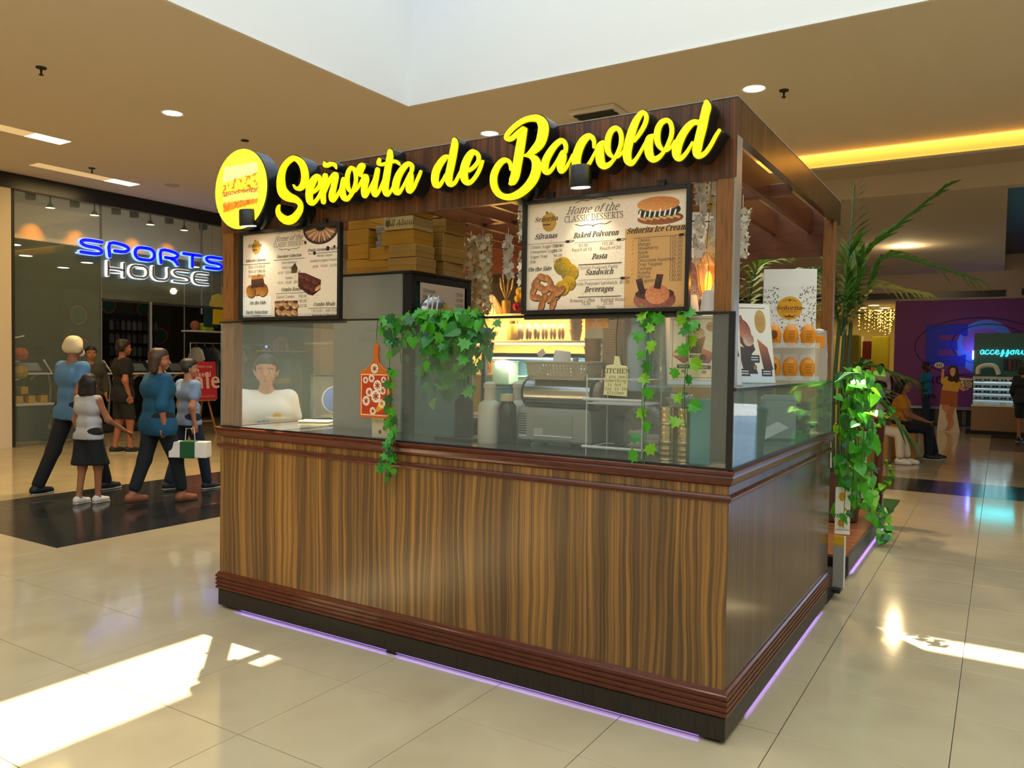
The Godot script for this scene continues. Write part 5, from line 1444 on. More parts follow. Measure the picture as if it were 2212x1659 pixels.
		for c in n + 1:
			wall.span(Vector3(-hw + c * 0.0185 - 0.0045, 0.0, -0.0012), Vector3(-hw + c * 0.0185 + 0.0045, 0.085, 0.0012))
		wall.span(Vector3(-hw - 0.02, 0.0, -0.0015), Vector3(hw + 0.02, 0.014, 0.0015))
		wall.span(Vector3(-hw - 0.022, 0.081, -0.003), Vector3(hw + 0.022, 0.09, 0.008), 0.002)
	wall.xf = Transform3D()
	part("mesh_wall", wall.mesh(), bm, bk)
	part("base", bx(Vector3(-0.15, 0, -0.075), Vector3(0.15, 0.004, 0.075)), bm, bk)
	part("handle", geo().tube([Vector3(0.165, 0.088, -0.05), Vector3(0.19, 0.088, -0.05), Vector3(0.19, 0.088, 0.05), Vector3(0.165, 0.088, 0.05)], 0.004, 6).mesh(), bm, bk)
	var by := TOP + 0.193 + 0.142
	solo("paper_roll", geo(Transform3D(Basis(Vector3.BACK, -0.12), Vector3.ZERO)).lathe([Vector2(0, 0), Vector2(0.052, 0), Vector2(0.040, 0.13), Vector2(0.034, 0.135), Vector2(0, 0.13)], 20).mesh(), M.white_plastic, "white paper cone standing in the beige basket", "paper", Vector3(-0.95, by, -0.36))
	solo("clear_lid", geo(Transform3D(Basis(Vector3.BACK, -0.5), Vector3.ZERO)).lathe([Vector2(0.02, 0), Vector2(0.045, 0.0), Vector2(0.045, 0.06), Vector2(0.03, 0.08), Vector2(0.02, 0.08)], 18).mesh(), M.clear_plastic, "clear plastic cup leaning in the basket's right half", "cup", Vector3(-0.88, by + 0.02, -0.36))
	var tg := thing("price_tag", "small white price tag on a stick at the basket's left end", "tag", Vector3(-1.045, by, -0.345))
	part("stick", geo().cyl(Vector3(0.005, 0, 0), Vector3(0.005, 0.10, 0), 0.0015, 0.0015, 5).mesh(), M.white, tg)
	part("card", geo(Transform3D(Basis(Vector3.BACK, 0.6), Vector3(0, 0.12, 0.002))).span(Vector3(-0.022, -0.016, 0), Vector3(0.022, 0.016, 0.001)).mesh(), mat("tag_pink", rgb(236, 216, 210), 0.6), tg)

func cup_stack(o: Node3D, n: int, r: float, h: float, pitch: float, m: Material):
	var c := geo().lathe([Vector2(0, 0), Vector2(r * 0.68, 0), Vector2(r, h), Vector2(r * 1.07, h), Vector2(r * 1.07, h + 0.006), Vector2(r * 0.97, h + 0.004), Vector2(r * 0.66, 0.004)], 20).mesh()
	for i in n:
		part("cup", c, m, o, Vector3(0, i * pitch, 0))

func cups_and_tins():
	# wire rack
	var wm := mat("rack_white", rgb(206, 208, 200), 0.35)
	var rk := thing("wire_rack", "white wire rack behind the hanging kitchen plaque", "rack", Vector3(-0.57, TOP, -0.27))
	for x in [-0.135, 0.135]:
		for z in [-0.12, 0.10]:
			part("upright", geo().cyl(Vector3(x, 0, z), Vector3(x, 0.36, z), 0.0035, 0.0035, 6).mesh(), wm, rk)
	for y in [0.03, 0.23, 0.34]:
		part("rail", geo().tube([Vector3(-0.135, y, 0.10), Vector3(0.135, y, 0.10), Vector3(0.135, y, -0.12), Vector3(-0.135, y, -0.12), Vector3(-0.135, y, 0.10)], 0.0035, 6).mesh(), wm, rk)
	part("shelf", geo().span(Vector3(-0.135, 0.228, -0.12), Vector3(0.135, 0.234, 0.10)).mesh(), wm, rk)
	var tb := geo()
	for y in [0.02, 0.235]:
		tb.cyl(Vector3(-0.15, y + 0.015, 0.112), Vector3(0.14, y + 0.015, 0.112), 0.007, 0.007, 8)
	part("bar", tb.mesh(), wm, rk)
	# bag, dark kettle on the rack's foot
	var kb := thing("dark_kettle", "dark round appliance wrapped in clear film right of the oven", "appliance", Vector3(-0.645, TOP + 0.0, -0.455))
	part("body", geo().lathe([Vector2(0, 0), Vector2(0.06, 0), Vector2(0.07, 0.02), Vector2(0.072, 0.13), Vector2(0.05, 0.165), Vector2(0, 0.17)], 22).mesh(), mat("kettle_dark", rgb(58, 58, 56), 0.35), kb)
	part("cord", geo().tube([Vector3(0.05, 0.15, 0.05), Vector3(0.075, 0.10, 0.06), Vector3(0.06, 0.04, 0.075), Vector3(0.0, 0.02, 0.085)], 0.003, 5).mesh(), M.black_matt, kb)
	var bg := thing("plastic_bag", "clear plastic bag full of pale cup lids in the middle of the counter", "bag", Vector3(-0.53, TOP, -0.44))
	var bag := geo()
	bag.lathe([Vector2(0, 0), Vector2(0.085, 0.0), Vector2(0.11, 0.04), Vector2(0.115, 0.12), Vector2(0.09, 0.18), Vector2(0.05, 0.215), Vector2(0.065, 0.235)], 16, 0.75)
	for i in bag.v.size():
		var p: Vector3 = bag.v[i]
		bag.v[i] = p + Vector3(sin(p.y * 70 + p.x * 40), 0, cos(p.y * 60 + p.z * 50)) * 0.006
	part("film", bag.mesh(), mat("film", Color(0.95, 0.95, 0.92, 0.28), 0.1, 0.0, {"transparency": BaseMaterial3D.TRANSPARENCY_ALPHA}), bg)
	var ld := geo().lathe([Vector2(0, 0), Vector2(0.05, 0), Vector2(0.052, 0.012), Vector2(0.04, 0.018), Vector2(0, 0.018)], 18).mesh()
	for i in 9:
		part("lid", ld, M.white_plastic, bg, Vector3(-0.03 + 0.062 * (i % 2), 0.004 + 0.019 * (i / 2), 0.012 * (i % 3) - 0.01))
	# steel tins, three stacks of three
	var tin := geo().lathe([Vector2(0, 0), Vector2(0.034, 0), Vector2(0.0365, 0.003), Vector2(0.035, 0.006), Vector2(0.035, 0.024), Vector2(0.0358, 0.026), Vector2(0.035, 0.028), Vector2(0.035, 0.046), Vector2(0.0358, 0.048), Vector2(0.035, 0.05), Vector2(0.035, 0.071), Vector2(0.0365, 0.074), Vector2(0.034, 0.0765), Vector2(0.033, 0.072), Vector2(0, 0.072)], 28).mesh()
	var tm := mat("tin_steel", rgb(204, 188, 140), 0.25, 1.0)
	for c in 3:
		for r in 3:
			solo("steel_tin", tin, tm, "%s steel tin in the %s stack beside the kiosk corner" % [["bottom", "middle", "top"][r], ["left", "centre", "right"][c]], "tin", Vector3(-0.330 + c * 0.0795, TOP + r * 0.0768, -0.20), 0.3 * c + 0.2 * r, "steel tins")
	var bw := thing("foil_bowl", "grey oval bowl with white napkins resting on the steel tins", "bowl", Vector3(-0.272, TOP + 0.2305, -0.205))
	part("bowl", geo().lathe([Vector2(0, 0), Vector2(0.045, 0), Vector2(0.066, 0.035), Vector2(0.07, 0.036), Vector2(0.068, 0.04), Vector2(0.062, 0.036), Vector2(0.04, 0.006), Vector2(0, 0.006)], 24, 0.8).mesh(), mat("bowl_grey", rgb(150, 156, 160), 0.4), bw)
	var nap := geo()
	for i in 7:
		nap.box(Vector3(-0.035 + i * 0.012, 0.044, 0.008 * sin(i * 2.0)), Vector3(0.03, 0.022, 0.004), 0.001, Basis(Vector3(0.3, 1, 0.1 * i).normalized(), i * 0.8))
	part("napkin", nap.mesh(), M.white, bw)
	solo("small_jar", geo().lathe([Vector2(0, 0), Vector2(0.026, 0), Vector2(0.027, 0.03), Vector2(0.022, 0.036), Vector2(0, 0.037)], 18).mesh(), mat("jar_grey", rgb(120, 118, 110), 0.3), "squat grey jar on the right stack of steel tins", "jar", Vector3(-0.171, TOP + 0.2305, -0.20))
	# tall cups at the back of the rack
	var ra := thing("bottle_riser", "narrow riser box holding tall cup stacks behind the rack", "riser", Vector3(-0.66, TOP, -0.53))
	part("body", bx(Vector3(-0.24, 0, -0.07), Vector3(0.28, 0.28, 0.04), 0.004), mat("riser_grey", rgb(110, 106, 98), 0.5), ra)
	var jug := thing("water_jug", "tall clear blue tinted jug among the cup stacks", "jug", Vector3(-0.60, TOP + 0.28, -0.53))
	part("body", geo().lathe([Vector2(0, 0), Vector2(0.062, 0), Vector2(0.066, 0.01), Vector2(0.066, 0.25), Vector2(0.045, 0.29), Vector2(0.045, 0.325), Vector2(0, 0.325)], 26).mesh(), mat("jug_blue", Color(0.72, 0.84, 0.88, 0.55), 0.15, 0.0, {"transparency": BaseMaterial3D.TRANSPARENCY_ALPHA}), jug)
	part("cap", geo().lathe([Vector2(0.045, 0.322), Vector2(0.048, 0.324), Vector2(0.048, 0.35), Vector2(0, 0.352)], 20).mesh(), mat("jug_cap", rgb(120, 140, 150), 0.3), jug)
	var cs := thing("cup_stack", "tall column of clear plastic cups beside the blue jug", "cups", Vector3(-0.475, TOP + 0.28, -0.53), 0.0, "cup stacks behind the glass")
	cup_stack(cs, 18, 0.052, 0.12, 0.013, mat("cup_clear", rgb(176, 184, 180), 0.2, 0.35))
	cs = thing("cup_stack", "column of ribbed kraft cups left of the blue jug", "cups", Vector3(-0.745, TOP + 0.28, -0.53), 0.0, "cup stacks behind the glass")
	cup_stack(cs, 20, 0.05, 0.10, 0.0125, mat("cup_kraft", rgb(196, 160, 116), 0.4))
	cs = thing("cup_stack", "shorter column of brown cups under the orange price cards", "cups", Vector3(-0.855, TOP + 0.28, -0.53), 0.0, "cup stacks behind the glass")
	cup_stack(cs, 5, 0.043, 0.08, 0.042, mat("cup_brown", rgb(176, 132, 84), 0.4))
	for t in [[-0.615, "left orange price card behind the glass under the big menu board"], [-0.555, "right orange price card behind the glass under the big menu board"]]:
		var o := thing("price_card", t[1], "card", Vector3(t[0], 1.663, -0.012), 0.0, "orange price cards")
		part("card", bx(Vector3(-0.025, -0.023, 0), Vector3(0.025, 0.026, 0.003), 0.001), mat("card_orange", rgb(226, 144, 16), 0.5), o)
		var g := geo()
		text(g, "Cold" if t[0] < -0.6 else "Hot cup", Vector3(0, 0.008, 0.0034), 0.017, "Droid Sans", 1)
		text(g, "50", Vector3(0, -0.010, 0.0034), 0.017, "Droid Sans", 1)
		part("lettering", g.mesh(), mat("card_ink", rgb(130, 70, 6), 0.5), o)
	# hanging plaque and chopping board
	var pl := thing("kitchen_plaque", "cream board shaped kitchen plaque hanging from the glass rail", "plaque", Vector3(-0.476, 1.354, 0.0165))
	var bp := PackedVector2Array([Vector2(-0.056, 0.004), Vector2(0.05, 0.0), Vector2(0.054, 0.10), Vector2(0.048, 0.125), Vector2(0.02, 0.13), Vector2(0.012, 0.165), Vector2(-0.008, 0.168), Vector2(-0.012, 0.132), Vector2(-0.045, 0.128), Vector2(-0.05, 0.11)])
	part("board", geo().prism(bp, 0.008, 0.002).mesh(), mat("plaque_cream", rgb(204, 200, 152), 0.6), pl)
	var g := geo()
	text(g, "KITCHEN", Vector3(0.0, 0.105, 0.0085), 0.027, "Droid Serif", 1, 0.0, 0.0, true)
	var li := 0
	for l in ["If you smell", "something", "is hot,", "stay in the", "kitchen"]:
		text(g, l, Vector3(0.0, 0.082 - li * 0.017, 0.0085), 0.018, "Droid Sans Mono", 1, 0.15)
		li += 1
	part("lettering", g.mesh(), mat("plaque_ink", rgb(96, 90, 56), 0.6), pl)
	part("string", geo().tube([Vector3(0.0, 0.16, 0.004), Vector3(-0.004, 0.25, 0.003), Vector3(0.0, 0.3465, -0.006)], 0.0015, 5).mesh(), M.graphite, pl)
	var cb := thing("chopping_board", "painted orange paddle board with white flower pattern hanging by the ivy", "board", Vector3(-1.80, 1.195, 0.0155))
	var cp := PackedVector2Array([Vector2(-0.098, 0.0), Vector2(0.098, 0.0), Vector2(0.104, 0.008), Vector2(0.104, 0.232), Vector2(0.06, 0.25), Vector2(0.026, 0.28), Vector2(0.018, 0.31), Vector2(0.022, 0.362), Vector2(0.016, 0.372), Vector2(-0.008, 0.372), Vector2(-0.014, 0.362), Vector2(-0.012, 0.31), Vector2(-0.022, 0.28), Vector2(-0.06, 0.25), Vector2(-0.104, 0.232), Vector2(-0.104, 0.008)])
	part("paddle", geo().prism(cp, 0.012, 0.003).mesh(), mat("paddle_orange", rgb(196, 98, 24), 0.4), cb)
	part("inset", bx(Vector3(-0.092, 0.012, 0.012), Vector3(0.092, 0.222, 0.0132)), mat("inset_pink", rgb(240, 190, 150), 0.5), cb)
	part("inset", bx(Vector3(-0.086, 0.018, 0.0132), Vector3(0.086, 0.216, 0.0140)), mat("inset_red", rgb(178, 54, 14), 0.5), cb)
	var pe := geo()
	var ce := geo()
	for f in [[0.01, 0.11, 0.026], [-0.035, 0.13, 0.018], [0.02, 0.165, 0.022], [-0.055, 0.085, 0.02], [0.05, 0.075, 0.018], [0.0, 0.25, 0.02], [-0.02, 0.20, 0.016], [0.055, 0.14, 0.016], [-0.01, 0.035, 0.016], [-0.06, 0.19, 0.014], [0.06, 0.195, 0.013]]:
		for k in 12:
			var a := TAU * k / 12.0
			pe.ball(Vector3(f[0] + cos(a) * f[2], f[1] + sin(a) * f[2], 0.0145), Vector3(f[2] * 0.30, f[2] * 0.30, 0.0012), 7, 4)
		for k in 6:
			var a := TAU * k / 6.0
			pe.ball(Vector3(f[0] + cos(a) * f[2] * 0.55, f[1] + sin(a) * f[2] * 0.55, 0.0145), Vector3(f[2] * 0.18, f[2] * 0.18, 0.0012), 6, 4)
		ce.ball(Vector3(f[0], f[1], 0.0145), Vector3(f[2] * 0.28, f[2] * 0.28, 0.0016), 8, 4)
	part("flower_print", pe.mesh(), mat("flower_cream", rgb(236, 222, 196), 0.5), cb)
	part("flower_print", ce.mesh(), mat("flower_wine", rgb(150, 40, 60), 0.5), cb)
	var lf := geo()
	for k in 4:
		lf.box(Vector3(0.02 + 0.016 * k, 0.05 + 0.008 * k, 0.0145), Vector3(0.008, 0.06, 0.001), 0.0, Basis(Vector3.BACK, -0.5))
	part("leaf_print", lf.mesh(), mat("flower_gold", rgb(226, 170, 40), 0.5), cb)
	part("string", geo().tube([Vector3(0.005, 0.365, 0.006), Vector3(0.004, 0.44, 0.005), Vector3(-0.002, 0.504, -0.008)], 0.0016, 5).mesh(), M.graphite, cb)
	part("ring", geo().tube([Vector3(0.0, 0.372, 0.006), Vector3(0.008, 0.38, 0.006), Vector3(0.004, 0.392, 0.006)], 0.004, 6).mesh(), M.brass, cb)
	var mc := thing("table_card", "small menu card standing inside the glass under the painted board", "card", Vector3(-1.80, TOP + 0.012, -0.03))
	part("card", bx(Vector3(-0.065, 0, 0), Vector3(0.055, 0.115, 0.004)), mat("sheet_cream2", rgb(206, 196, 160), 0.6), mc)
	part("picture", geo().ball(Vector3(0.02, 0.05, 0.004), Vector3(0.014, 0.014, 0.001), 10, 4).ball(Vector3(-0.01, 0.03, 0.004), Vector3(0.012, 0.012, 0.001), 10, 4).ball(Vector3(0.03, 0.085, 0.004), Vector3(0.02, 0.016, 0.001), 10, 4).mesh(), mat("food_brown", rgb(120, 70, 34), 0.6), mc)
	var sp := geo(Transform3D(Basis(), Vector3(-0.03, 0.085, 0.0046)))
	text(sp, "2 for 1", Vector3.ZERO, 0.02, "Droid Serif", 1, 0.2)
	part("lettering", sp.mesh(), M.black_matt, mc)
	# framed poster of drinks at the corner
	poster("drinks_poster", "framed poster of three layered drinks behind the glass by the corner post", Vector3(-0.152, 1.427, -0.012), 0.212, 0.258, drinks_image(), 0.0)

func poster(called: String, label: String, at: Vector3, w: float, h: float, im: Image, tilt: float, turn := 0.0) -> Node3D:
	var o := thing(called, label, "poster", at, turn)
	part("frame", geo(Transform3D(Basis(Vector3.RIGHT, tilt), Vector3.ZERO)).span(Vector3(-w / 2, 0, -0.008), Vector3(w / 2, h, 0), 0.002).mesh(), mat("poster_edge", rgb(214, 204, 184), 0.4), o)
	var g := geo(Transform3D(Basis(Vector3.RIGHT, tilt), Vector3.ZERO))
	g.quad(Vector3(-w / 2 + 0.004, 0.004, 0.0006), Vector3(w / 2 - 0.004, 0.004, 0.0006), Vector3(w / 2 - 0.004, h - 0.004, 0.0006), Vector3(-w / 2 + 0.004, h - 0.004, 0.0006), Vector3.BACK)
	part("print", g.mesh(), mat(called + "_print", Color.WHITE, 0.3, 0.0, {"albedo_texture": ImageTexture.create_from_image(im)}), o)
	return o

# ---------------- small painters for flat print
func blank(w: int, h: int, c: Color) -> Image:
	var im := Image.create(w, h, false, Image.FORMAT_RGB8)
	im.fill(c)
	return im

func p_ell(im: Image, cx: float, cy: float, rx: float, ry: float, rot: float, c: Color, c2: Color, grain := 0.0, seed_ := 0):
	var r := int(maxf(rx, ry)) + 2
	var n := FastNoiseLite.new()
	n.seed = seed_
	n.frequency = 0.08
	for y in range(maxi(0, int(cy) - r), mini(im.get_height(), int(cy) + r)):
		for x in range(maxi(0, int(cx) - r), mini(im.get_width(), int(cx) + r)):
			var q := Vector2(x - cx, y - cy).rotated(-rot)
			var d := Vector2(q.x / rx, q.y / ry).length()
			if d < 1.0:
				var t := clampf(0.5 - 0.5 * (q.x / rx * 0.5 - q.y / ry * 0.8) + grain * n.get_noise_2d(x, y), 0.0, 1.0)
				im.set_pixel(x, y, c.lerp(c2, 1.0 - t))

func p_poly(im: Image, pts: Array, c: Color, c2: Color):
	var poly := PackedVector2Array()
	var lo := Vector2(1e9, 1e9)
	var hi := -lo
	for i in range(0, pts.size(), 2):
		var p := Vector2(pts[i], pts[i + 1])
		poly.append(p)
		lo = lo.min(p)
		hi = hi.max(p)
	for y in range(maxi(0, int(lo.y)), mini(im.get_height(), int(hi.y) + 1)):
		for x in range(maxi(0, int(lo.x)), mini(im.get_width(), int(hi.x) + 1)):
			if Geometry2D.is_point_in_polygon(Vector2(x, y), poly):
				im.set_pixel(x, y, c.lerp(c2, clampf((y - lo.y) / (hi.y - lo.y + 0.001), 0, 1)))

func p_line(im: Image, a: Vector2, b: Vector2, wd: float, c: Color):
	var n := int(a.distance_to(b) * 1.5) + 1
	for i in n + 1:
		var p := a.lerp(b, float(i) / n)
		im.fill_rect(Rect2i(int(p.x - wd / 2), int(p.y - wd / 2), maxi(1, int(wd)), maxi(1, int(wd))), c)

func drinks_image() -> Image:
	var im := blank(212, 258, rgb(222, 206, 176))
	for r in [[8, 8, 196, 2], [8, 248, 196, 2], [8, 8, 2, 242], [202, 8, 2, 242]]:
		im.fill_rect(Rect2i(r[0], r[1], r[2], r[3]), rgb(110, 50, 44))
	p_ell(im, 172, 40, 22, 20, 0, rgb(176, 124, 60), rgb(196, 140, 70))
	p_line(im, Vector2(156, 40), Vector2(188, 38), 2, rgb(90, 60, 24))
	p_poly(im, [70, 75, 150, 80, 132, 150, 84, 148], rgb(196, 130, 66), rgb(84, 52, 30))
	p_ell(im, 112, 66, 34, 24, 0, rgb(232, 210, 178), rgb(200, 150, 100), 0.8, 3)
	p_ell(im, 118, 42, 8, 16, 0.2, rgb(150, 60, 40), rgb(110, 40, 30))
	p_ell(im, 96, 48, 6, 18, -0.2, rgb(90, 54, 34), rgb(70, 40, 24))
	p_poly(im, [10, 160, 34, 130, 78, 148, 80, 178, 58, 192], rgb(214, 120, 60), rgb(128, 50, 70))
	p_ell(im, 34, 142, 26, 14, -0.5, rgb(226, 190, 160), rgb(226, 130, 60))
	p_poly(im, [140, 128, 190, 150, 168, 190, 116, 186], rgb(226, 126, 44), rgb(120, 44, 64))
	p_ell(im, 142, 166, 12, 14, 0.3, rgb(96, 36, 56), rgb(96, 36, 56))
	im.fill_rect(Rect2i(84, 156, 56, 12), rgb(50, 24, 16))
	im.fill_rect(Rect2i(30, 196, 56, 16), rgb(50, 24, 16))
	im.fill_rect(Rect2i(114, 198, 60, 16), rgb(50, 24, 16))
	for p in [[108, 178], [58, 224], [146, 226]]:
		p_ell(im, p[0], p[1], 11, 9, 0, rgb(196, 160, 100), rgb(176, 130, 70))
		im.fill_rect(Rect2i(p[0] - 6, p[1] - 2, 12, 3), rgb(80, 50, 20))
	for y in [159, 163, 200, 205, 202, 207]:
		im.fill_rect(Rect2i(38 if y in [200, 205] else (90 if y < 170 else 122), y, 40, 2), rgb(214, 200, 170))
	return im

func back_counter():
	var bc := thing("back_counter", "low back counter inside the kiosk carrying lit shelves of goods", "counter", Vector3(-1.65, 0, -1.88))
	part("body", bx(Vector3(-0.95, 0.05, -0.2), Vector3(1.25, 1.04, 0.2), 0.005), M.laminate_side, bc)
	# lit display shelf: posts, two boards, lamp
	var ds := thing("lit_shelf", "warmly lit open shelf with cream boards at the back of the kiosk", "shelf", Vector3(-1.95, 1.079, -1.93))
	var cream := mat("shelf_cream", rgb(236, 214, 160), 0.5)
	for y in [0.0, 0.30, 0.545, 0.74]:
		part("board", bx(Vector3(-0.62, y, -0.14), Vector3(0.42, y + 0.016, 0.12), 0.002), cream, ds)
	part("back_panel", bx(Vector3(-0.62, 0.0, -0.155), Vector3(0.42, 0.74, -0.141)), cream, ds)
	for x in [-0.62, 0.405]:
		part("side_panel", bx(Vector3(x, 0.0, -0.155), Vector3(x + 0.015, 0.756, 0.12), 0.001), cream, ds)
	part("lamp", bx(Vector3(-0.58, 0.728, 0.06), Vector3(0.38, 0.738, 0.08)), M.lamp_warm, ds)
	part("lamp", bx(Vector3(-0.58, 0.532, 0.07), Vector3(0.38, 0.543, 0.09)), M.lamp_warm, ds)
	area("shelf_light", Vector3(-2.05, 1.80, -1.86), Vector3(0, -1, -0.3), 0.9, 0.02, Color(1.0, 0.82, 0.5), 0.9)
	area("shelf_light", Vector3(-2.05, 1.60, -1.85), Vector3(0, -1, -0.3), 0.9, 0.02, Color(1.0, 0.82, 0.5), 0.6)
	# bread packs on the upper board
	var pk := geo()
	pk.ball(Vector3(0, 0.055, 0), Vector3(0.030, 0.055, 0.035), 12, 8)
	pk.ball(Vector3(0, 0.10, 0), Vector3(0.026, 0.02, 0.012), 8, 5)
	var pm := mat("bread_brown", rgb(150, 92, 48), 0.5)
	for i in 6:
		var o := thing("bread_pack", "clear pack of brown pastry sticks, %s from the left on the lit shelf" % ["first", "second", "third", "fourth", "fifth", "sixth"][i], "snack pack", Vector3(-2.09 + i * 0.067, 1.64, -1.86), 0.1 * i, "pastry packs on the lit shelf")
		part("pastry", geo().ball(Vector3(-0.012, 0.05, 0), Vector3(0.012, 0.045, 0.02), 8, 6).ball(Vector3(0.012, 0.055, 0.004), Vector3(0.012, 0.05, 0.02), 8, 6).mesh(), pm, o)
		part("film", pk.mesh(), M.clear_plastic, o)
	var cs := thing("cup_stack", "stack of pale cups right of the pastry packs on the lit shelf", "cups", Vector3(-1.64, 1.64, -1.86), 0.0, "cup stacks on the lit shelf")
	cup_stack(cs, 4, 0.045, 0.07, 0.03, mat("cup_tan", rgb(190, 156, 120), 0.4))
	for q in [[-2.40, 1.38, rgb(226, 170, 70), "amber jar at the left of the middle lit board"], [-2.28, 1.38, rgb(220, 200, 150), "cream jar in the middle lit board's left half"], [-2.16, 1.64, rgb(232, 190, 90), "amber glass jar left of the pastry packs"], [-2.02, 1.38, rgb(214, 196, 160), "pale jar at the middle of the middle lit board"], [-1.88, 1.38, rgb(200, 150, 80), "honey jar right on the middle lit board"]]:
		var o := thing("glass_jar", q[3], "jar", Vector3(q[0], q[1] + (0.016 if q[1] < 1.5 else 0.0), -1.87), 0.0, "jars on the lit shelf")
		part("body", geo().lathe([Vector2(0, 0), Vector2(0.042, 0), Vector2(0.046, 0.01), Vector2(0.046, 0.10), Vector2(0.032, 0.125), Vector2(0, 0.125)], 18).mesh(), mat("jar_%d" % int(q[0] * -100), q[2], 0.2), o)
		part("lid", geo().lathe([Vector2(0.034, 0.125), Vector2(0.036, 0.126), Vector2(0.036, 0.145), Vector2(0, 0.147)], 16).mesh(), M.brass, o)
	# woven bowl with a lamp glow, dried grass, flowers on top board
	var wv := thing("woven_bowl", "shallow woven bowl glowing in lamp light left of the ivy's top", "bowl", Vector3(-2.38, 1.64, -1.85))
	part("bowl", geo().lathe([Vector2(0, 0), Vector2(0.05, 0), Vector2(0.085, 0.06), Vector2(0.088, 0.066), Vector2(0.08, 0.062), Vector2(0.046, 0.008), Vector2(0, 0.008)], 22).mesh(), mat("rattan", rgb(206, 168, 104), 0.7), wv)
	var va := thing("dried_grass", "glass of dried pampas and wheat stalks beside the pendant lamp", "dried flowers", Vector3(-2.22, 1.835, -1.86))
	part("vase", geo().lathe([Vector2(0, 0), Vector2(0.03, 0), Vector2(0.036, 0.08), Vector2(0.03, 0.1), Vector2(0.0, 0.1)], 16).mesh(), mat("vase_amber", rgb(200, 150, 70), 0.25), va)
	var st := geo()
	var he := geo()
	for i in 7:
		var a := i * 2.4
		var tip := Vector3(cos(a) * 0.05, 0.2 + 0.035 * (i % 4), sin(a) * 0.03)
		st.tube([Vector3(0, 0.09, 0), tip * 0.6 + Vector3(0, 0.03, 0), tip], 0.0025, 4)
		he.ball(tip, Vector3(0.007, 0.035, 0.007), 6, 5, Basis(Vector3.BACK, -cos(a) * 0.3))
	part("stem", st.mesh(), mat("straw", rgb(206, 164, 84), 0.8), va)
	part("seed_head", he.mesh(), mat("pampas", rgb(220, 186, 116), 0.9), va)
	var fv := thing("flower_vase", "small vase of yellow and red flowers at the left edge of the big menu board", "flowers", Vector3(-2.06, 1.835, -1.86))
	part("vase", geo().lathe([Vector2(0, 0), Vector2(0.025, 0), Vector2(0.03, 0.05), Vector2(0.018, 0.07), Vector2(0, 0.07)], 14).mesh(), M.white, fv)
	for q in [[-0.04, 0.16, 0, 0.035, "yel"], [-0.05, 0.11, 0.01, 0.03, "yel"], [-0.055, 0.05, 0.02, 0.032, "red"], [0.0, 0.13, 0.02, 0.03, "yel"]]:
		part("blossom", geo().ball(Vector3(q[0], q[1], q[2]), Vector3.ONE * q[3], 10, 7).mesh(), mat("bloom_yellow", rgb(236, 176, 20), 0.7) if q[4] == "yel" else mat("bloom_red", rgb(186, 24, 40), 0.7), fv)
	# refrigerated case in front of the shelf
	var cc := thing("cake_case", "teal lit glass cake case standing behind the oven", "display case", Vector3(-1.72, 1.079, -1.50))
	part("base", bx(Vector3(-0.36, 0, -0.16), Vector3(0.36, 0.05, 0.16), 0.004), M.alu, cc)
	part("frame", geo().span(Vector3(-0.36, 0.05, 0.14), Vector3(-0.33, 0.44, 0.16)).span(Vector3(0.33, 0.05, 0.14), Vector3(0.36, 0.44, 0.16)).span(Vector3(-0.36, 0.44, -0.16), Vector3(0.36, 0.465, 0.16), 0.003).mesh(), M.graphite, cc)
	part("glass", bx(Vector3(-0.33, 0.05, 0.147), Vector3(0.33, 0.44, 0.153)), M.glass_tint, cc)
	part("back", bx(Vector3(-0.36, 0.05, -0.16), Vector3(0.36, 0.44, -0.15)), mat("case_teal", rgb(170, 206, 206), 0.4), cc)
	part("shelf", bx(Vector3(-0.33, 0.24, -0.14), Vector3(0.33, 0.25, 0.12)), M.glass_edge, cc)
	part("lamp", bx(Vector3(-0.32, 0.425, 0.08), Vector3(0.32, 0.438, 0.11)), M.lamp_white, cc)
	area("case_light", Vector3(-1.72, 1.49, -1.43), Vector3(0, -1, -0.3), 0.6, 0.02, Color(0.85, 1.0, 0.98), 0.4)
	for q in [[-0.27, 0.252, 0.14, 0.15, rgb(240, 226, 180), "cream carton on the upper shelf of the cake case"], [-0.10, 0.252, 0.07, 0.05, rgb(240, 220, 150), "first small cream box on the case's upper shelf"], [0.02, 0.252, 0.08, 0.05, rgb(236, 220, 160), "second small cream box on the case's upper shelf"], [-0.24, 0.055, 0.12, 0.16, rgb(120, 190, 220), "blue capped water tub low in the cake case"], [-0.05, 0.055, 0.1, 0.12, rgb(220, 224, 220), "white tub low in the cake case"], [0.15, 0.055, 0.14, 0.1, rgb(190, 196, 190), "grey tray low right in the cake case"]]:
		var o := thing("case_carton", q[5], "carton", Vector3(-1.72 + q[0], 1.079 + q[1], -1.50), 0.0, "cartons in the cake case")
		part("body", bx(Vector3(-q[2] / 2, 0, -0.06), Vector3(q[2] / 2, q[3], 0.06), 0.006), mat("carton_%d_%d" % [int(q[4].r8), int(q[4].b8)], q[4], 0.5), o)
		part("lid", bx(Vector3(-q[2] / 2 - 0.002, q[3], -0.062), Vector3(q[2] / 2 + 0.002, q[3] + 0.012, 0.062), 0.003), mat("carton_lid", rgb(40, 110, 190), 0.4) if q[5].begins_with("blue") else M.white, o)
	solo("black_upright", geo().span(Vector3(-0.02, 0, -0.02), Vector3(0.02, 1.35, 0.02), 0.003).mesh(), M.black, "black square upright in the kiosk behind the cup stacks", "post", Vector3(-1.30, 1.079, -1.72))
	solo("paper_pole", geo().cyl(Vector3.ZERO, Vector3(0, 0.62, 0), 0.04, 0.04, 18).mesh(), M.white_plastic, "white paper roll standing on the back counter beside the black upright", "paper roll", Vector3(-1.18, 1.04, -1.80))

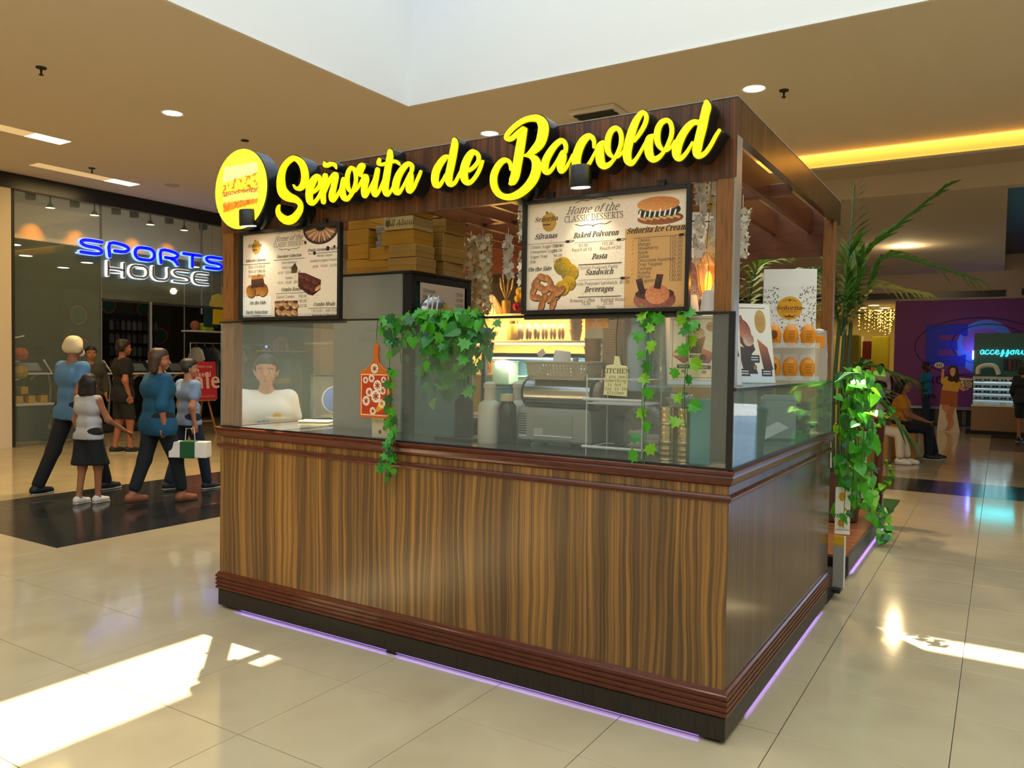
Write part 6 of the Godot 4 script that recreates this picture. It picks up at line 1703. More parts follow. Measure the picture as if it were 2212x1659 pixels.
func side_shelf():
	# standing posters on the side glass shelf
	poster("tall_poster", "large leaning poster of iced drinks on the side shelf beside the corner post", Vector3(-0.215, 1.4005, -0.34), 0.335, 0.80, tall_image(), -0.20, 0.62)
	poster("tall_poster", "smaller dark leaning poster behind the large drinks poster", Vector3(-0.16, 1.4005, -0.98), 0.20, 0.42, dark_image(), -0.25, 0.62)
	for f in [[-0.345, "left foot of the large leaning poster"]]:
		pass
	# display stand: patterned back card, orange pouches on two trays
	var d := thing("pouch_stand", "white leaf patterned display stand with the round yellow emblem", "display stand", Vector3(-0.19, 1.4005, -1.80), 0.35)
	part("back_panel", geo().span(Vector3(-0.15, 0, -0.01), Vector3(0.15, 0.66, 0.0), 0.002).mesh(), M.white, d)
	var g := geo()
	g.quad(Vector3(-0.148, 0.2, 0.0006), Vector3(0.148, 0.2, 0.0006), Vector3(0.148, 0.56, 0.0006), Vector3(-0.148, 0.56, 0.0006), Vector3.BACK)
	var pi := blank(256, 256, rgb(236, 234, 226))
	var rg := RandomNumberGenerator.new()
	rg.seed = 31
	for i in 420:
		var x := rg.randf_range(4, 252)
		var y := rg.randf_range(4, 252)
		if absf(x - 128) < 46 and y < 60:
			continue
		p_ell(pi, x, y, rg.randf_range(2, 6), rg.randf_range(1, 2.2), rg.randf_range(0, 3.1), rgb(60, 56, 48), rgb(90, 86, 74))
	var pm := mat("leaf_pattern", Color.WHITE, 0.5, 0.0, {"albedo_texture": ImageTexture.create_from_image(pi)})
	part("pattern", g.mesh(), pm, d)
	emblem(d, Vector3(0.0, 0.43, 0.001), 0.072)
	for y in [0.0, 0.19]:
		part("tray", geo().span(Vector3(-0.15, y, 0.0), Vector3(0.15, y + 0.008, 0.16), 0.002).span(Vector3(-0.15, y, 0.155), Vector3(0.15, y + 0.03, 0.16)).mesh(), mat("tray_clear", Color(0.9, 0.9, 0.85, 0.3), 0.1, 0.0, {"transparency": BaseMaterial3D.TRANSPARENCY_ALPHA}), d)
	var om := mat("pouch_orange", rgb(228, 142, 20), 0.35)
	for r in 2:
		for i in 3:
			var o := thing("snack_pouch", "orange printed snack pouch, %s in the %s row of the display stand" % [["left", "middle", "right"][i], ["lower", "upper"][r]], "pouch", d.transform * Vector3(-0.095 + i * 0.095, 0.009 + r * 0.19, 0.085), 0.35 + 0.06 * (i - 1), "orange pouches on the stand")
			part("pouch", geo().ball(Vector3(0, 0.065, 0), Vector3(0.044, 0.066, 0.03), 14, 9).mesh(), om, o)
			part("seal", geo().span(Vector3(-0.04, 0.115, -0.003), Vector3(0.04, 0.15, 0.003), 0.002).mesh(), M.clear_plastic, o)
			var t := geo()
			if i == 0:
				t.ball(Vector3(0, 0.07, 0.029), Vector3(0.02, 0.026, 0.002), 14, 5)
			for k in 4:
				text(t, ["chewy", "sweet", "snack", "100 g"][k], Vector3(0.0, 0.09 - k * 0.016, 0.0315), 0.014, "Droid Sans", 1)
			part("lettering", t.mesh(), mat("pouch_ink", rgb(120, 66, 8), 0.5), o)
	var cb := thing("clear_bag", "clear cellophane bag with leaf print tied at the right of the pouches", "bag", Vector3(-0.045, 1.4005, -1.93), 0.3)
	part("film", geo().lathe([Vector2(0, 0), Vector2(0.05, 0), Vector2(0.055, 0.05), Vector2(0.05, 0.2), Vector2(0.045, 0.3), Vector2(0.0, 0.31)], 12, 0.7).mesh(), M.clear_plastic, cb)
	part("label", geo().span(Vector3(-0.03, 0.2, 0.03), Vector3(0.03, 0.27, 0.036), 0.002).mesh(), om, cb)
	part("tie", geo().ball(Vector3(0, 0.3, 0), Vector3(0.03, 0.012, 0.02), 8, 5).mesh(), M.white, cb)
	# two paper cups upside down on the corner of the glass
	for q in [[-0.20, "smaller upturned white paper cup right of the big menu board"], [-0.125, "larger upturned white paper cup under the glass lantern"]]:
		var k := 0.8 if q[0] < -0.16 else 1.0
		var o := thing("paper_cup", q[1], "cup", Vector3(q[0], 1.7065, -0.10), 0.0, "upturned paper cups")
		part("cup", geo().lathe([Vector2(0, 0.085 * k), Vector2(0.026 * k, 0.085 * k), Vector2(0.038 * k, 0.004), Vector2(0.041 * k, 0.004), Vector2(0.041 * k, 0), Vector2(0.034 * k, 0.0)], 22).mesh(), M.white, o)
	# things under the side glass
	var tb := thing("teal_carton", "teal carton with a green label inside the side glass near the corner", "carton", Vector3(-0.13, TOP, -0.17), 0.1)
	part("body", bx(Vector3(-0.075, 0, -0.06), Vector3(0.075, 0.27, 0.06), 0.006), mat("teal_box", rgb(70, 150, 146), 0.4), tb)
	part("label", bx(Vector3(0.0755, 0.2, -0.03), Vector3(0.0765, 0.235, 0.03)), mat("label_green", rgb(60, 180, 90), 0.4), tb)
	for q in [[-0.14, -0.42, "brown lidded tub behind the teal carton"], [-0.14, -0.62, "second brown tub inside the side glass"], [-0.14, -0.83, "third brown tub inside the side glass"]]:
		var o := thing("food_tub", q[2], "tub", Vector3(q[0], TOP, q[1]), 0.0, "brown tubs inside the side glass")
		part("body", geo().lathe([Vector2(0, 0), Vector2(0.06, 0), Vector2(0.075, 0.19), Vector2(0, 0.19)], 20).mesh(), mat("tub_brown", rgb(110, 84, 62), 0.5), o)
		part("lid", geo().lathe([Vector2(0.078, 0.19), Vector2(0.08, 0.2), Vector2(0.06, 0.212), Vector2(0, 0.212)], 20).mesh(), mat("lid_smoke", rgb(80, 80, 78), 0.3), o)
	solo("paper_sheet", geo(Transform3D(Basis(Vector3(0.3, 0, 1).normalized(), 0.5), Vector3.ZERO)).span(Vector3(-0.1, 0, -0.07), Vector3(0.1, 0.002, 0.07)).mesh(), M.white, "white paper sheet tilted against the tubs in the side case", "paper", Vector3(-0.15, TOP + 0.056, -1.16), 0.6)
	var rc := thing("red_canister", "dark red canister with a cream band at the far end of the side glass", "canister", Vector3(-0.12, TOP, -1.82))
	part("body", geo().cyl(Vector3.ZERO, Vector3(0, 0.20, 0), 0.06, 0.06, 22, 0.006).mesh(), mat("canister_red", rgb(140, 24, 30), 0.4), rc)
	part("band", geo().cyl(Vector3(0, 0.12, 0), Vector3(0, 0.15, 0), 0.061, 0.061, 22).mesh(), mat("band_cream", rgb(200, 190, 160), 0.5), rc)
	var pb := thing("paper_bag", "white paper bag leaning in the side case before the red canister", "bag", Vector3(-0.16, TOP, -1.45), 0.5)
	part("bag", geo().span(Vector3(-0.09, 0, -0.04), Vector3(0.09, 0.24, 0.04), 0.01).mesh(), mat("bag_white", rgb(206, 206, 198), 0.6), pb)
	part("fold", geo().span(Vector3(-0.092, 0.22, 0.036), Vector3(0.092, 0.25, 0.044), 0.003).mesh(), mat("bag_white", rgb(206, 206, 198), 0.6), pb)

func emblem(parent: Node3D, at: Vector3, r: float):
	var poly := PackedVector2Array()
	for i in 32:
		poly.append(Vector2(cos(TAU * i / 32.0) * r, sin(TAU * i / 32.0) * r * 0.95))
	var e := part("emblem", geo().prism(poly, 0.001).mesh(), mat("emblem_gold", rgb(224, 160, 24), 0.45), parent, at)
	var g := geo()
	text(g, "Señorita", Vector3(0, 0.0, 0.0016), r * 0.46, "Droid Serif", 1, 0.3, 0.0, true)
	text(g, "DE BACOLOD", Vector3(0, -r * 0.3, 0.0016), r * 0.2, "Droid Sans", 1)
	for s in [-1.0, 1.0]:
		g.ball(Vector3(0, s * r * 0.62, 0.0014), Vector3(r * 0.08, r * 0.08, 0.0008), 8, 4)
		g.tube(smooth([Vector3(-r * 0.5, s * r * 0.55, 0.0014), Vector3(-r * 0.2, s * r * 0.68, 0.0014), Vector3(r * 0.2, s * r * 0.68, 0.0014), Vector3(r * 0.5, s * r * 0.55, 0.0014)], 3), r * 0.02, 4)
	g.box(Vector3(0, -r * 0.7, 0.0013), Vector3(r * 0.7, r * 0.1, 0.0006))
	part("lettering", g.mesh(), mat("emblem_ink", rgb(84, 54, 10), 0.5), e)

func tall_image() -> Image:
	var im := blank(300, 716, rgb(232, 226, 212))
	for y in range(560, 716):
		im.fill_rect(Rect2i(0, y, 300, 1), rgb(232, 226, 212).lerp(rgb(196, 214, 226), (y - 560) / 156.0))
	im.fill_rect(Rect2i(20, 34, 240, 6), rgb(40, 36, 40))
	p_poly(im, [10, 130, 60, 100, 130, 300, 160, 420, 120, 470, 20, 330], rgb(150, 84, 60), rgb(60, 36, 34))
	p_ell(im, 80, 240, 50, 100, -0.25, rgb(214, 130, 90), rgb(120, 60, 44), 0.9, 4)
	p_ell(im, 110, 330, 44, 60, 0, rgb(224, 196, 170), rgb(150, 90, 70), 0.9, 5)
	p_poly(im, [14, 380, 120, 420, 170, 640, 60, 640], rgb(70, 54, 56), rgb(60, 48, 50))
	p_poly(im, [180, 320, 260, 400, 296, 600, 220, 610], rgb(196, 110, 60), rgb(64, 44, 46))
	p_ell(im, 215, 160, 46, 108, 0.0, rgb(180, 140, 60), rgb(196, 156, 76))
	for k in 5:
		im.fill_rect(Rect2i(186, 120 + k * 18, 58, 3), rgb(110, 80, 30))
	for r in [[110, 470, 80, 70], [20, 596, 86, 66], [200, 596, 84, 66]]:
		im.fill_rect(Rect2i(r[0], r[1], r[2], r[3]), rgb(54, 52, 58))
		for k in 2:
			im.fill_rect(Rect2i(r[0] + 12, r[1] + 16 + k * 22, r[2] - 24, 10), rgb(200, 200, 200))
	p_ell(im, 150, 580, 14, 22, 0, rgb(176, 140, 90), rgb(110, 80, 50))
	return im

func dark_image() -> Image:
	var im := blank(160, 336, rgb(70, 62, 62))
	p_ell(im, 80, 150, 60, 90, 0.1, rgb(176, 110, 96), rgb(90, 56, 54), 0.9, 7)
	p_ell(im, 70, 110, 22, 40, 0.2, rgb(206, 150, 130), rgb(120, 70, 60), 0.7, 8)
	p_poly(im, [20, 220, 140, 210, 150, 336, 10, 336], rgb(196, 196, 206), rgb(180, 200, 220))
	p_ell(im, 80, 210, 30, 60, 0.0, rgb(130, 84, 74), rgb(90, 60, 56), 0.7, 9)
	im.fill_rect(Rect2i(0, 0, 160, 30), rgb(40, 38, 40))
	return im

func pendants():
	# wire glass pendant at the back and the amber gem lantern by the corner
	var p := thing("pendant_lamp", "clear glass dome pendant lamp glowing at the back of the kiosk", "lamp", Vector3(-2.30, 1.80, -1.78))
	part("cord", geo().cyl(Vector3(0, 0.17, 0), Vector3(0, 0.70, 0), 0.004, 0.004, 6).mesh(), M.brass, p)
	part("hook", geo().span(Vector3(-0.03, 0.55, -0.004), Vector3(0.03, 0.558, 0.004)).mesh(), M.brass, p)
	part("shade", geo().lathe([Vector2(0.012, 0.175), Vector2(0.03, 0.16), Vector2(0.075, 0.08), Vector2(0.09, 0.02), Vector2(0.088, 0.02), Vector2(0.072, 0.08), Vector2(0.028, 0.155), Vector2(0.012, 0.17)], 20).mesh(), mat("dome_glass", Color(0.95, 0.86, 0.66, 0.3), 0.05, 0.0, {"transparency": BaseMaterial3D.TRANSPARENCY_ALPHA}), p)
	part("ribs", dome_ribs(), M.brass, p)
	part("bulb", geo().ball(Vector3(0, 0.035, 0), Vector3(0.035, 0.045, 0.035), 14, 10).mesh(), glow("bulb_warm", Color(1.0, 0.74, 0.3), 6.0), p)
	omni("bulb_light", Vector3(-2.30, 1.835, -1.78), Color(1.0, 0.76, 0.42), 0.6, 0.03)
	var q := thing("gem_lantern", "amber faceted glass lantern hanging between the menu board and the corner post", "lamp", Vector3(-0.143, 1.775, -0.10))
	part("shade", geo().lathe([Vector2(0.022, 0.0), Vector2(0.046, 0.115), Vector2(0.012, 0.165), Vector2(0.012, 0.17)], 6).mesh(), mat("amber_glass", Color(1.0, 0.72, 0.2, 0.45), 0.03, 0.0, {"transparency": BaseMaterial3D.TRANSPARENCY_ALPHA}), q)
	var ed := geo()
	for i in 6:
		var a := TAU * i / 6.0
		var d := Vector3(cos(a), 0, sin(a))
		ed.tube([d * 0.022, d * 0.046 + Vector3(0, 0.115, 0), d * 0.012 + Vector3(0, 0.165, 0)], 0.0016, 5)
	part("ribs", ed.mesh(), M.brass, q)
	part("bulb", geo().ball(Vector3(0.012, 0.05, 0.005), Vector3(0.014, 0.045, 0.014), 12, 8).mesh(), glow("bulb_amber", Color(1.0, 0.7, 0.15), 6.0), q)
	part("cord", geo().cyl(Vector3(0, 0.168, 0), Vector3(0.02, 0.56, 0.0), 0.002, 0.002, 5).mesh(), M.brass, q)
	part("clip", geo().span(Vector3(-0.01, 0.36, -0.004), Vector3(0.04, 0.367, 0.004)).span(Vector3(0.012, 0.34, -0.004), Vector3(0.019, 0.39, 0.004)).mesh(), M.brass, q)
	omni("gem_light", Vector3(-0.131, 1.825, -0.095), Color(1.0, 0.66, 0.2), 0.05, 0.02)

func dome_ribs() -> ArrayMesh:
	var g := geo()
	for i in 8:
		var d := Vector3(cos(TAU * i / 8.0), 0, sin(TAU * i / 8.0))
		g.tube([d * 0.014 + Vector3(0, 0.174, 0), d * 0.032 + Vector3(0, 0.16, 0), d * 0.077 + Vector3(0, 0.08, 0), d * 0.091 + Vector3(0, 0.02, 0)], 0.002, 5)
	return g.mesh()

func cash_corner():
	# framed clear stand with a blue oval fan on the left counter
	var f := thing("acrylic_stand", "dark framed clear stand on the left counter beside the attendant", "stand", Vector3(-2.96, TOP, -0.80), 0.45)
	var fr := geo()
	for e in [[Vector3(-0.13, 0, 0), Vector3(-0.122, 0.30, 0.01)], [Vector3(0.122, 0, 0), Vector3(0.13, 0.30, 0.01)], [Vector3(-0.13, 0.292, 0), Vector3(0.13, 0.30, 0.01)], [Vector3(-0.13, 0, 0), Vector3(0.13, 0.012, 0.03)]]:
		fr.span(e[0], e[1], 0.001)
	part("frame", fr.mesh(), M.black, f)
	part("pane", bx(Vector3(-0.122, 0.012, 0.004), Vector3(0.122, 0.292, 0.007)), M.glass, f)
	var fan := thing("oval_fan", "pale blue round hand fan standing on its handle in the clear stand", "fan", Vector3(-2.93, TOP, -0.84), 0.45)
	part("blade", geo(Transform3D(Basis(Vector3.RIGHT, PI / 2), Vector3(0, 0.135, 0))).lathe([Vector2(0, 0), Vector2(0.085, 0), Vector2(0.085, 0.005), Vector2(0, 0.006)], 28).mesh(), mat("fan_blue", rgb(110, 136, 226), 0.4), fan)
	part("rim", geo(Transform3D(Basis(Vector3.RIGHT, PI / 2), Vector3(0, 0.135, 0))).lathe([Vector2(0.085, -0.001), Vector2(0.092, 0.0), Vector2(0.092, 0.006), Vector2(0.085, 0.007)], 28).mesh(), M.white, fan)
	part("handle", geo().cyl(Vector3(0, 0.0, 0), Vector3(0, 0.05, 0), 0.01, 0.008, 10).mesh(), M.white, fan)
	part("base", geo().cyl(Vector3(0, 0.0, 0), Vector3(0, 0.012, 0), 0.035, 0.03, 16).mesh(), mat("fan_teal", rgb(60, 170, 160), 0.4), fan)
	solo("receipt_book", geo().span(Vector3(-0.1, 0, -0.07), Vector3(0.1, 0.012, 0.07), 0.003).mesh(), mat("paper_yellow", rgb(236, 220, 140), 0.6), "pale yellow receipt pad lying by the clear stand", "pad", Vector3(-2.86, TOP, -0.60), 0.5)
	var tr := thing("drinks_tray", "low drinks tray and grinder hidden behind the ivy", "tray", Vector3(-1.50, TOP, -0.33))
	part("tray", bx(Vector3(-0.12, 0, -0.1), Vector3(0.12, 0.016, 0.1), 0.004), M.black_matt, tr)
	part("grinder", geo().lathe([Vector2(0, 0.016), Vector2(0.05, 0.016), Vector2(0.05, 0.2), Vector2(0.03, 0.22), Vector2(0.03, 0.27), Vector2(0, 0.28)], 20).mesh(), M.black, tr)

# ------------------------------------------------------------------ menu boards
func marble(w: int, h: int, seed_: int) -> Image:
	var im := blank(w, h, rgb(232, 216, 192))
	var n := FastNoiseLite.new()
	n.seed = seed_
	n.frequency = 0.004
	n.fractal_octaves = 2
	for y in h:
		for x in w:
			var k := n.get_noise_2d(x, y)
			var band := absf(fposmod(k * 9.0, 1.0) - 0.5)
			if band < 0.03:
				im.set_pixel(x, y, rgb(206, 172, 142).lerp(rgb(232, 216, 192), band / 0.03))
			elif k > 0.28:
				im.set_pixel(x, y, rgb(238, 214, 192))
	return im

func rolls(im: Image, spots: Array, c: Color, c2: Color, l: float, r: float):
	var i := 0
	for s in spots:
		p_ell(im, s[0] + 3, s[1] + 5, l, r, s[2], c2.darkened(0.35), c2.darkened(0.45))
		p_ell(im, s[0], s[1], l, r, s[2], c, c2, 0.6, 20 + i)
		i += 1

func menus():
	# small board: 0.79 x 0.50, large board: 0.77 x 0.50, hung from the fascia
	var b := thing("menu_board", "smaller square menu board with brownies and bars at the kiosk's left end", "menu board", Vector3(-2.44, 1.702, 0.005))
	board_frame(b, 0.79)
	var im := marble(632, 400, 2)
	im.fill_rect(Rect2i(0, 300, 196, 100), rgb(236, 234, 226))
	p_ell(im, 94, 62, 30, 33, 0, rgb(176, 132, 56), rgb(196, 150, 70))
	p_ell(im, 515, 0, 110, 74, 0, rgb(46, 30, 34), rgb(60, 40, 40))
	for i in 14:
		var a := PI * (0.08 + 0.84 * i / 13.0)
		p_line(im, Vector2(515 + cos(a) * 34, sin(a) * 20), Vector2(515 + cos(a) * 92, sin(a) * 60), 9, rgb(206, 160, 110) if i % 2 else rgb(150, 104, 84))
	for q in [[420, 60, 8], [478, 112, 9], [560, 96, 11], [600, 90, 7]]:
		p_ell(im, q[0], q[1], q[2], q[2], 0.4, rgb(70, 44, 36), rgb(40, 26, 24))
	rolls(im, [[100, 262, 0.1], [56, 272, 0.2], [140, 268, -0.2]], rgb(206, 140, 66), rgb(110, 66, 30), 34, 30)
	p_poly(im, [58, 212, 140, 206, 150, 236, 148, 254, 60, 256], rgb(96, 60, 50), rgb(60, 38, 34))
	p_poly(im, [62, 196, 138, 194, 146, 212, 60, 216], rgb(222, 156, 78), rgb(196, 124, 54))
	p_poly(im, [376, 196, 420, 200, 520, 236, 516, 280, 470, 306, 440, 300, 376, 262], rgb(96, 44, 40), rgb(58, 26, 26))
	rolls(im, [[400, 214, 0.3], [440, 228, 0.3], [484, 244, 0.3], [430, 262, 0.3], [470, 278, 0.3]], rgb(128, 60, 52), rgb(74, 34, 32), 22, 12)
	p_ell(im, 500, 272, 20, 9, -0.6, rgb(226, 180, 130), rgb(180, 120, 80))
	p_poly(im, [330, 170, 356, 150, 372, 176, 366, 196, 332, 198], rgb(40, 44, 44), rgb(120, 70, 30))
	im.fill_rect(Rect2i(222, 326, 152, 74), rgb(70, 46, 34))
	rolls(im, [[240, 345, 0.2], [272, 335, -0.3], [300, 350, 0.4], [330, 338, 0.2], [356, 350, -0.2], [250, 378, 0.5], [285, 380, -0.4], [318, 384, 0.1], [352, 382, 0.3]], rgb(230, 188, 140), rgb(150, 96, 54), 21, 13)
	board_print(b, im, 0.79)
	var mid := Transform3D(Basis(), Vector3(0, 0.25, 0))
	var g := geo(mid)
	var s := geo(mid)
	header(g, s, 0.0, 0.195, 0.9)
	for t in [[-0.27, 0.088, "Señorita Chewies"], [0.0, 0.10, "Chocolate Collection"], [0.27, 0.12, "Fruity Caramel Collection"], [-0.26, -0.205, "Nutty Selection"], [0.02, -0.085, "Combo Boxes"], [0.27, -0.172, "Combo Meals"], [0.27, -0.232, "Señorita Collection"], [-0.25, -0.152, "On the Side"]]:
		var k := 0.026 if t[2].length() < 16 else 0.021
		text(s, t[2], Vector3(t[0], t[1] if t[1] < 0.1 else t[1] - 0.002, 0.0116), k, "Droid Serif", 1, 0.35, 0.0, true, 0.9)
		if t[2] != "On the Side":
			s.span(Vector3(t[0] - 0.12, t[1] - 0.021, 0.0115), Vector3(t[0] + 0.12, t[1] - 0.019, 0.0118))
	rows(g, [["Box of 4", "48.00"], ["Box of 10", "98.00"], ["Box of 20", "190.00"]], -0.33, -0.19, 0.052, 0.026, 0.022)
	rows(g, [["Classic Combo", "150.00"], ["2 Flavor Box", "180.00"], ["3 in 1 Special", "220.00"]], -0.10, 0.14, -0.125, 0.026, 0.022)
	for q in [["Choco Hazelnut", 0.0, 0.062], ["Choco Caramel", 0.0, 0.036], ["45.00    120.00    230.00", 0.0, 0.008], ["Nutella", 0.0, -0.022], ["45.00    120.00    230.00", 0.0, -0.046], ["Mango Cheese", 0.27, 0.086], ["Strawberry Apple Cinnamon", 0.27, 0.060], ["45.00    115.00    220.00", 0.27, 0.030], ["1 for 50.00      Half 275.00", 0.27, -0.206], ["1 for 40.00      Half 260.00", 0.27, -0.252 + 0.008], ["Cashew", -0.26, -0.224], ["45.00   115.00   220.00", -0.26, -0.238]]:
		text(g, q[0], Vector3(q[1], q[2], 0.0114), 0.017, "Droid Sans", 1)
	part("lettering", g.mesh(), mat("menu_ink", rgb(96, 80, 66), 0.6), b)
	part("heading", s.mesh(), mat("menu_black", rgb(28, 24, 22), 0.6), b)
	emblem_small(b, Vector3(-0.276, 0.172, 0.0113))
	# large board
	b = thing("menu_board", "larger menu board with ice cream and sandwich under the yellow letters", "menu board", Vector3(-0.553, 1.703, 0.005))
	board_frame(b, 0.77)
	im = marble(616, 400, 7)
	im.fill_rect(Rect2i(394, 120, 222, 280), rgb(206, 158, 100))
	p_ell(im, 92, 70, 30, 36, 0, rgb(176, 132, 56), rgb(196, 150, 70))
	p_ell(im, 520, 92, 82, 22, 0.02, rgb(160, 90, 50), rgb(120, 62, 34), 0.4, 4)
	p_ell(im, 516, 66, 76, 26, 0.0, rgb(40, 46, 40), rgb(30, 30, 28), 0.5, 5)
	p_ell(im, 512, 42, 76, 26, 0.03, rgb(226, 154, 86), rgb(196, 116, 54), 0.4, 6)
	for i in 8:
		p_line(im, Vector2(450 + i * 18, 62 + (i % 2) * 6), Vector2(446 + i * 18, 84), 5, rgb(238, 236, 226))
	for i in 12:
		p_ell(im, 452 + i * 12, 88 + (i % 2) * 4, 8, 4, 0.3, rgb(230, 190, 120), rgb(200, 150, 80))
	rolls(im, [[150, 236, 0.05], [178, 262, 0.1]], rgb(120, 110, 60), rgb(206, 156, 20), 36, 32)
	rolls(im, [[176, 300, 0.1], [150, 318, 0.3]], rgb(150, 120, 50), rgb(212, 160, 24), 28, 26)
	rolls(im, [[40, 290, -0.8], [70, 276, 0.4], [96, 290, 1.0], [30, 320, -1.1], [60, 312, 0.5], [86, 320, -0.4], [110, 318, 0.2], [40, 350, 0.1], [72, 356, -1.1], [104, 350, -0.9], [128, 346, -0.8], [64, 382, -1.2], [112, 376, -1.2], [140, 330, -0.7]], rgb(206, 140, 84), rgb(140, 84, 48), 27, 12)
	p_ell(im, 505, 372, 76, 40, 0, rgb(176, 110, 90), rgb(120, 60, 50), 0.4, 8)
	p_ell(im, 505, 352, 70, 20, 0, rgb(90, 54, 44), rgb(60, 36, 32))
	p_ell(im, 515, 354, 44, 34, 0, rgb(222, 144, 96), rgb(190, 112, 74), 0.8, 9)
	p_poly(im, [436, 300, 458, 296, 474, 348, 452, 356], rgb(70, 46, 44), rgb(50, 32, 32))
	p_poly(im, [512, 284, 536, 286, 526, 336, 502, 332], rgb(80, 50, 44), rgb(56, 36, 34))
	board_print(b, im, 0.77)
	g = geo(mid)
	s = geo(mid)
	header(g, s, -0.045, 0.19, 1.0)
	for t in [[-0.27, 0.09, "Silvanas", 0], [-0.03, 0.082, "Baked Polvoron", 0], [-0.01, -0.012, "Pasta", 1], [-0.01, -0.078, "Sandwich", 0], [-0.01, -0.150, "Beverages", 1], [0.24, 0.083, "Señorita Ice Cream", 0], [-0.30, -0.052, "On the Side", 2]]:
		text(s, t[2], Vector3(t[0], t[1], 0.0116), 0.024 if t[3] == 2 else 0.031, "Droid Serif", 1, 0.35, 0.0, true, 0.85)
		if t[3] < 2:
			var y: float = t[1] - 0.030
			s.span(Vector3(t[0] - 0.10, y - (0.003 if t[3] else 0.001), 0.0114), Vector3(t[0] + 0.10, y, 0.0118))
			if t[3] == 0:
				s.ball(Vector3(t[0] + 0.105, y, 0.0115), Vector3(0.012, 0.006, 0.0006), 8, 4)
				s.tube([Vector3(t[0] + 0.117, y + 0.005, 0.0115), Vector3(t[0] + 0.138, y + 0.002, 0.0115), Vector3(t[0] + 0.117, y - 0.005, 0.0115)], 0.001, 4)
	rows(g, [["Classic Sugar Coated", "98.00"], ["Cinnamon Sugar", "98.00"], ["Sugar Free", "98.00"], ["Dip", "25.00"]], -0.35, -0.19, 0.045, 0.021, 0.018)
	rows(g, [["Classic", "115.00"], ["Mango", "120.00"], ["Strawberry", "120.00"], ["Apple", "120.00"], ["Guava", "120.00"], ["Chocolate Hazelnut", "125.00"], ["Oreo Topped", "125.00"], ["Cashew", "125.00"], ["Nutella", "130.00"], ["Walnut", "130.00"], ["Affogatorita", "130.00"]], 0.16, 0.35, 0.042, 0.0165, 0.018)
	for q in [["83.00              155.00", -0.03, 0.038], ["Pouch of 10        Pouch of 20", -0.03, 0.020], ["Chorizo Puepueli Pasta", -0.02, -0.058], ["Chorizo Puepueli Sandwich  85.00", -0.01, -0.125], ["Brewed Coffee      Bottled Water", -0.02, -0.196], ["75.00             25.00", -0.02, -0.210], ["Soda", 0.0, -0.226], ["85.00", 0.0, -0.238]]:
		text(g, q[0], Vector3(q[1], q[2], 0.0114), 0.018, "Droid Sans", 1)
	part("lettering", g.mesh(), M.menu_ink, b)
	part("heading", s.mesh(), M.menu_black, b)
	var mk := geo(mid)
	for i in 8:
		mk.ball(Vector3(0.135, 0.042 - [0, 1, 2, 5, 7, 8, 10, 3][i] * 0.0165, 0.0112), Vector3(0.005, 0.005, 0.0006), 8, 4)
	part("bullet", mk.mesh(), M.emblem_gold, b)
	emblem_small(b, Vector3(-0.270, 0.165, 0.0113))

func emblem_small(b: Node3D, at: Vector3):
	var g := geo(Transform3D(Basis(), Vector3(0, 0.25, 0)))
	text(g, "Señorita", at, 0.027, "Droid Serif", 1, 0.3, 0.0, true)
	g.box(at - Vector3(0, 0.025, 0), Vector3(0.035, 0.005, 0.0004))
	g.ball(at + Vector3(0, 0.028, 0), Vector3(0.006, 0.004, 0.0004), 8, 4)
	part("emblem_lettering", g.mesh(), M.emblem_ink, b)

func header(g: Geo, s: Geo, x: float, y: float, k: float):
	text(g, "Home of the", Vector3(x, y, 0.0114), 0.042 * k, "Droid Serif", 1, 0.5, 0.0, false, 1.0)
	text(g, "CLASSIC DESSERTS", Vector3(x, y - 0.036 * k, 0.0114), 0.037 * k, "Droid Serif", 1, 0.0, 0.0, false, 0.82)
	for e in [0.036, -0.064]:
		var sg := signf(e + 0.014)
		for d in [-1.0, 1.0]:
			s.tube(smooth([Vector3(x + d * 0.004, y + (e + sg * 0.006) * k, 0.0113), Vector3(x + d * 0.03, y + e * k, 0.0113), Vector3(x + d * 0.055, y + (e + sg * 0.004) * k, 0.0113), Vector3(x + d * 0.085, y + (e - sg * 0.006) * k, 0.0113)], 3), 0.0011, 4)
		s.ball(Vector3(x, y + (e + sg * 0.008) * k, 0.0113), Vector3(0.003, 0.005, 0.0005), 6, 4)

func rows(g: Geo, list: Array, x0: float, x1: float, y: float, dy: float, h: float):
	for r in list:
		text(g, r[0], Vector3(x0, y, 0.0114), h, "Droid Sans", 0)
		text(g, r[1], Vector3(x1, y, 0.0114), h, "Droid Sans", 2)
		y -= dy

func board_frame(b: Node3D, w: float):
	var f := geo()
	for e in [[Vector3(-w / 2, 0, 0), Vector3(-w / 2 + 0.017, 0.5, 0.03)], [Vector3(w / 2 - 0.017, 0, 0), Vector3(w / 2, 0.5, 0.03)], [Vector3(-w / 2 + 0.017, 0, 0), Vector3(w / 2 - 0.017, 0.017, 0.03)], [Vector3(-w / 2 + 0.017, 0.483, 0), Vector3(w / 2 - 0.017, 0.5, 0.03)]]:
		f.span(e[0], e[1], 0.002)
	part("frame", f.mesh(), M.black, b)
	part("hanger", geo().span(Vector3(-w * 0.35, 0.5, 0.008), Vector3(-w * 0.35 + 0.03, 0.53, -0.004)).span(Vector3(w * 0.35 - 0.03, 0.5, 0.008), Vector3(w * 0.35, 0.53, -0.004)).mesh(), M.black, b)
	part("lower_strip", bx(Vector3(-w / 2, -0.022, -0.03), Vector3(w / 2, 0.0, 0.0)), M.black_matt, b)

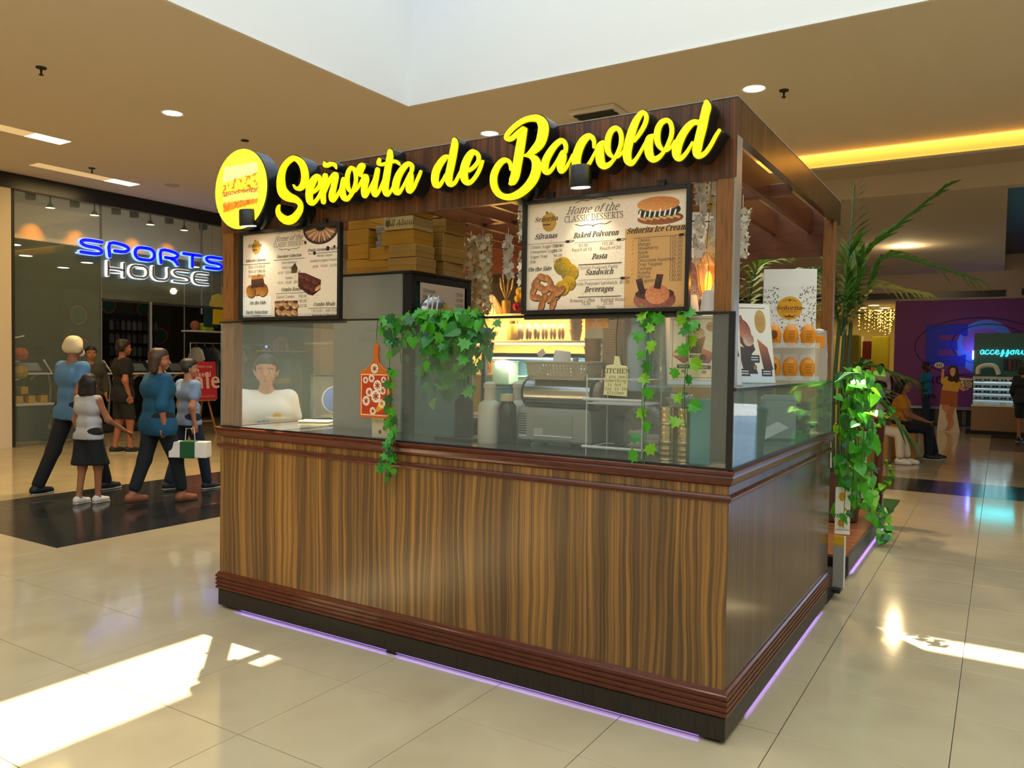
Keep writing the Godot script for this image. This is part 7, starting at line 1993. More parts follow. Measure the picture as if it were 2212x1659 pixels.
func board_print(b: Node3D, im: Image, w: float):
	var g := geo()
	g.quad(Vector3(-w / 2 + 0.017, 0.017, 0.0105), Vector3(w / 2 - 0.017, 0.017, 0.0105), Vector3(w / 2 - 0.017, 0.483, 0.0105), Vector3(-w / 2 + 0.017, 0.483, 0.0105), Vector3.BACK)
	part("panel", bx(Vector3(-w / 2 + 0.016, 0.016, 0.002), Vector3(w / 2 - 0.016, 0.484, 0.010)), M.white, b)
	part("print", g.mesh(), mat("menu_print_%d" % int(w * 100), Color.WHITE, 0.35, 0.0, {"albedo_texture": ImageTexture.create_from_image(im)}), b)

# ------------------------------------------------------------------ leaves, vines, garlands, palms
# a folded leaf in the x, y plane that hangs from the origin down along -y, with 3 or 5 lobes
func leaf_mesh(r: float, lobes := 5) -> ArrayMesh:
	var g := geo()
	var rim := []
	if lobes == 5:
		rim = [Vector2(0, 0.05), Vector2(0.42, 0.25), Vector2(0.36, -0.05), Vector2(0.98, -0.18), Vector2(0.62, -0.52), Vector2(0.74, -1.05), Vector2(0.32, -0.95), Vector2(0.0, -1.5)]
	elif lobes == 3:
		rim = [Vector2(0, 0.0), Vector2(0.35, 0.22), Vector2(0.72, 0.02), Vector2(0.86, -0.4), Vector2(0.66, -0.78), Vector2(0.4, -1.15), Vector2(0.16, -1.42), Vector2(0.0, -1.6)]
	else:
		rim = [Vector2(0, 0.0), Vector2(0.25, -0.2), Vector2(0.42, -0.6), Vector2(0.38, -1.0), Vector2(0.2, -1.4), Vector2(0.0, -1.7)]
	var c := Vector3(0, -0.55 * r, 0.0)
	for sx in [-1.0, 1.0]:
		for i in rim.size() - 1:
			var p: Vector2 = rim[i]
			var q: Vector2 = rim[i + 1]
			var a := Vector3(p.x * sx * r, p.y * r, absf(p.x) * 0.28 * r - 0.10 * r * p.y * p.y)
			var b := Vector3(q.x * sx * r, q.y * r, absf(q.x) * 0.28 * r - 0.10 * r * q.y * q.y)
			var nn := (b - c).cross(a - c).normalized()
			if nn.z < 0:
				nn = -nn
			nn = (nn + Vector3(0, 0, 0.6)).normalized()
			g.tri(c, a, b, nn)
	return g.mesh()

func leaf_mat(called: String, c: Color, back: Color, rough := 0.35) -> StandardMaterial3D:
	return mat(called, c, rough, 0.0, {"backlight_enabled": true, "backlight": back, "cull_mode": BaseMaterial3D.CULL_DISABLED})

func put_leaf(o: Node3D, m: Mesh, ml: Material, p: Vector3, face: Vector3, roll: float, pitch: float, k: float):
	var z := face.normalized()
	var x := Vector3.UP.cross(z).normalized()
	var b := Basis(x, z.cross(x), z)
	var l := part("leaf", m, ml, o, p)
	l.basis = b * Basis(Vector3.BACK, roll) * Basis(Vector3.RIGHT, pitch) * Basis.from_scale(Vector3.ONE * k)

func plants():
	var L5 := leaf_mesh(0.036, 5)
	var L3 := leaf_mesh(0.042, 3)
	var g1 := leaf_mat("leaf_bright", rgb(58, 150, 22), Color(0.35, 0.6, 0.10))
	var g2 := leaf_mat("leaf_mid", rgb(30, 112, 28), Color(0.16, 0.40, 0.08))
	var g3 := leaf_mat("leaf_deep", rgb(18, 78, 34), Color(0.08, 0.25, 0.06))
	var g4 := leaf_mat("leaf_lime", rgb(120, 180, 30), Color(0.5, 0.7, 0.12))
	var stem := mat("vine_stem", rgb(60, 120, 50), 0.6)
	var r := RandomNumberGenerator.new()
	r.seed = 21
	# bushy vine draped over the front glass
	var o := thing("ivy_vine", "big bushy artificial ivy draped over the front glass", "ivy", Vector3(-1.42, 1.70, 0.0))
	var sg := geo()
	for i in 34:
		var x := r.randf_range(-0.28, 0.26)
		var front := i % 3 == 0
		var len := r.randf_range(0.22, 0.44) * (1.0 if x < 0.2 else 0.7)
		if front:
			len *= 0.62
		if x < -0.2:
			len *= 0.8
		var z := r.randf_range(0.02, 0.06) if front else r.randf_range(-0.10, -0.025)
		var pts := [Vector3(x * 0.9, 0.012, 0.005), Vector3(x, -0.04, z), Vector3(x + r.randf_range(-0.03, 0.03), -len * 0.6, z), Vector3(x + r.randf_range(-0.04, 0.04), -len, z)]
		sg.tube(smooth(pts, 3), 0.0022, 4)
		var n := int(len / 0.040)
		for k in n:
			var t := (k + r.randf() * 0.6) / n
			var p := Vector3(x + r.randf_range(-0.045, 0.045), -len * t + r.randf_range(-0.01, 0.02), z + r.randf_range(0.0, 0.025) * (1.0 if front else -0.4))
			put_leaf(o, L5 if r.randf() < 0.8 else L3, [g1, g2, g2, g3][r.randi() % 4] if front else [g2, g3, g2, g1][r.randi() % 4], p, Vector3(r.randf_range(-0.5, 0.5), r.randf_range(-0.1, 0.6), 1.0), r.randf_range(-1.0, 1.0), r.randf_range(-0.5, 0.4), r.randf_range(0.7, 1.15))
	for i in 34:
		put_leaf(o, L5 if i % 3 else L3, [g1, g2, g1][i % 3], Vector3(r.randf_range(-0.31, 0.29), r.randf_range(-0.03, 0.035), r.randf_range(0.016, 0.05)), Vector3(r.randf_range(-0.4, 0.4), 0.5, 1), r.randf_range(-0.8, 0.8), r.randf_range(-0.6, 0.3), r.randf_range(0.8, 1.15))
	# its trailing strand down over the counter edge
	var strand := smooth([Vector3(-0.30, 0.0, 0.02), Vector3(-0.28, -0.25, 0.03), Vector3(-0.27, -0.50, 0.032), Vector3(-0.265, -0.62, 0.05), Vector3(-0.27, -0.72, 0.045), Vector3(-0.265, -0.79, 0.045)], 4)
	sg.tube(strand, 0.002, 4)
	for i in 34:
		var t := i / 34.0
		var p: Vector3 = strand[int(t * (strand.size() - 1))]
		var k := 1.0 if t < 0.9 else 0.7
		put_leaf(o, L5, [g1, g2, g1, g3][i % 4], p + Vector3(r.randf_range(-0.035, 0.035), r.randf_range(-0.012, 0.012), 0.008), Vector3(r.randf_range(-0.5, 0.5), 0.2, 1), r.randf_range(-1.2, 1.2), r.randf_range(-0.4, 0.3), r.randf_range(0.7, 1.05) * k)
	for i in 5:
		sg.cyl(Vector3(-0.265 + 0.004 * (i - 2), -0.78, 0.045), Vector3(-0.262 + 0.012 * (i - 2), -0.90 + 0.012 * absf(i - 2), 0.03), 0.0016, 0.0008, 4)
	part("stem", sg.mesh(), stem, o)
	# two sparse strands near the corner post
	for q in [[-0.338, 0.62, 0.034, "left sparse ivy strand hanging past the counter edge near the steel tins"], [-0.172, 0.46, 0.026, "right sparse ivy strand hanging before the drinks poster"]]:
		var v := thing("ivy_strand", q[3], "ivy", Vector3(q[0], 1.70, 0.0), 0.0, "sparse ivy strands")
		var st := geo()
		var pts := smooth([Vector3(0, 0.004, 0.006), Vector3(0.005, -0.1, q[2]), Vector3(-0.006, -q[1] * 0.6, q[2]), Vector3(0, -q[1], q[2])], 6)
		st.tube(pts, 0.0018, 4)
		st.tube(pts.map(func(p): return p + Vector3(0.010 * sin(p.y * 22.0), 0, 0.002)), 0.0014, 4)
		part("stem", st.mesh(), stem, v)
		var n := 17 if q[1] > 0.5 else 13
		for i in n:
			var t := (i + 0.3) / n
			var p: Vector3 = pts[int(t * (pts.size() - 1))]
			put_leaf(v, L5, [g4, g1, g4, g1, g2][i % 5], p + Vector3((0.022 if i % 2 else -0.024) + r.randf_range(-0.012, 0.012), 0.016, 0.006), Vector3(r.randf_range(-0.5, 0.5), 0.25, 1), r.randf_range(-1.3, 1.3), r.randf_range(-0.3, 0.4), r.randf_range(0.75, 1.05))
	# leafy vine over the far corner of the side case, lit by the sun
	v_side(L3, [g1, g2, g4, g3], stem, r)
	garlands(r)
	palms()

func v_side(L3: Mesh, gm: Array, stem: Material, r: RandomNumberGenerator):
	var o := thing("leafy_vine", "sunlit broad leaved vine tumbling from the far corner of the side case", "vine", Vector3(0.06, 1.39, -2.20))
	var sg := geo()
	for i in 15:
		var x := r.randf_range(-0.06, 0.16)
		var z := r.randf_range(-0.34, 0.06)
		var len := r.randf_range(0.4, 0.98)
		sg.tube(smooth([Vector3(-0.05, 0.0, z * 0.5), Vector3(x * 0.6, 0.06, z * 0.8), Vector3(x, -0.12, z), Vector3(x + r.randf_range(-0.03, 0.03), -len, z + r.randf_range(-0.05, 0.05))], 4), 0.003, 4)
		var n := int(len / 0.062)
		for k in n:
			var t := (k + r.randf()) / n
			var top := 1.0 - t
			put_leaf(o, L3, gm[0] if r.randf() < 0.5 else gm[[2, 1, 3, 1][r.randi() % 4]], Vector3(x + r.randf_range(-0.05, 0.05), 0.10 * top - len * t, z + r.randf_range(-0.05, 0.06)), Vector3(r.randf_range(0.1, 1.0), r.randf_range(0.0, 0.9), r.randf_range(0.2, 1.0)), r.randf_range(-0.9, 0.9), r.randf_range(-0.5, 0.4), r.randf_range(0.75, 1.25))
	part("stem", sg.mesh(), stem, o)
	# ivy on the deck post and along the deck edge
	o = thing("post_ivy", "thin ivy wound round the deck's turned post and trailing over the deck edge", "ivy", Vector3(-0.06, 0.14, -5.0))
	sg = geo()
	var path := []
	for i in 22:
		var t := i / 21.0
		path.append(Vector3(cos(t * 9.0) * 0.075, 0.98 - 0.9 * t, sin(t * 9.0) * 0.075))
	sg.tube(path, 0.003, 4)
	for i in 44:
		var p: Vector3 = path[i / 2]
		put_leaf(o, L3, gm[[0, 1, 2][i % 3]], p * Vector3(1.3, 1, 1.3) + Vector3(0, r.randf_range(-0.02, 0.02), 0.02), Vector3(p.x + 0.03, 0.3, p.z + 0.08), r.randf_range(-1, 1), r.randf_range(-0.4, 0.4), r.randf_range(0.7, 1.1))
	var edge := smooth([Vector3(0.0, 0.02, 0.1), Vector3(0.08, 0.03, 0.25), Vector3(0.13, 0.0, 0.55), Vector3(0.16, -0.09, 0.85), Vector3(0.15, -0.10, 0.98)], 5)
	sg.tube(edge, 0.003, 4)
	for i in 46:
		var p: Vector3 = edge[int(i / 46.0 * (edge.size() - 1))]
		put_leaf(o, L3, gm[[0, 1, 3, 2][i % 4]], p + Vector3(r.randf_range(-0.05, 0.05), r.randf_range(0.01, 0.06), r.randf_range(-0.05, 0.05)), Vector3(r.randf_range(0, 0.8), 0.8, 1.0), r.randf_range(-1.2, 1.2), r.randf_range(-0.5, 0.3), r.randf_range(0.7, 1.1))
	part("stem", sg.mesh(), stem, o)

func garlands(r: RandomNumberGenerator):
	var cream := mat("blossom_cream", rgb(226, 212, 170), 0.75, 0.0, {"backlight_enabled": true, "backlight": Color(0.4, 0.36, 0.26)})
	var white := mat("blossom_white", rgb(232, 224, 206), 0.75, 0.0, {"backlight_enabled": true, "backlight": Color(0.4, 0.38, 0.32)})
	var petal := geo()
	for i in 5:
		var a := TAU * i / 5.0
		var d := Vector3(cos(a), sin(a), 0)
		var s := Vector3(-sin(a), cos(a), 0)
		for e in [-1.0, 1.0]:
			petal.tri(Vector3.ZERO, d * 0.012 + s * 0.009 * e + Vector3(0, 0, 0.004), d * 0.022 + Vector3(0, 0, 0.009), Vector3(0, 0, 1))
	var pm := petal.mesh()
	# x, y of the top, z, length, half width, blossoms, label
	for q in [[-2.08, 2.30, -1.2, 0.42, 0.055, 150, cream, "wider cream blossom garland hanging inside the kiosk, left half"], [-1.985, 2.30, -1.2, 0.50, 0.055, 170, cream, "longer cream blossom garland touching the wide one's right side"], [-1.79, 2.28, -1.2, 0.26, 0.03, 40, white, "short white blossom garland alone before the roof slats"], [-0.985, 2.26, -0.06, 0.42, 0.016, 46, white, "thin white garland along the left edge of the big menu board"], [-0.17, 2.235, -0.09, 0.34, 0.014, 40, white, "thin white garland along the right edge of the big menu board"], [-0.128, 2.24, -0.16, 0.29, 0.026, 42, white, "white garland above the amber lantern by the corner post"], [-0.225, 2.26, -0.90, 0.23, 0.026, 34, white, "white garland behind the corner post above the leaning poster"]]:
		var o := thing("flower_garland", q[7], "garland", Vector3(q[0], q[1], q[2]), 0.0, "hanging blossom garlands")
		part("cord", geo().cyl(Vector3(0, 2.335 - q[1], 0), Vector3(0, -q[3], 0), 0.002, 0.002, 5).mesh(), M.white, o)
		for i in q[5]:
			var a := r.randf_range(0, TAU)
			var d := Vector3(cos(a), 0, sin(a))
			var l := part("blossom", pm, q[6], o, d * q[4] * sqrt(r.randf_range(0.35, 1.0)) + Vector3(0, -q[3] * (i + r.randf()) / q[5], 0))
			l.basis = Basis.looking_at(-(d + Vector3(0, r.randf_range(-0.6, 0.5), 0)).normalized(), Vector3.UP) * Basis(Vector3.BACK, r.randf_range(0, 2.0)) * Basis.from_scale(Vector3.ONE * r.randf_range(0.8, 1.25))

func frond(pts: Array, leaf: float, n: int, droop: float, r: RandomNumberGenerator) -> ArrayMesh:
	var g := geo()
	var P := smooth(pts, 6)
	g.tube(P, 0.008, 5)
	for i in n:
		var t := 0.16 + 0.84 * (i / float(n - 1))
		var k := t * (P.size() - 1)
		var a: Vector3 = P[int(k)]
		var b: Vector3 = P[mini(int(k) + 1, P.size() - 1)]
		var p := a.lerp(b, k - int(k))
		var d: Vector3 = (P[mini(int(k) + 1, P.size() - 1)] - P[maxi(int(k) - 1, 0)]).normalized()
		var side: Vector3 = d.cross(Vector3.UP).normalized()
		var len := leaf * (0.55 + 0.45 * sin(PI * clampf(t * 0.9 + 0.1, 0, 1)))
		for s in [-1.0, 1.0]:
			var out: Vector3 = (side * s * (1.0 - 0.5 * t) + d * (0.45 + 0.5 * t) + Vector3(0, r.randf_range(0.0, 0.25), 0)).normalized()
			var m := p + out * len * 0.5 + Vector3(0, -droop * 0.12 * len, 0)
			var e := p + out * len + Vector3(0, -droop * len * 0.55, 0)
			var w := out.cross(Vector3.UP).normalized() * 0.018 + Vector3(0, 0.010 * s, 0)
			var nn := Vector3(0, 1, 0.2).normalized()
			g.quad(p - w * 0.4, p + w * 0.4, m + w, m - w, nn)
			g.tri(m - w, m + w, e, nn)
	return g.mesh()

func palms():
	var r := RandomNumberGenerator.new()
	r.seed = 8
	var pmat := leaf_mat("palm_green", rgb(34, 78, 34), Color(0.20, 0.34, 0.08), 0.45)
	var pale := leaf_mat("palm_pale", rgb(150, 146, 92), Color(0.4, 0.4, 0.2), 0.5)
	var B := Basis(Vector3.UP, 0.5573)
	var o := thing("potted_palm", "tall palm in the planter behind the kiosk's far corner", "palm", Vector3(-0.30, 0.15, -4.3))
	part("pot", geo().lathe([Vector2(0, 0), Vector2(0.17, 0), Vector2(0.21, 0.42), Vector2(0.19, 0.42), Vector2(0.18, 0.38), Vector2(0, 0.38)], 24).mesh(), mat("pot_brown", rgb(84, 54, 36), 0.6), o)
	for i in 3:
		part("stem", geo().tube(smooth([Vector3(0.03 * i - 0.03, 0.36, 0), Vector3(0.05 * i - 0.05, 1.0, 0.02), B * Vector3(0.05 * i - 0.02, 1.75, 0.0)], 4), 0.016, 6).mesh(), mat("palm_stem", rgb(50, 66, 30), 0.6), o)
	# fronds: middle and tip to the right (in the viewer's terms), up, and back, as seen from the hall
	for f in [[0.20, 2.35, 0.05, 0.78, 2.86, 0.1, 0.34, 0.5, 0], [0.35, 2.28, 0.1, 0.95, 2.10, 0.25, 0.32, 0.9, 0], [0.22, 2.02, 0.1, 0.62, 1.98, 0.1, 0.28, 0.9, 1], [0.05, 2.4, 0.0, 0.16, 2.95, -0.2, 0.3, 0.4, 0], [-0.2, 2.3, 0.0, -0.75, 2.36, 0.1, 0.3, 0.8, 0], [-0.25, 2.15, 0.1, -0.72, 2.1, 0.2, 0.28, 0.9, 0], [0.12, 2.2, -0.2, 0.35, 2.5, -0.6, 0.28, 0.6, 0], [0.15, 1.35, 0.1, 0.48, 1.25, 0.2, 0.3, 1.0, 0], [0.2, 1.1, 0.2, 0.45, 0.78, 0.3, 0.34, 0.9, 0], [0.1, 1.25, 0.0, 0.4, 1.05, -0.2, 0.3, 1.0, 0]]:
		var y0 := 1.6 if f[1] > 1.9 else 0.9
		var pts := [Vector3(0, y0, 0), B * Vector3(f[0] * 0.5, 0, f[2] * 0.5) + Vector3(0, lerpf(y0, f[1], 0.6), 0), B * Vector3(f[0], 0, f[2]) + Vector3(0, f[1], 0), B * Vector3(f[3], 0, f[5]) + Vector3(0, f[4], 0)]
		part("frond", frond(pts, f[6], 22, f[7], r), pale if f[8] else pmat, o)
	var o2 := thing("potted_palm", "second palm farther back, its fronds showing through the kiosk's side opening", "palm", Vector3(-1.25, 0.0, -4.6))
	part("pot", geo().lathe([Vector2(0, 0), Vector2(0.17, 0), Vector2(0.21, 0.42), Vector2(0.19, 0.42), Vector2(0.18, 0.38), Vector2(0, 0.38)], 24).mesh(), M.pot_brown, o2)
	part("stem", geo().tube(smooth([Vector3(0, 0.36, 0), Vector3(0.02, 1.0, 0.02), Vector3(0, 1.7, 0)], 4), 0.02, 6).mesh(), M.palm_stem, o2)
	for f in [[0.3, 2.2, 0.6, 2.05, 0.3], [-0.3, 2.3, -0.7, 2.1, 0.3], [0.1, 2.4, 0.3, 2.5, 0.28], [-0.1, 2.35, -0.3, 2.5, 0.28]]:
		part("frond", frond([Vector3(0, 1.6, 0), B * Vector3(f[0] * 0.5, 0, 0) + Vector3(0, 1.98, 0), B * Vector3(f[0], 0, 0.1) + Vector3(0, f[1], 0), B * Vector3(f[2], 0, 0.2) + Vector3(0, f[3], 0)], f[4], 20, 0.8, r), pmat, o2)

# ------------------------------------------------------------------ the deck behind the kiosk
func deck():
	var d := thing("wood_deck", "low slatted wooden deck beside the kiosk with a light strip under its edge", "deck", Vector3(0, 0, -2.95))
	part("frame", geo().span(Vector3(-1.9, 0.02, -2.1), Vector3(-0.012, 0.122, 0.0), 0.003).mesh(), M.plinth, d)
	part("edge_board", bx(Vector3(-0.012, 0.016, -2.1), Vector3(0.006, 0.138, 0.006), 0.003), mat("deck_edge", rgb(70, 70, 64), 0.4), d)
	for i in 15:
		part("plank", bx(Vector3(-1.9, 0.122, -0.002 - i * 0.14 - 0.134), Vector3(-0.013, 0.138, -0.002 - i * 0.14), 0.004), tri_mat("deck_wood", noise_tex(0.03, [rgb(104, 56, 24), rgb(136, 78, 36), rgb(118, 66, 30)], 256, 14), Vector3(0.6, 8.0, 8.0), 0.45), d)
	part("led_strip", bx(Vector3(-0.006, 0.010, -2.0), Vector3(0.001, 0.0155, -0.1)), M.led_purple, d)
	area("led_area", Vector3(0.010, 0.0095, -3.95), Vector3(0.3, -1, 0), 0.012, 1.8, Color(0.66, 0.5, 1.0), 0.02)
	var s := thing("deck_threshold", "black low threshold box joining the kiosk to the deck", "threshold", Vector3(0, 0, -2.55))
	part("box", bx(Vector3(-1.5, 0.0, -0.39), Vector3(0.004, 0.05, 0.40), 0.003), M.black_matt, s)
	solo("grass_mat", bx(Vector3(-1.7, 0, -6.6), Vector3(-0.02, 0.012, -5.06), 0.003), tri_mat("grass_green", noise_tex(0.15, [rgb(24, 60, 22), rgb(48, 96, 34), rgb(34, 74, 26)], 256, 15), Vector3(3, 3, 3), 0.95), "green artificial grass mat on the floor beyond the deck", "mat")
	# turned post, rail and birch balusters
	var p := thing("deck_railing", "wooden railing with a turned newel post and white birch balusters on the deck", "railing", Vector3(-0.06, 0.138, -5.0))
	var wood := tri_mat("newel_wood", noise_tex(0.03, [rgb(84, 40, 24), rgb(112, 60, 36)], 128, 16), Vector3(6, 1, 6), 0.35)
	var post := geo().span(Vector3(-0.045, 0, -0.045), Vector3(0.045, 0.16, 0.045), 0.004)
	post.lathe([Vector2(0.044, 0.16), Vector2(0.044, 0.17), Vector2(0.034, 0.18), Vector2(0.04, 0.2), Vector2(0.04, 0.38), Vector2(0.046, 0.39), Vector2(0.036, 0.41), Vector2(0.04, 0.43), Vector2(0.04, 0.6), Vector2(0.046, 0.61), Vector2(0.036, 0.63), Vector2(0.042, 0.65)], 14)
	post.span(Vector3(-0.045, 0.65, -0.045), Vector3(0.045, 0.86, 0.045), 0.004)
	part("newel_post", post.mesh(), wood, p)
	part("newel_post", post.mesh(), wood, p, Vector3(-0.75, 0, 0))
	part("cap", geo().span(Vector3(-0.065, 0.86, -0.065), Vector3(0.065, 0.92, 0.065), 0.012).mesh(), mat("cap_pine", rgb(170, 110, 70), 0.45), p)
	part("top_rail", bx(Vector3(-0.75, 0.74, -0.03), Vector3(-0.045, 0.80, 0.03), 0.006), wood, p)
	part("low_rail", bx(Vector3(-0.70, 0.06, -0.02), Vector3(-0.045, 0.10, 0.02), 0.004), wood, p)
	var birch := tri_mat("birch", noise_tex(0.05, [rgb(40, 36, 34), rgb(226, 220, 210), rgb(236, 232, 224), rgb(230, 224, 214), rgb(240, 236, 228)], 256, 17), Vector3(2.0, 6.0, 2.0), 0.6)
	for i in 6:
		part("baluster", geo().cyl(Vector3(-0.12 - i * 0.1, 0.10, 0), Vector3(-0.12 - i * 0.1, 0.74, 0), 0.018, 0.018, 10).mesh(), birch, p)
	# printed boards standing at the kiosk's far corner
	var b := thing("slim_banner", "slim speckled black and white board with a gold band at the kiosk's far corner", "banner", Vector3(0.042, 0.05, -2.30))
	part("board", bx(Vector3(-0.032, 0.03, -0.02), Vector3(0.032, 0.30, 0.02), 0.002), tri_mat("speckle", noise_tex(0.2, [rgb(30, 30, 30), rgb(60, 58, 54), rgb(214, 210, 200), rgb(226, 222, 212)], 256, 18, 2), Vector3(6, 6, 6), 0.5), b)
	part("band", bx(Vector3(-0.0325, 0.30, -0.0205), Vector3(0.0325, 0.36, 0.0205), 0.002), mat("band_gold", rgb(206, 160, 30), 0.45), b)
	part("edge", bx(Vector3(0.0325, 0.03, -0.02), Vector3(0.036, 0.36, 0.02)), M.white, b)
	part("foot", bx(Vector3(-0.03, 0.0, -0.05), Vector3(0.02, 0.03, 0.05), 0.004), M.black, b)
	var c := thing("hanging_card", "white card with yellow flowers under the leafy vine at the kiosk corner", "card", Vector3(0.055, 0.42, -2.31), 0.3)
	part("card", bx(Vector3(-0.045, 0.0, 0.0), Vector3(0.045, 0.30, 0.006), 0.001), M.white, c)
	for q in [[-0.005, 0.24, 0.03], [-0.01, 0.07, 0.026], [0.015, 0.16, 0.012]]:
		part("flower_print", geo().ball(Vector3(q[0], q[1], 0.006), Vector3(q[2] * 0.7, q[2], 0.001), 12, 5).mesh(), M.band_gold, c)
	var g := geo()
	text(g, "menu", Vector3(0.005, 0.12, 0.0066), 0.04, "Droid Serif", 1, 0.3)
	text(g, "please wait", Vector3(0.0, 0.03, 0.0066), 0.016, "Droid Sans", 1)
	part("lettering", g.mesh(), M.black_matt, c)

# ------------------------------------------------------------------ people
# the surface round tapered capsules [a, b, ra, rb], joined smoothly and cut below y = cut; surface nets
func flesh(g: Geo, caps: Array, cell: float, k: float, cut := -9.0):
	var lo := Vector3.ONE * 1e9
	var hi := -lo
	for c in caps:
		var rr := Vector3.ONE * (maxf(c[2], c[3]) + cell * 3.0)
		lo = lo.min(c[0] - rr).min(c[1] - rr)
		hi = hi.max(c[0] + rr).max(c[1] + rr)
	var nx := int((hi.x - lo.x) / cell) + 2
	var ny := int((hi.y - lo.y) / cell) + 2
	var nz := int((hi.z - lo.z) / cell) + 2
	var f := PackedFloat32Array()
	f.resize(nx * ny * nz)
	f.fill(1.0)
	for c in caps:
		var a: Vector3 = c[0]
		var b: Vector3 = c[1]
		var ra: float = c[2]
		var rb: float = c[3]
		var m := Vector3.ONE * (maxf(ra, rb) + maxf(k, cell * 2.0))
		var l0 := ((a.min(b) - m - lo) / cell).floor().max(Vector3.ZERO)
		var l1 := ((a.max(b) + m - lo) / cell).ceil().min(Vector3(nx - 1, ny - 1, nz - 1))
		var ab := b - a
		var q := maxf(ab.length_squared(), 1e-9)
		for z in range(int(l0.z), int(l1.z) + 1):
			for y in range(int(l0.y), int(l1.y) + 1):
				var at := (z * ny + y) * nx
				for x in range(int(l0.x), int(l1.x) + 1):
					var p := lo + Vector3(x, y, z) * cell
					var t := clampf((p - a).dot(ab) / q, 0.0, 1.0)
					var d := (p - a - ab * t).length() - ra - (rb - ra) * t
					var o := f[at + x]
					var h := maxf(k - absf(o - d), 0.0) / k
					f[at + x] = minf(o, d) - h * h * k * 0.25
	if cut > lo.y:
		for z in nz:
			for y in ny:
				var e := cut - (lo.y + y * cell)
				if e > -cell * 2.0:
					for x in nx:
						var i := (z * ny + y) * nx + x
						f[i] = maxf(f[i], e)
	var made := {}
	var sy := nx
	var sz := nx * ny
	var off := [0, 1, sy, sy + 1, sz, sz + 1, sz + sy, sz + sy + 1]
	var base := g.v.size()
	for i in f.size() - sz - sy - 1:
		if absf(f[i]) > cell * 2.0:
			continue
		var neg := 0
		for o in off:
			if f[i + o] < 0.0:
				neg += 1
		if neg == 0 or neg == 8:
			continue
		var s := Vector3.ZERO
		var n := 0
		for e in [[0, 1], [2, 3], [4, 5], [6, 7], [0, 2], [1, 3], [4, 6], [5, 7], [0, 4], [1, 5], [2, 6], [3, 7]]:
			var u := f[i + off[e[0]]]
			var w := f[i + off[e[1]]]
			if (u < 0.0) != (w < 0.0):
				var t := u / (u - w)
				var pa := Vector3(e[0] & 1, (e[0] >> 1) & 1, e[0] >> 2)
				var pb := Vector3(e[1] & 1, (e[1] >> 1) & 1, e[1] >> 2)
				s += pa.lerp(pb, t)
				n += 1
		var gr := Vector3(f[i + 1] - f[i] + f[i + sy + sz + 1] - f[i + sy + sz], f[i + sy] - f[i] + f[i + sy + sz + 1] - f[i + sz + 1], f[i + sz] - f[i] + f[i + sy + sz + 1] - f[i + sy + 1])
		var ix := i % nx
		var iy := (i / nx) % ny
		made[i] = g.vert(lo + (Vector3(ix, iy, i / sz) + s / n) * cell, gr)
	for i in made:
		for ax in [[1, sy, sz], [sy, sz, 1], [sz, 1, sy]]:
			if (f[i] < 0.0) != (f[i + ax[0]] < 0.0):
				var b: int = i - ax[1]
				var c: int = i - ax[1] - ax[2]
				var d: int = i - ax[2]
				if made.has(b) and made.has(c) and made.has(d):
					g.idx(made[i], made[b], made[c])
					g.idx(made[i], made[c], made[d])

func finger_caps(hand: Vector3, dir: Vector3, palm_n: Vector3, s: float, curl: float) -> Array:
	var sd := dir.cross(palm_n).normalized()
	var out := [[hand, hand + dir * 0.045 * s, 0.020 * s, 0.018 * s], [hand + sd * 0.022 * s + dir * 0.03 * s, hand - sd * 0.022 * s + dir * 0.03 * s, 0.015 * s, 0.015 * s]]
	for i in 4:
		var b := hand + dir * 0.062 * s + sd * (0.027 - 0.018 * i) * s
		var l: float = [0.036, 0.042, 0.039, 0.031][i] * s
		var d1 := dir.rotated(sd, curl)
		var d2 := dir.rotated(sd, curl * 2.2)
		out.append([b - dir * 0.02 * s, b + d1 * l, 0.0085 * s, 0.0078 * s])
		out.append([b + d1 * l, b + d1 * l + d2 * l * 0.9, 0.0078 * s, 0.0066 * s])
	var tb := hand + sd * 0.024 * s + dir * 0.018 * s
	out.append([tb, tb + (sd * 0.7 + dir * 0.8) * 0.036 * s, 0.010 * s, 0.009 * s])
	out.append([tb + (sd * 0.7 + dir * 0.8) * 0.036 * s, tb + (sd * 0.5 + dir * 1.4) * 0.046 * s, 0.009 * s, 0.007 * s])
	return out

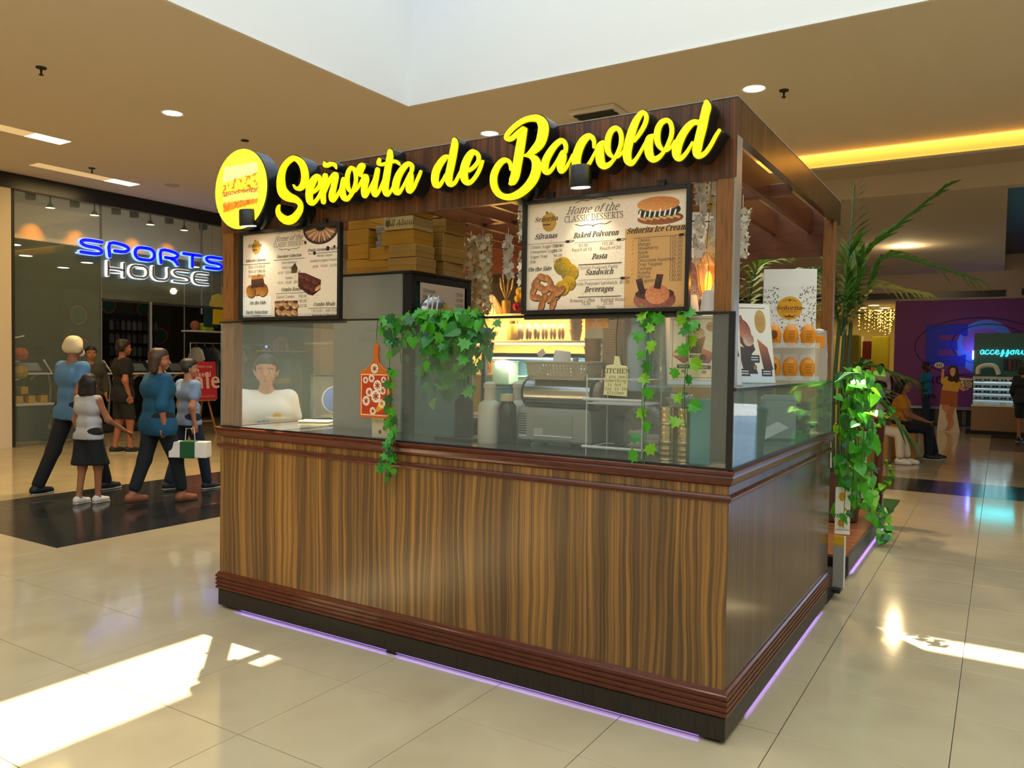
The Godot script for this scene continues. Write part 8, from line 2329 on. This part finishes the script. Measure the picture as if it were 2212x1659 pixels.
# opt: skin, top, bottom, shoe, hair (colours), sleeve 0..1.9 (how far down the arm), legs "trousers" | "shorts" | "skirt", stride, sit, fat, hair_len, arms [[elbow, wrist], ...] in body units, mask
func person(label: String, at: Vector3, turn: float, h: float, opt: Dictionary, id: int) -> Node3D:
	var o := thing("person", label, "person", at, turn)
	var s := h / 1.65
	var fat: float = opt.get("fat", 1.0)
	var st: float = opt.get("stride", 0.0)
	var sit: bool = opt.get("sit", false)
	var cell: float = opt.get("cell", 0.016)
	var hy := 0.52 if sit else 0.88
	var V := func(x: float, y: float, z: float) -> Vector3: return Vector3(x, y, z) * s
	var dy := hy - 0.88
	var lean: float = opt.get("lean", 0.0)
	var neck: Vector3 = V.call(0, 1.38 + dy, lean)
	var sh := [V.call(-0.17, 1.34 + dy, lean * 0.9), V.call(0.17, 1.34 + dy, lean * 0.9)]
	var arms: Array = opt.get("arms", [[Vector3(-0.22, 1.07, -0.03 - st * 0.2), Vector3(-0.22, 0.85, 0.05 - st * 0.4)], [Vector3(0.22, 1.07, -0.03 + st * 0.2), Vector3(0.22, 0.85, 0.05 + st * 0.4)]])
	var hip := [V.call(-0.09, hy, 0), V.call(0.09, hy, 0)]
	var knee := []
	var ank := []
	for i in 2:
		var d := (st if i == 0 else -st)
		if sit:
			knee.append(V.call(-0.09 if i == 0 else 0.09, 0.50, 0.42))
			ank.append(V.call(-0.08 if i == 0 else 0.08, 0.09, 0.44 + (0.08 if i else 0.0)))
		else:
			knee.append(V.call(-0.085 if i == 0 else 0.085, 0.475, d * 0.55 + 0.03))
			ank.append(V.call(-0.075 if i == 0 else 0.075, 0.085 + (0.03 if d < -0.2 else 0.0), d))
	var torso := [[V.call(-0.08, hy + 0.02, 0), V.call(0.08, hy + 0.02, 0), 0.105 * s * fat, 0.105 * s * fat], [V.call(-0.055, 1.05 + dy, lean * 0.3 + 0.01), V.call(0.055, 1.05 + dy, lean * 0.3 + 0.01), 0.10 * s * fat, 0.10 * s * fat], [V.call(-0.08, 1.24 + dy, lean * 0.7), V.call(0.08, 1.24 + dy, lean * 0.7), 0.105 * s * fat, 0.105 * s * fat], [sh[0] * 0.92 + neck * 0.08, sh[1] * 0.92 + neck * 0.08, 0.055 * s, 0.055 * s]]
	var body := torso.map(func(c): return [c[0], c[1], c[2] * 0.93, c[3] * 0.93])
	var head: Vector3 = V.call(0, 1.535 + dy, lean * 1.25 + 0.02)
	body.append([neck, head - V.call(0, 0.06, 0.02), 0.05 * s, 0.047 * s])
	var up := []
	for i in 2:
		var el: Vector3 = arms[i][0] * s + Vector3(0, dy * s, 0)
		var wr: Vector3 = arms[i][1] * s + Vector3(0, dy * s, 0)
		arms[i] = [el, wr]
		body.append([sh[i], el, 0.046 * s, 0.036 * s])
		body.append([el, wr, 0.036 * s, 0.024 * s])
		var sl: float = opt.get("sleeve", 0.55)
		if sl > 0.0:
			up.append([sh[i], sh[i].lerp(el, minf(sl, 1.0)), 0.062 * s, 0.056 * s])
			if sl > 1.0:
				up.append([el, el.lerp(wr, sl - 1.0), 0.054 * s, 0.046 * s])
		body.append([hip[i], knee[i], 0.078 * s, 0.052 * s])
		body.append([knee[i], ank[i], 0.052 * s, 0.034 * s])
		body.append([ank[i] - Vector3(0, 0.03, 0.02) * s, ank[i] + Vector3(0, -0.05, 0.12) * s, 0.034 * s, 0.024 * s])
	var g := geo()
	flesh(g, body, cell, 0.05 * s)
	# head with jaw, nose, ears, lips; hands with fingers
	var yaw: float = opt.get("look", 0.0)
	var hb := Basis(Vector3.UP, yaw) * Basis(Vector3.RIGHT, opt.get("nod", 0.0))
	var H := func(x: float, y: float, z: float) -> Vector3: return head + hb * (Vector3(x, y, z) * s)
	var hc := maxf(0.005, cell * 0.4)
	flesh(g, [[H.call(0, 0.035, -0.022), H.call(0, 0.045, 0.02), 0.080 * s, 0.072 * s], [H.call(0, -0.04, 0.03), H.call(0, -0.062, 0.048), 0.056 * s, 0.036 * s], [H.call(-0.035, -0.02, 0.045), H.call(0.035, -0.02, 0.045), 0.036 * s, 0.036 * s], [H.call(0, 0.012, 0.086), H.call(0, -0.018, 0.101), 0.009 * s, 0.014 * s], [H.call(-0.078, 0.02, -0.012), H.call(-0.076, -0.015, -0.006), 0.016 * s, 0.011 * s], [H.call(0.078, 0.02, -0.012), H.call(0.076, -0.015, -0.006), 0.016 * s, 0.011 * s], [H.call(-0.017, -0.052, 0.086), H.call(0.017, -0.052, 0.086), 0.007 * s, 0.007 * s]], hc, 0.018 * s)
	for i in 2:
		var dir: Vector3 = (arms[i][1] - arms[i][0]).normalized()
		flesh(g, finger_caps(arms[i][1], dir, Vector3(1 if i else -1, 0, 0) if absf(dir.y) > 0.6 else Vector3.UP, s * 1.02, opt.get("curl", 0.45) * (1.0 if i else -1.0)), maxf(0.0045, cell * 0.3), 0.008 * s)
	var skin: Color = opt.get("skin", rgb(168, 112, 80))
	part("body", g.mesh(), mat("skin_%d" % id, skin, 0.5, 0.0, {"subsurf_scatter_enabled": true, "subsurf_scatter_strength": 0.08}), o)
	var black := mat("eye_dark", rgb(24, 16, 14), 0.3)
	for sx in [-1.0, 1.0]:
		var e := geo()
		e.ball(H.call(sx * 0.031, 0.013, 0.0785), Vector3(0.013, 0.0065, 0.006) * s, 10, 6, hb)
		var ey := part("eye", e.mesh(), mat("eye_white", rgb(220, 210, 200), 0.3), o)
		part("iris", geo().ball(H.call(sx * 0.031, 0.013, 0.0835), Vector3(0.006, 0.006, 0.003) * s, 8, 5, hb).mesh(), black, ey)
		part("eyebrow", geo().tube([H.call(sx * 0.016, 0.034, 0.087), H.call(sx * 0.034, 0.038, 0.083), H.call(sx * 0.052, 0.030, 0.070)], 0.0035 * s, 5).mesh(), black, o)
	part("lips", geo().ball(H.call(0, -0.049, 0.0885), Vector3(0.022, 0.0045, 0.006) * s, 10, 5, hb).ball(H.call(0, -0.056, 0.0875), Vector3(0.018, 0.005, 0.006) * s, 10, 5, hb).mesh(), mat("lip_%d" % id, skin.darkened(0.3).lerp(rgb(150, 60, 60), 0.3), 0.45), o)
	# hair
	var hl: float = opt.get("hair_len", 0.0)
	var hair := [[H.call(0, 0.062, -0.035), H.call(0, 0.068, 0.012), 0.083 * s, 0.076 * s], [H.call(-0.035, 0.02, -0.045), H.call(0.035, 0.02, -0.045), 0.066 * s, 0.066 * s], [H.call(-0.066, 0.045, -0.01), H.call(-0.066, 0.02, -0.02), 0.022 * s, 0.02 * s], [H.call(0.066, 0.045, -0.01), H.call(0.066, 0.02, -0.02), 0.022 * s, 0.02 * s]]
	if hl > 0.0:
		for x in [-0.062, -0.025, 0.025, 0.062]:
			hair.append([H.call(x, 0.03, -0.045), H.call(x * 1.2, 0.03 - hl, -0.055), 0.05 * s, 0.042 * s])
	if opt.get("bun", false):
		hair.append([H.call(0, 0.02, -0.10), H.call(0, -0.10, -0.13), 0.04 * s, 0.03 * s])
	g = geo()
	flesh(g, hair, maxf(0.007, cell * 0.55), 0.02 * s)
	part("hair", g.mesh(), mat("hair_%d" % id, opt.get("hair", rgb(22, 18, 18)), 0.5), o)
	# clothes
	var big := torso.slice(0, 4).map(func(c): return [c[0], c[1], c[2] * 1.07 + 0.004, c[3] * 1.07 + 0.004])
	big.append([V.call(-0.09 * fat, hy - 0.05, 0), V.call(0.09 * fat, hy - 0.05, 0), 0.115 * s * fat, 0.115 * s * fat])
	g = geo()
	flesh(g, big + up, cell, 0.04 * s, (hy + (-0.05 if not sit else -0.03)) * s + opt.get("hem", 0.0))
	var top := part("shirt", g.mesh(), mat("top_%d" % id, opt.get("top", rgb(200, 200, 200)), 0.85), o)
	var lg := [[hip[0] + Vector3(0, 0.03, 0) * s, hip[1] + Vector3(0, 0.03, 0) * s, 0.112 * s * fat, 0.112 * s * fat]]
	var kind: String = opt.get("legs", "trousers")
	for i in 2:
		if kind == "skirt":
			lg.append([hip[i], hip[i].lerp(knee[i], 0.95), 0.10 * s, 0.13 * s])
		else:
			lg.append([hip[i], knee[i], 0.094 * s * sqrt(fat), (0.072 if kind == "trousers" else 0.088) * s])
			if kind == "trousers":
				lg.append([knee[i], knee[i].lerp(ank[i], opt.get("cuff", 0.93)), 0.072 * s, 0.062 * s])
	if kind == "skirt":
		lg.append([knee[0] + Vector3(0, 0.03, 0), knee[1] + Vector3(0, 0.03, 0), 0.13 * s, 0.13 * s])
	g = geo()
	flesh(g, lg, cell, 0.03 * s, -9.0 if kind == "trousers" else (0.50 * s if not sit else -9.0))
	part(kind, g.mesh(), mat("bottom_%d" % id, opt.get("bottom", rgb(24, 28, 34)), 0.85), o)
	for i in 2:
		var a: Vector3 = ank[i]
		g = geo()
		flesh(g, [[a + Vector3(0, -0.038, -0.035) * s, a + Vector3(0, -0.05, 0.14) * s, 0.044 * s, 0.034 * s], [a + Vector3(0, -0.02, -0.02) * s, a + Vector3(0, -0.04, 0.06) * s, 0.044 * s, 0.04 * s]], maxf(cell * 0.6, 0.009), 0.02 * s, a.y - 0.082 * s)
		var sp := part("shoe", g.mesh(), mat("shoe_%d" % id, opt.get("shoe", rgb(30, 30, 34)), 0.5), o)
		part("sole", geo().span(a + Vector3(-0.036, -0.085, -0.07) * s, a + Vector3(0.036, -0.066, 0.17) * s, 0.008).mesh(), mat("sole_%d" % id, opt.get("sole", rgb(200, 196, 186)), 0.6), sp)
	if opt.get("mask", false):
		g = geo()
		flesh(g, [[H.call(-0.03, -0.035, 0.066), H.call(0.03, -0.035, 0.066), 0.042 * s, 0.042 * s], [H.call(0, -0.02, 0.085), H.call(0, -0.05, 0.085), 0.028 * s, 0.028 * s]], hc, 0.02)
		g.tube([H.call(0.06, -0.03, 0.06), H.call(0.085, -0.01, 0.0)], 0.003, 5).tube([H.call(-0.06, -0.03, 0.06), H.call(-0.085, -0.01, 0.0)], 0.003, 5)
		part("face_mask", g.mesh(), M.white, o)
	if opt.has("badge"):
		var pr := geo()
		for i in 13:
			var an := PI * (-0.1 + 1.2 * i / 12.0)
			pr.ball(V.call(-0.02 + cos(an) * 0.09, 1.08 + sin(an) * 0.085, 0.122 * fat), Vector3(0.018, 0.024, 0.006) * s, 8, 5, Basis(Vector3.BACK, an - PI / 2))
		var print_ := part("peacock_print", pr.mesh(), mat("print_teal", rgb(24, 96, 130), 0.8), top)
		part("print_centre", geo().ball(V.call(-0.02, 1.09, 0.121 * fat), Vector3(0.045, 0.05, 0.008) * s, 12, 6).mesh(), mat("print_coral", rgb(214, 96, 70), 0.8), top)
		part("badge", geo().ball(V.call(0.075, 1.225, 0.112 * fat), Vector3(0.034, 0.026, 0.008) * s, 14, 6).mesh(), M.emblem_gold, top)
	return o

func people():
	var dark := rgb(22, 26, 32)
	person("elderly man with white hair, face mask, pale blue shirt and black trousers, walking", Vector3(-7.5, 0, -1.58), PI + 0.12, 1.66, {"top": rgb(84, 130, 176), "bottom": dark, "hair": rgb(226, 206, 164), "skin": rgb(150, 96, 72), "stride": 0.34, "mask": true, "fat": 1.12, "look": 0.5, "hem": -0.04, "shoe": rgb(30, 34, 50)}, 1)
	person("girl with black bobbed hair, grey sleeveless top, black skirt and white shoes", Vector3(-6.82, 0, -1.36), PI + 0.2, 1.28, {"top": rgb(184, 186, 190), "sleeve": 0.0, "bottom": dark, "legs": "skirt", "hair_len": 0.14, "shoe": rgb(226, 224, 218), "stride": 0.08, "look": 0.3, "arms": [[Vector3(-0.23, 1.08, 0.1), Vector3(-0.28, 0.92, 0.34)], [Vector3(0.22, 1.07, 0.0), Vector3(0.22, 0.85, 0.05)]]}, 2)
	person("woman in teal blouse and dark trousers carrying a green and white box", Vector3(-6.28, 0, -1.76), PI - 0.1, 1.54, {"top": rgb(14, 82, 118), "sleeve": 1.15, "bottom": rgb(20, 30, 38), "hair": rgb(66, 42, 30), "hair_len": 0.13, "fat": 1.25, "stride": 0.24, "look": -0.5, "skin": rgb(166, 106, 78), "hem": -0.08, "cuff": 0.78, "shoe": rgb(150, 92, 66), "sole": rgb(60, 44, 36)}, 3)
	person("boy in a light blue shirt and dark jeans walking beyond the woman in teal", Vector3(-6.72, 0, -2.42), PI - 0.1, 1.44, {"top": rgb(136, 160, 196), "bottom": rgb(24, 38, 60), "stride": 0.22, "look": -0.5, "skin": rgb(190, 128, 96), "shoe": rgb(34, 44, 60)}, 4)
	person("young man in black seen from behind with a pink and yellow print on his shirt", Vector3(-10.4, 0, -3.92), PI - 0.2, 1.70, {"top": rgb(20, 22, 28), "bottom": rgb(26, 27, 29), "legs": "shorts", "fat": 1.12, "stride": 0.08, "hem": -0.08, "skin": rgb(160, 100, 70), "shoe": rgb(22, 24, 28)}, 5)
	person("shop assistant in dark grey by the glass joint, turned sideways", Vector3(-11.6, 0, -4.12), 1.2, 1.60, {"top": rgb(62, 62, 60), "bottom": rgb(30, 30, 30), "sleeve": 1.6, "cell": 0.018}, 6)
	person("kiosk attendant in a white peacock print shirt with a gold badge, hair tied back", Vector3(-3.36, 0, -0.62), 0.88, 1.49, {"top": rgb(236, 234, 228), "bottom": rgb(30, 30, 36), "hair": rgb(20, 18, 22), "bun": true, "fat": 1.16, "skin": rgb(190, 132, 98), "cell": 0.013, "badge": true, "look": -0.1, "arms": [[Vector3(-0.26, 1.10, 0.02), Vector3(-0.16, 1.06, 0.2)], [Vector3(0.24, 1.09, 0.0), Vector3(0.2, 0.98, 0.14)]]}, 7)
	var phone := [[Vector3(-0.2, 1.12, 0.1), Vector3(-0.06, 1.08, 0.32)], [Vector3(0.2, 1.12, 0.1), Vector3(0.06, 1.08, 0.32)]]
	person("seated woman in a white top and cream trousers looking down at her hands", Vector3(-0.78, 0, -10.25), PI / 2 - 0.1, 1.58, {"sit": true, "top": rgb(206, 202, 198), "bottom": rgb(226, 212, 186), "cuff": 0.85, "shoe": rgb(232, 226, 214), "nod": 0.4, "lean": 0.06, "bun": true, "fat": 1.1, "arms": phone.duplicate(true), "cell": 0.018}, 8)
	person("seated woman in a mustard yellow top and navy trousers with a ponytail", Vector3(-0.48, 0, -11.15), PI / 2, 1.62, {"sit": true, "top": rgb(204, 138, 20), "bottom": rgb(18, 22, 36), "shoe": rgb(30, 28, 30), "bun": true, "hair_len": 0.1, "lean": 0.02, "fat": 1.16, "arms": [[Vector3(-0.2, 1.08, 0.12), Vector3(-0.05, 0.98, 0.38)], [Vector3(0.2, 1.08, 0.12), Vector3(0.05, 0.98, 0.38)]], "cell": 0.018}, 9)
	person("man in a cap with a white patterned jacket over black before the boutique", Vector3(-1.72, 0, -19.1), 0.3, 1.52, {"top": rgb(214, 206, 190), "sleeve": 1.8, "bottom": rgb(20, 20, 22), "cell": 0.022}, 10)
	person("boy in a teal shirt and blue jeans standing before the purple hoarding", Vector3(-0.68, 0, -18.95), PI / 2 - 0.3, 1.56, {"top": rgb(20, 120, 130), "bottom": rgb(24, 48, 76), "skin": rgb(90, 56, 44), "stride": 0.1, "cell": 0.022}, 11)
	person("person in dark clothes and shorts at the right edge by the accessories stall", Vector3(1.30, 0, -15.7), 2.6, 1.56, {"top": rgb(20, 26, 44), "sleeve": 1.5, "bottom": rgb(20, 26, 44), "legs": "shorts", "hair_len": 0.1, "cell": 0.022}, 12)
	# what the woman in teal carries: a white box held by a green bag
	var b := thing("carry_box", "white cake box in a green carrier held by the woman in teal", "box", Vector3(-6.03, 0.47, -1.95), 0.55)
	part("box", geo().span(Vector3(-0.19, 0, -0.07), Vector3(0.19, 0.16, 0.07), 0.006).mesh(), M.white, b)
	part("carrier", geo().span(Vector3(-0.075, -0.004, -0.075), Vector3(0.075, 0.165, 0.075), 0.004).mesh(), mat("carrier_green", rgb(20, 90, 56), 0.6), b)
	part("handle", geo().tube([Vector3(-0.05, 0.16, 0), Vector3(-0.04, 0.29, 0), Vector3(0.04, 0.29, 0), Vector3(0.05, 0.16, 0)], 0.004, 6).mesh(), M.white, b)
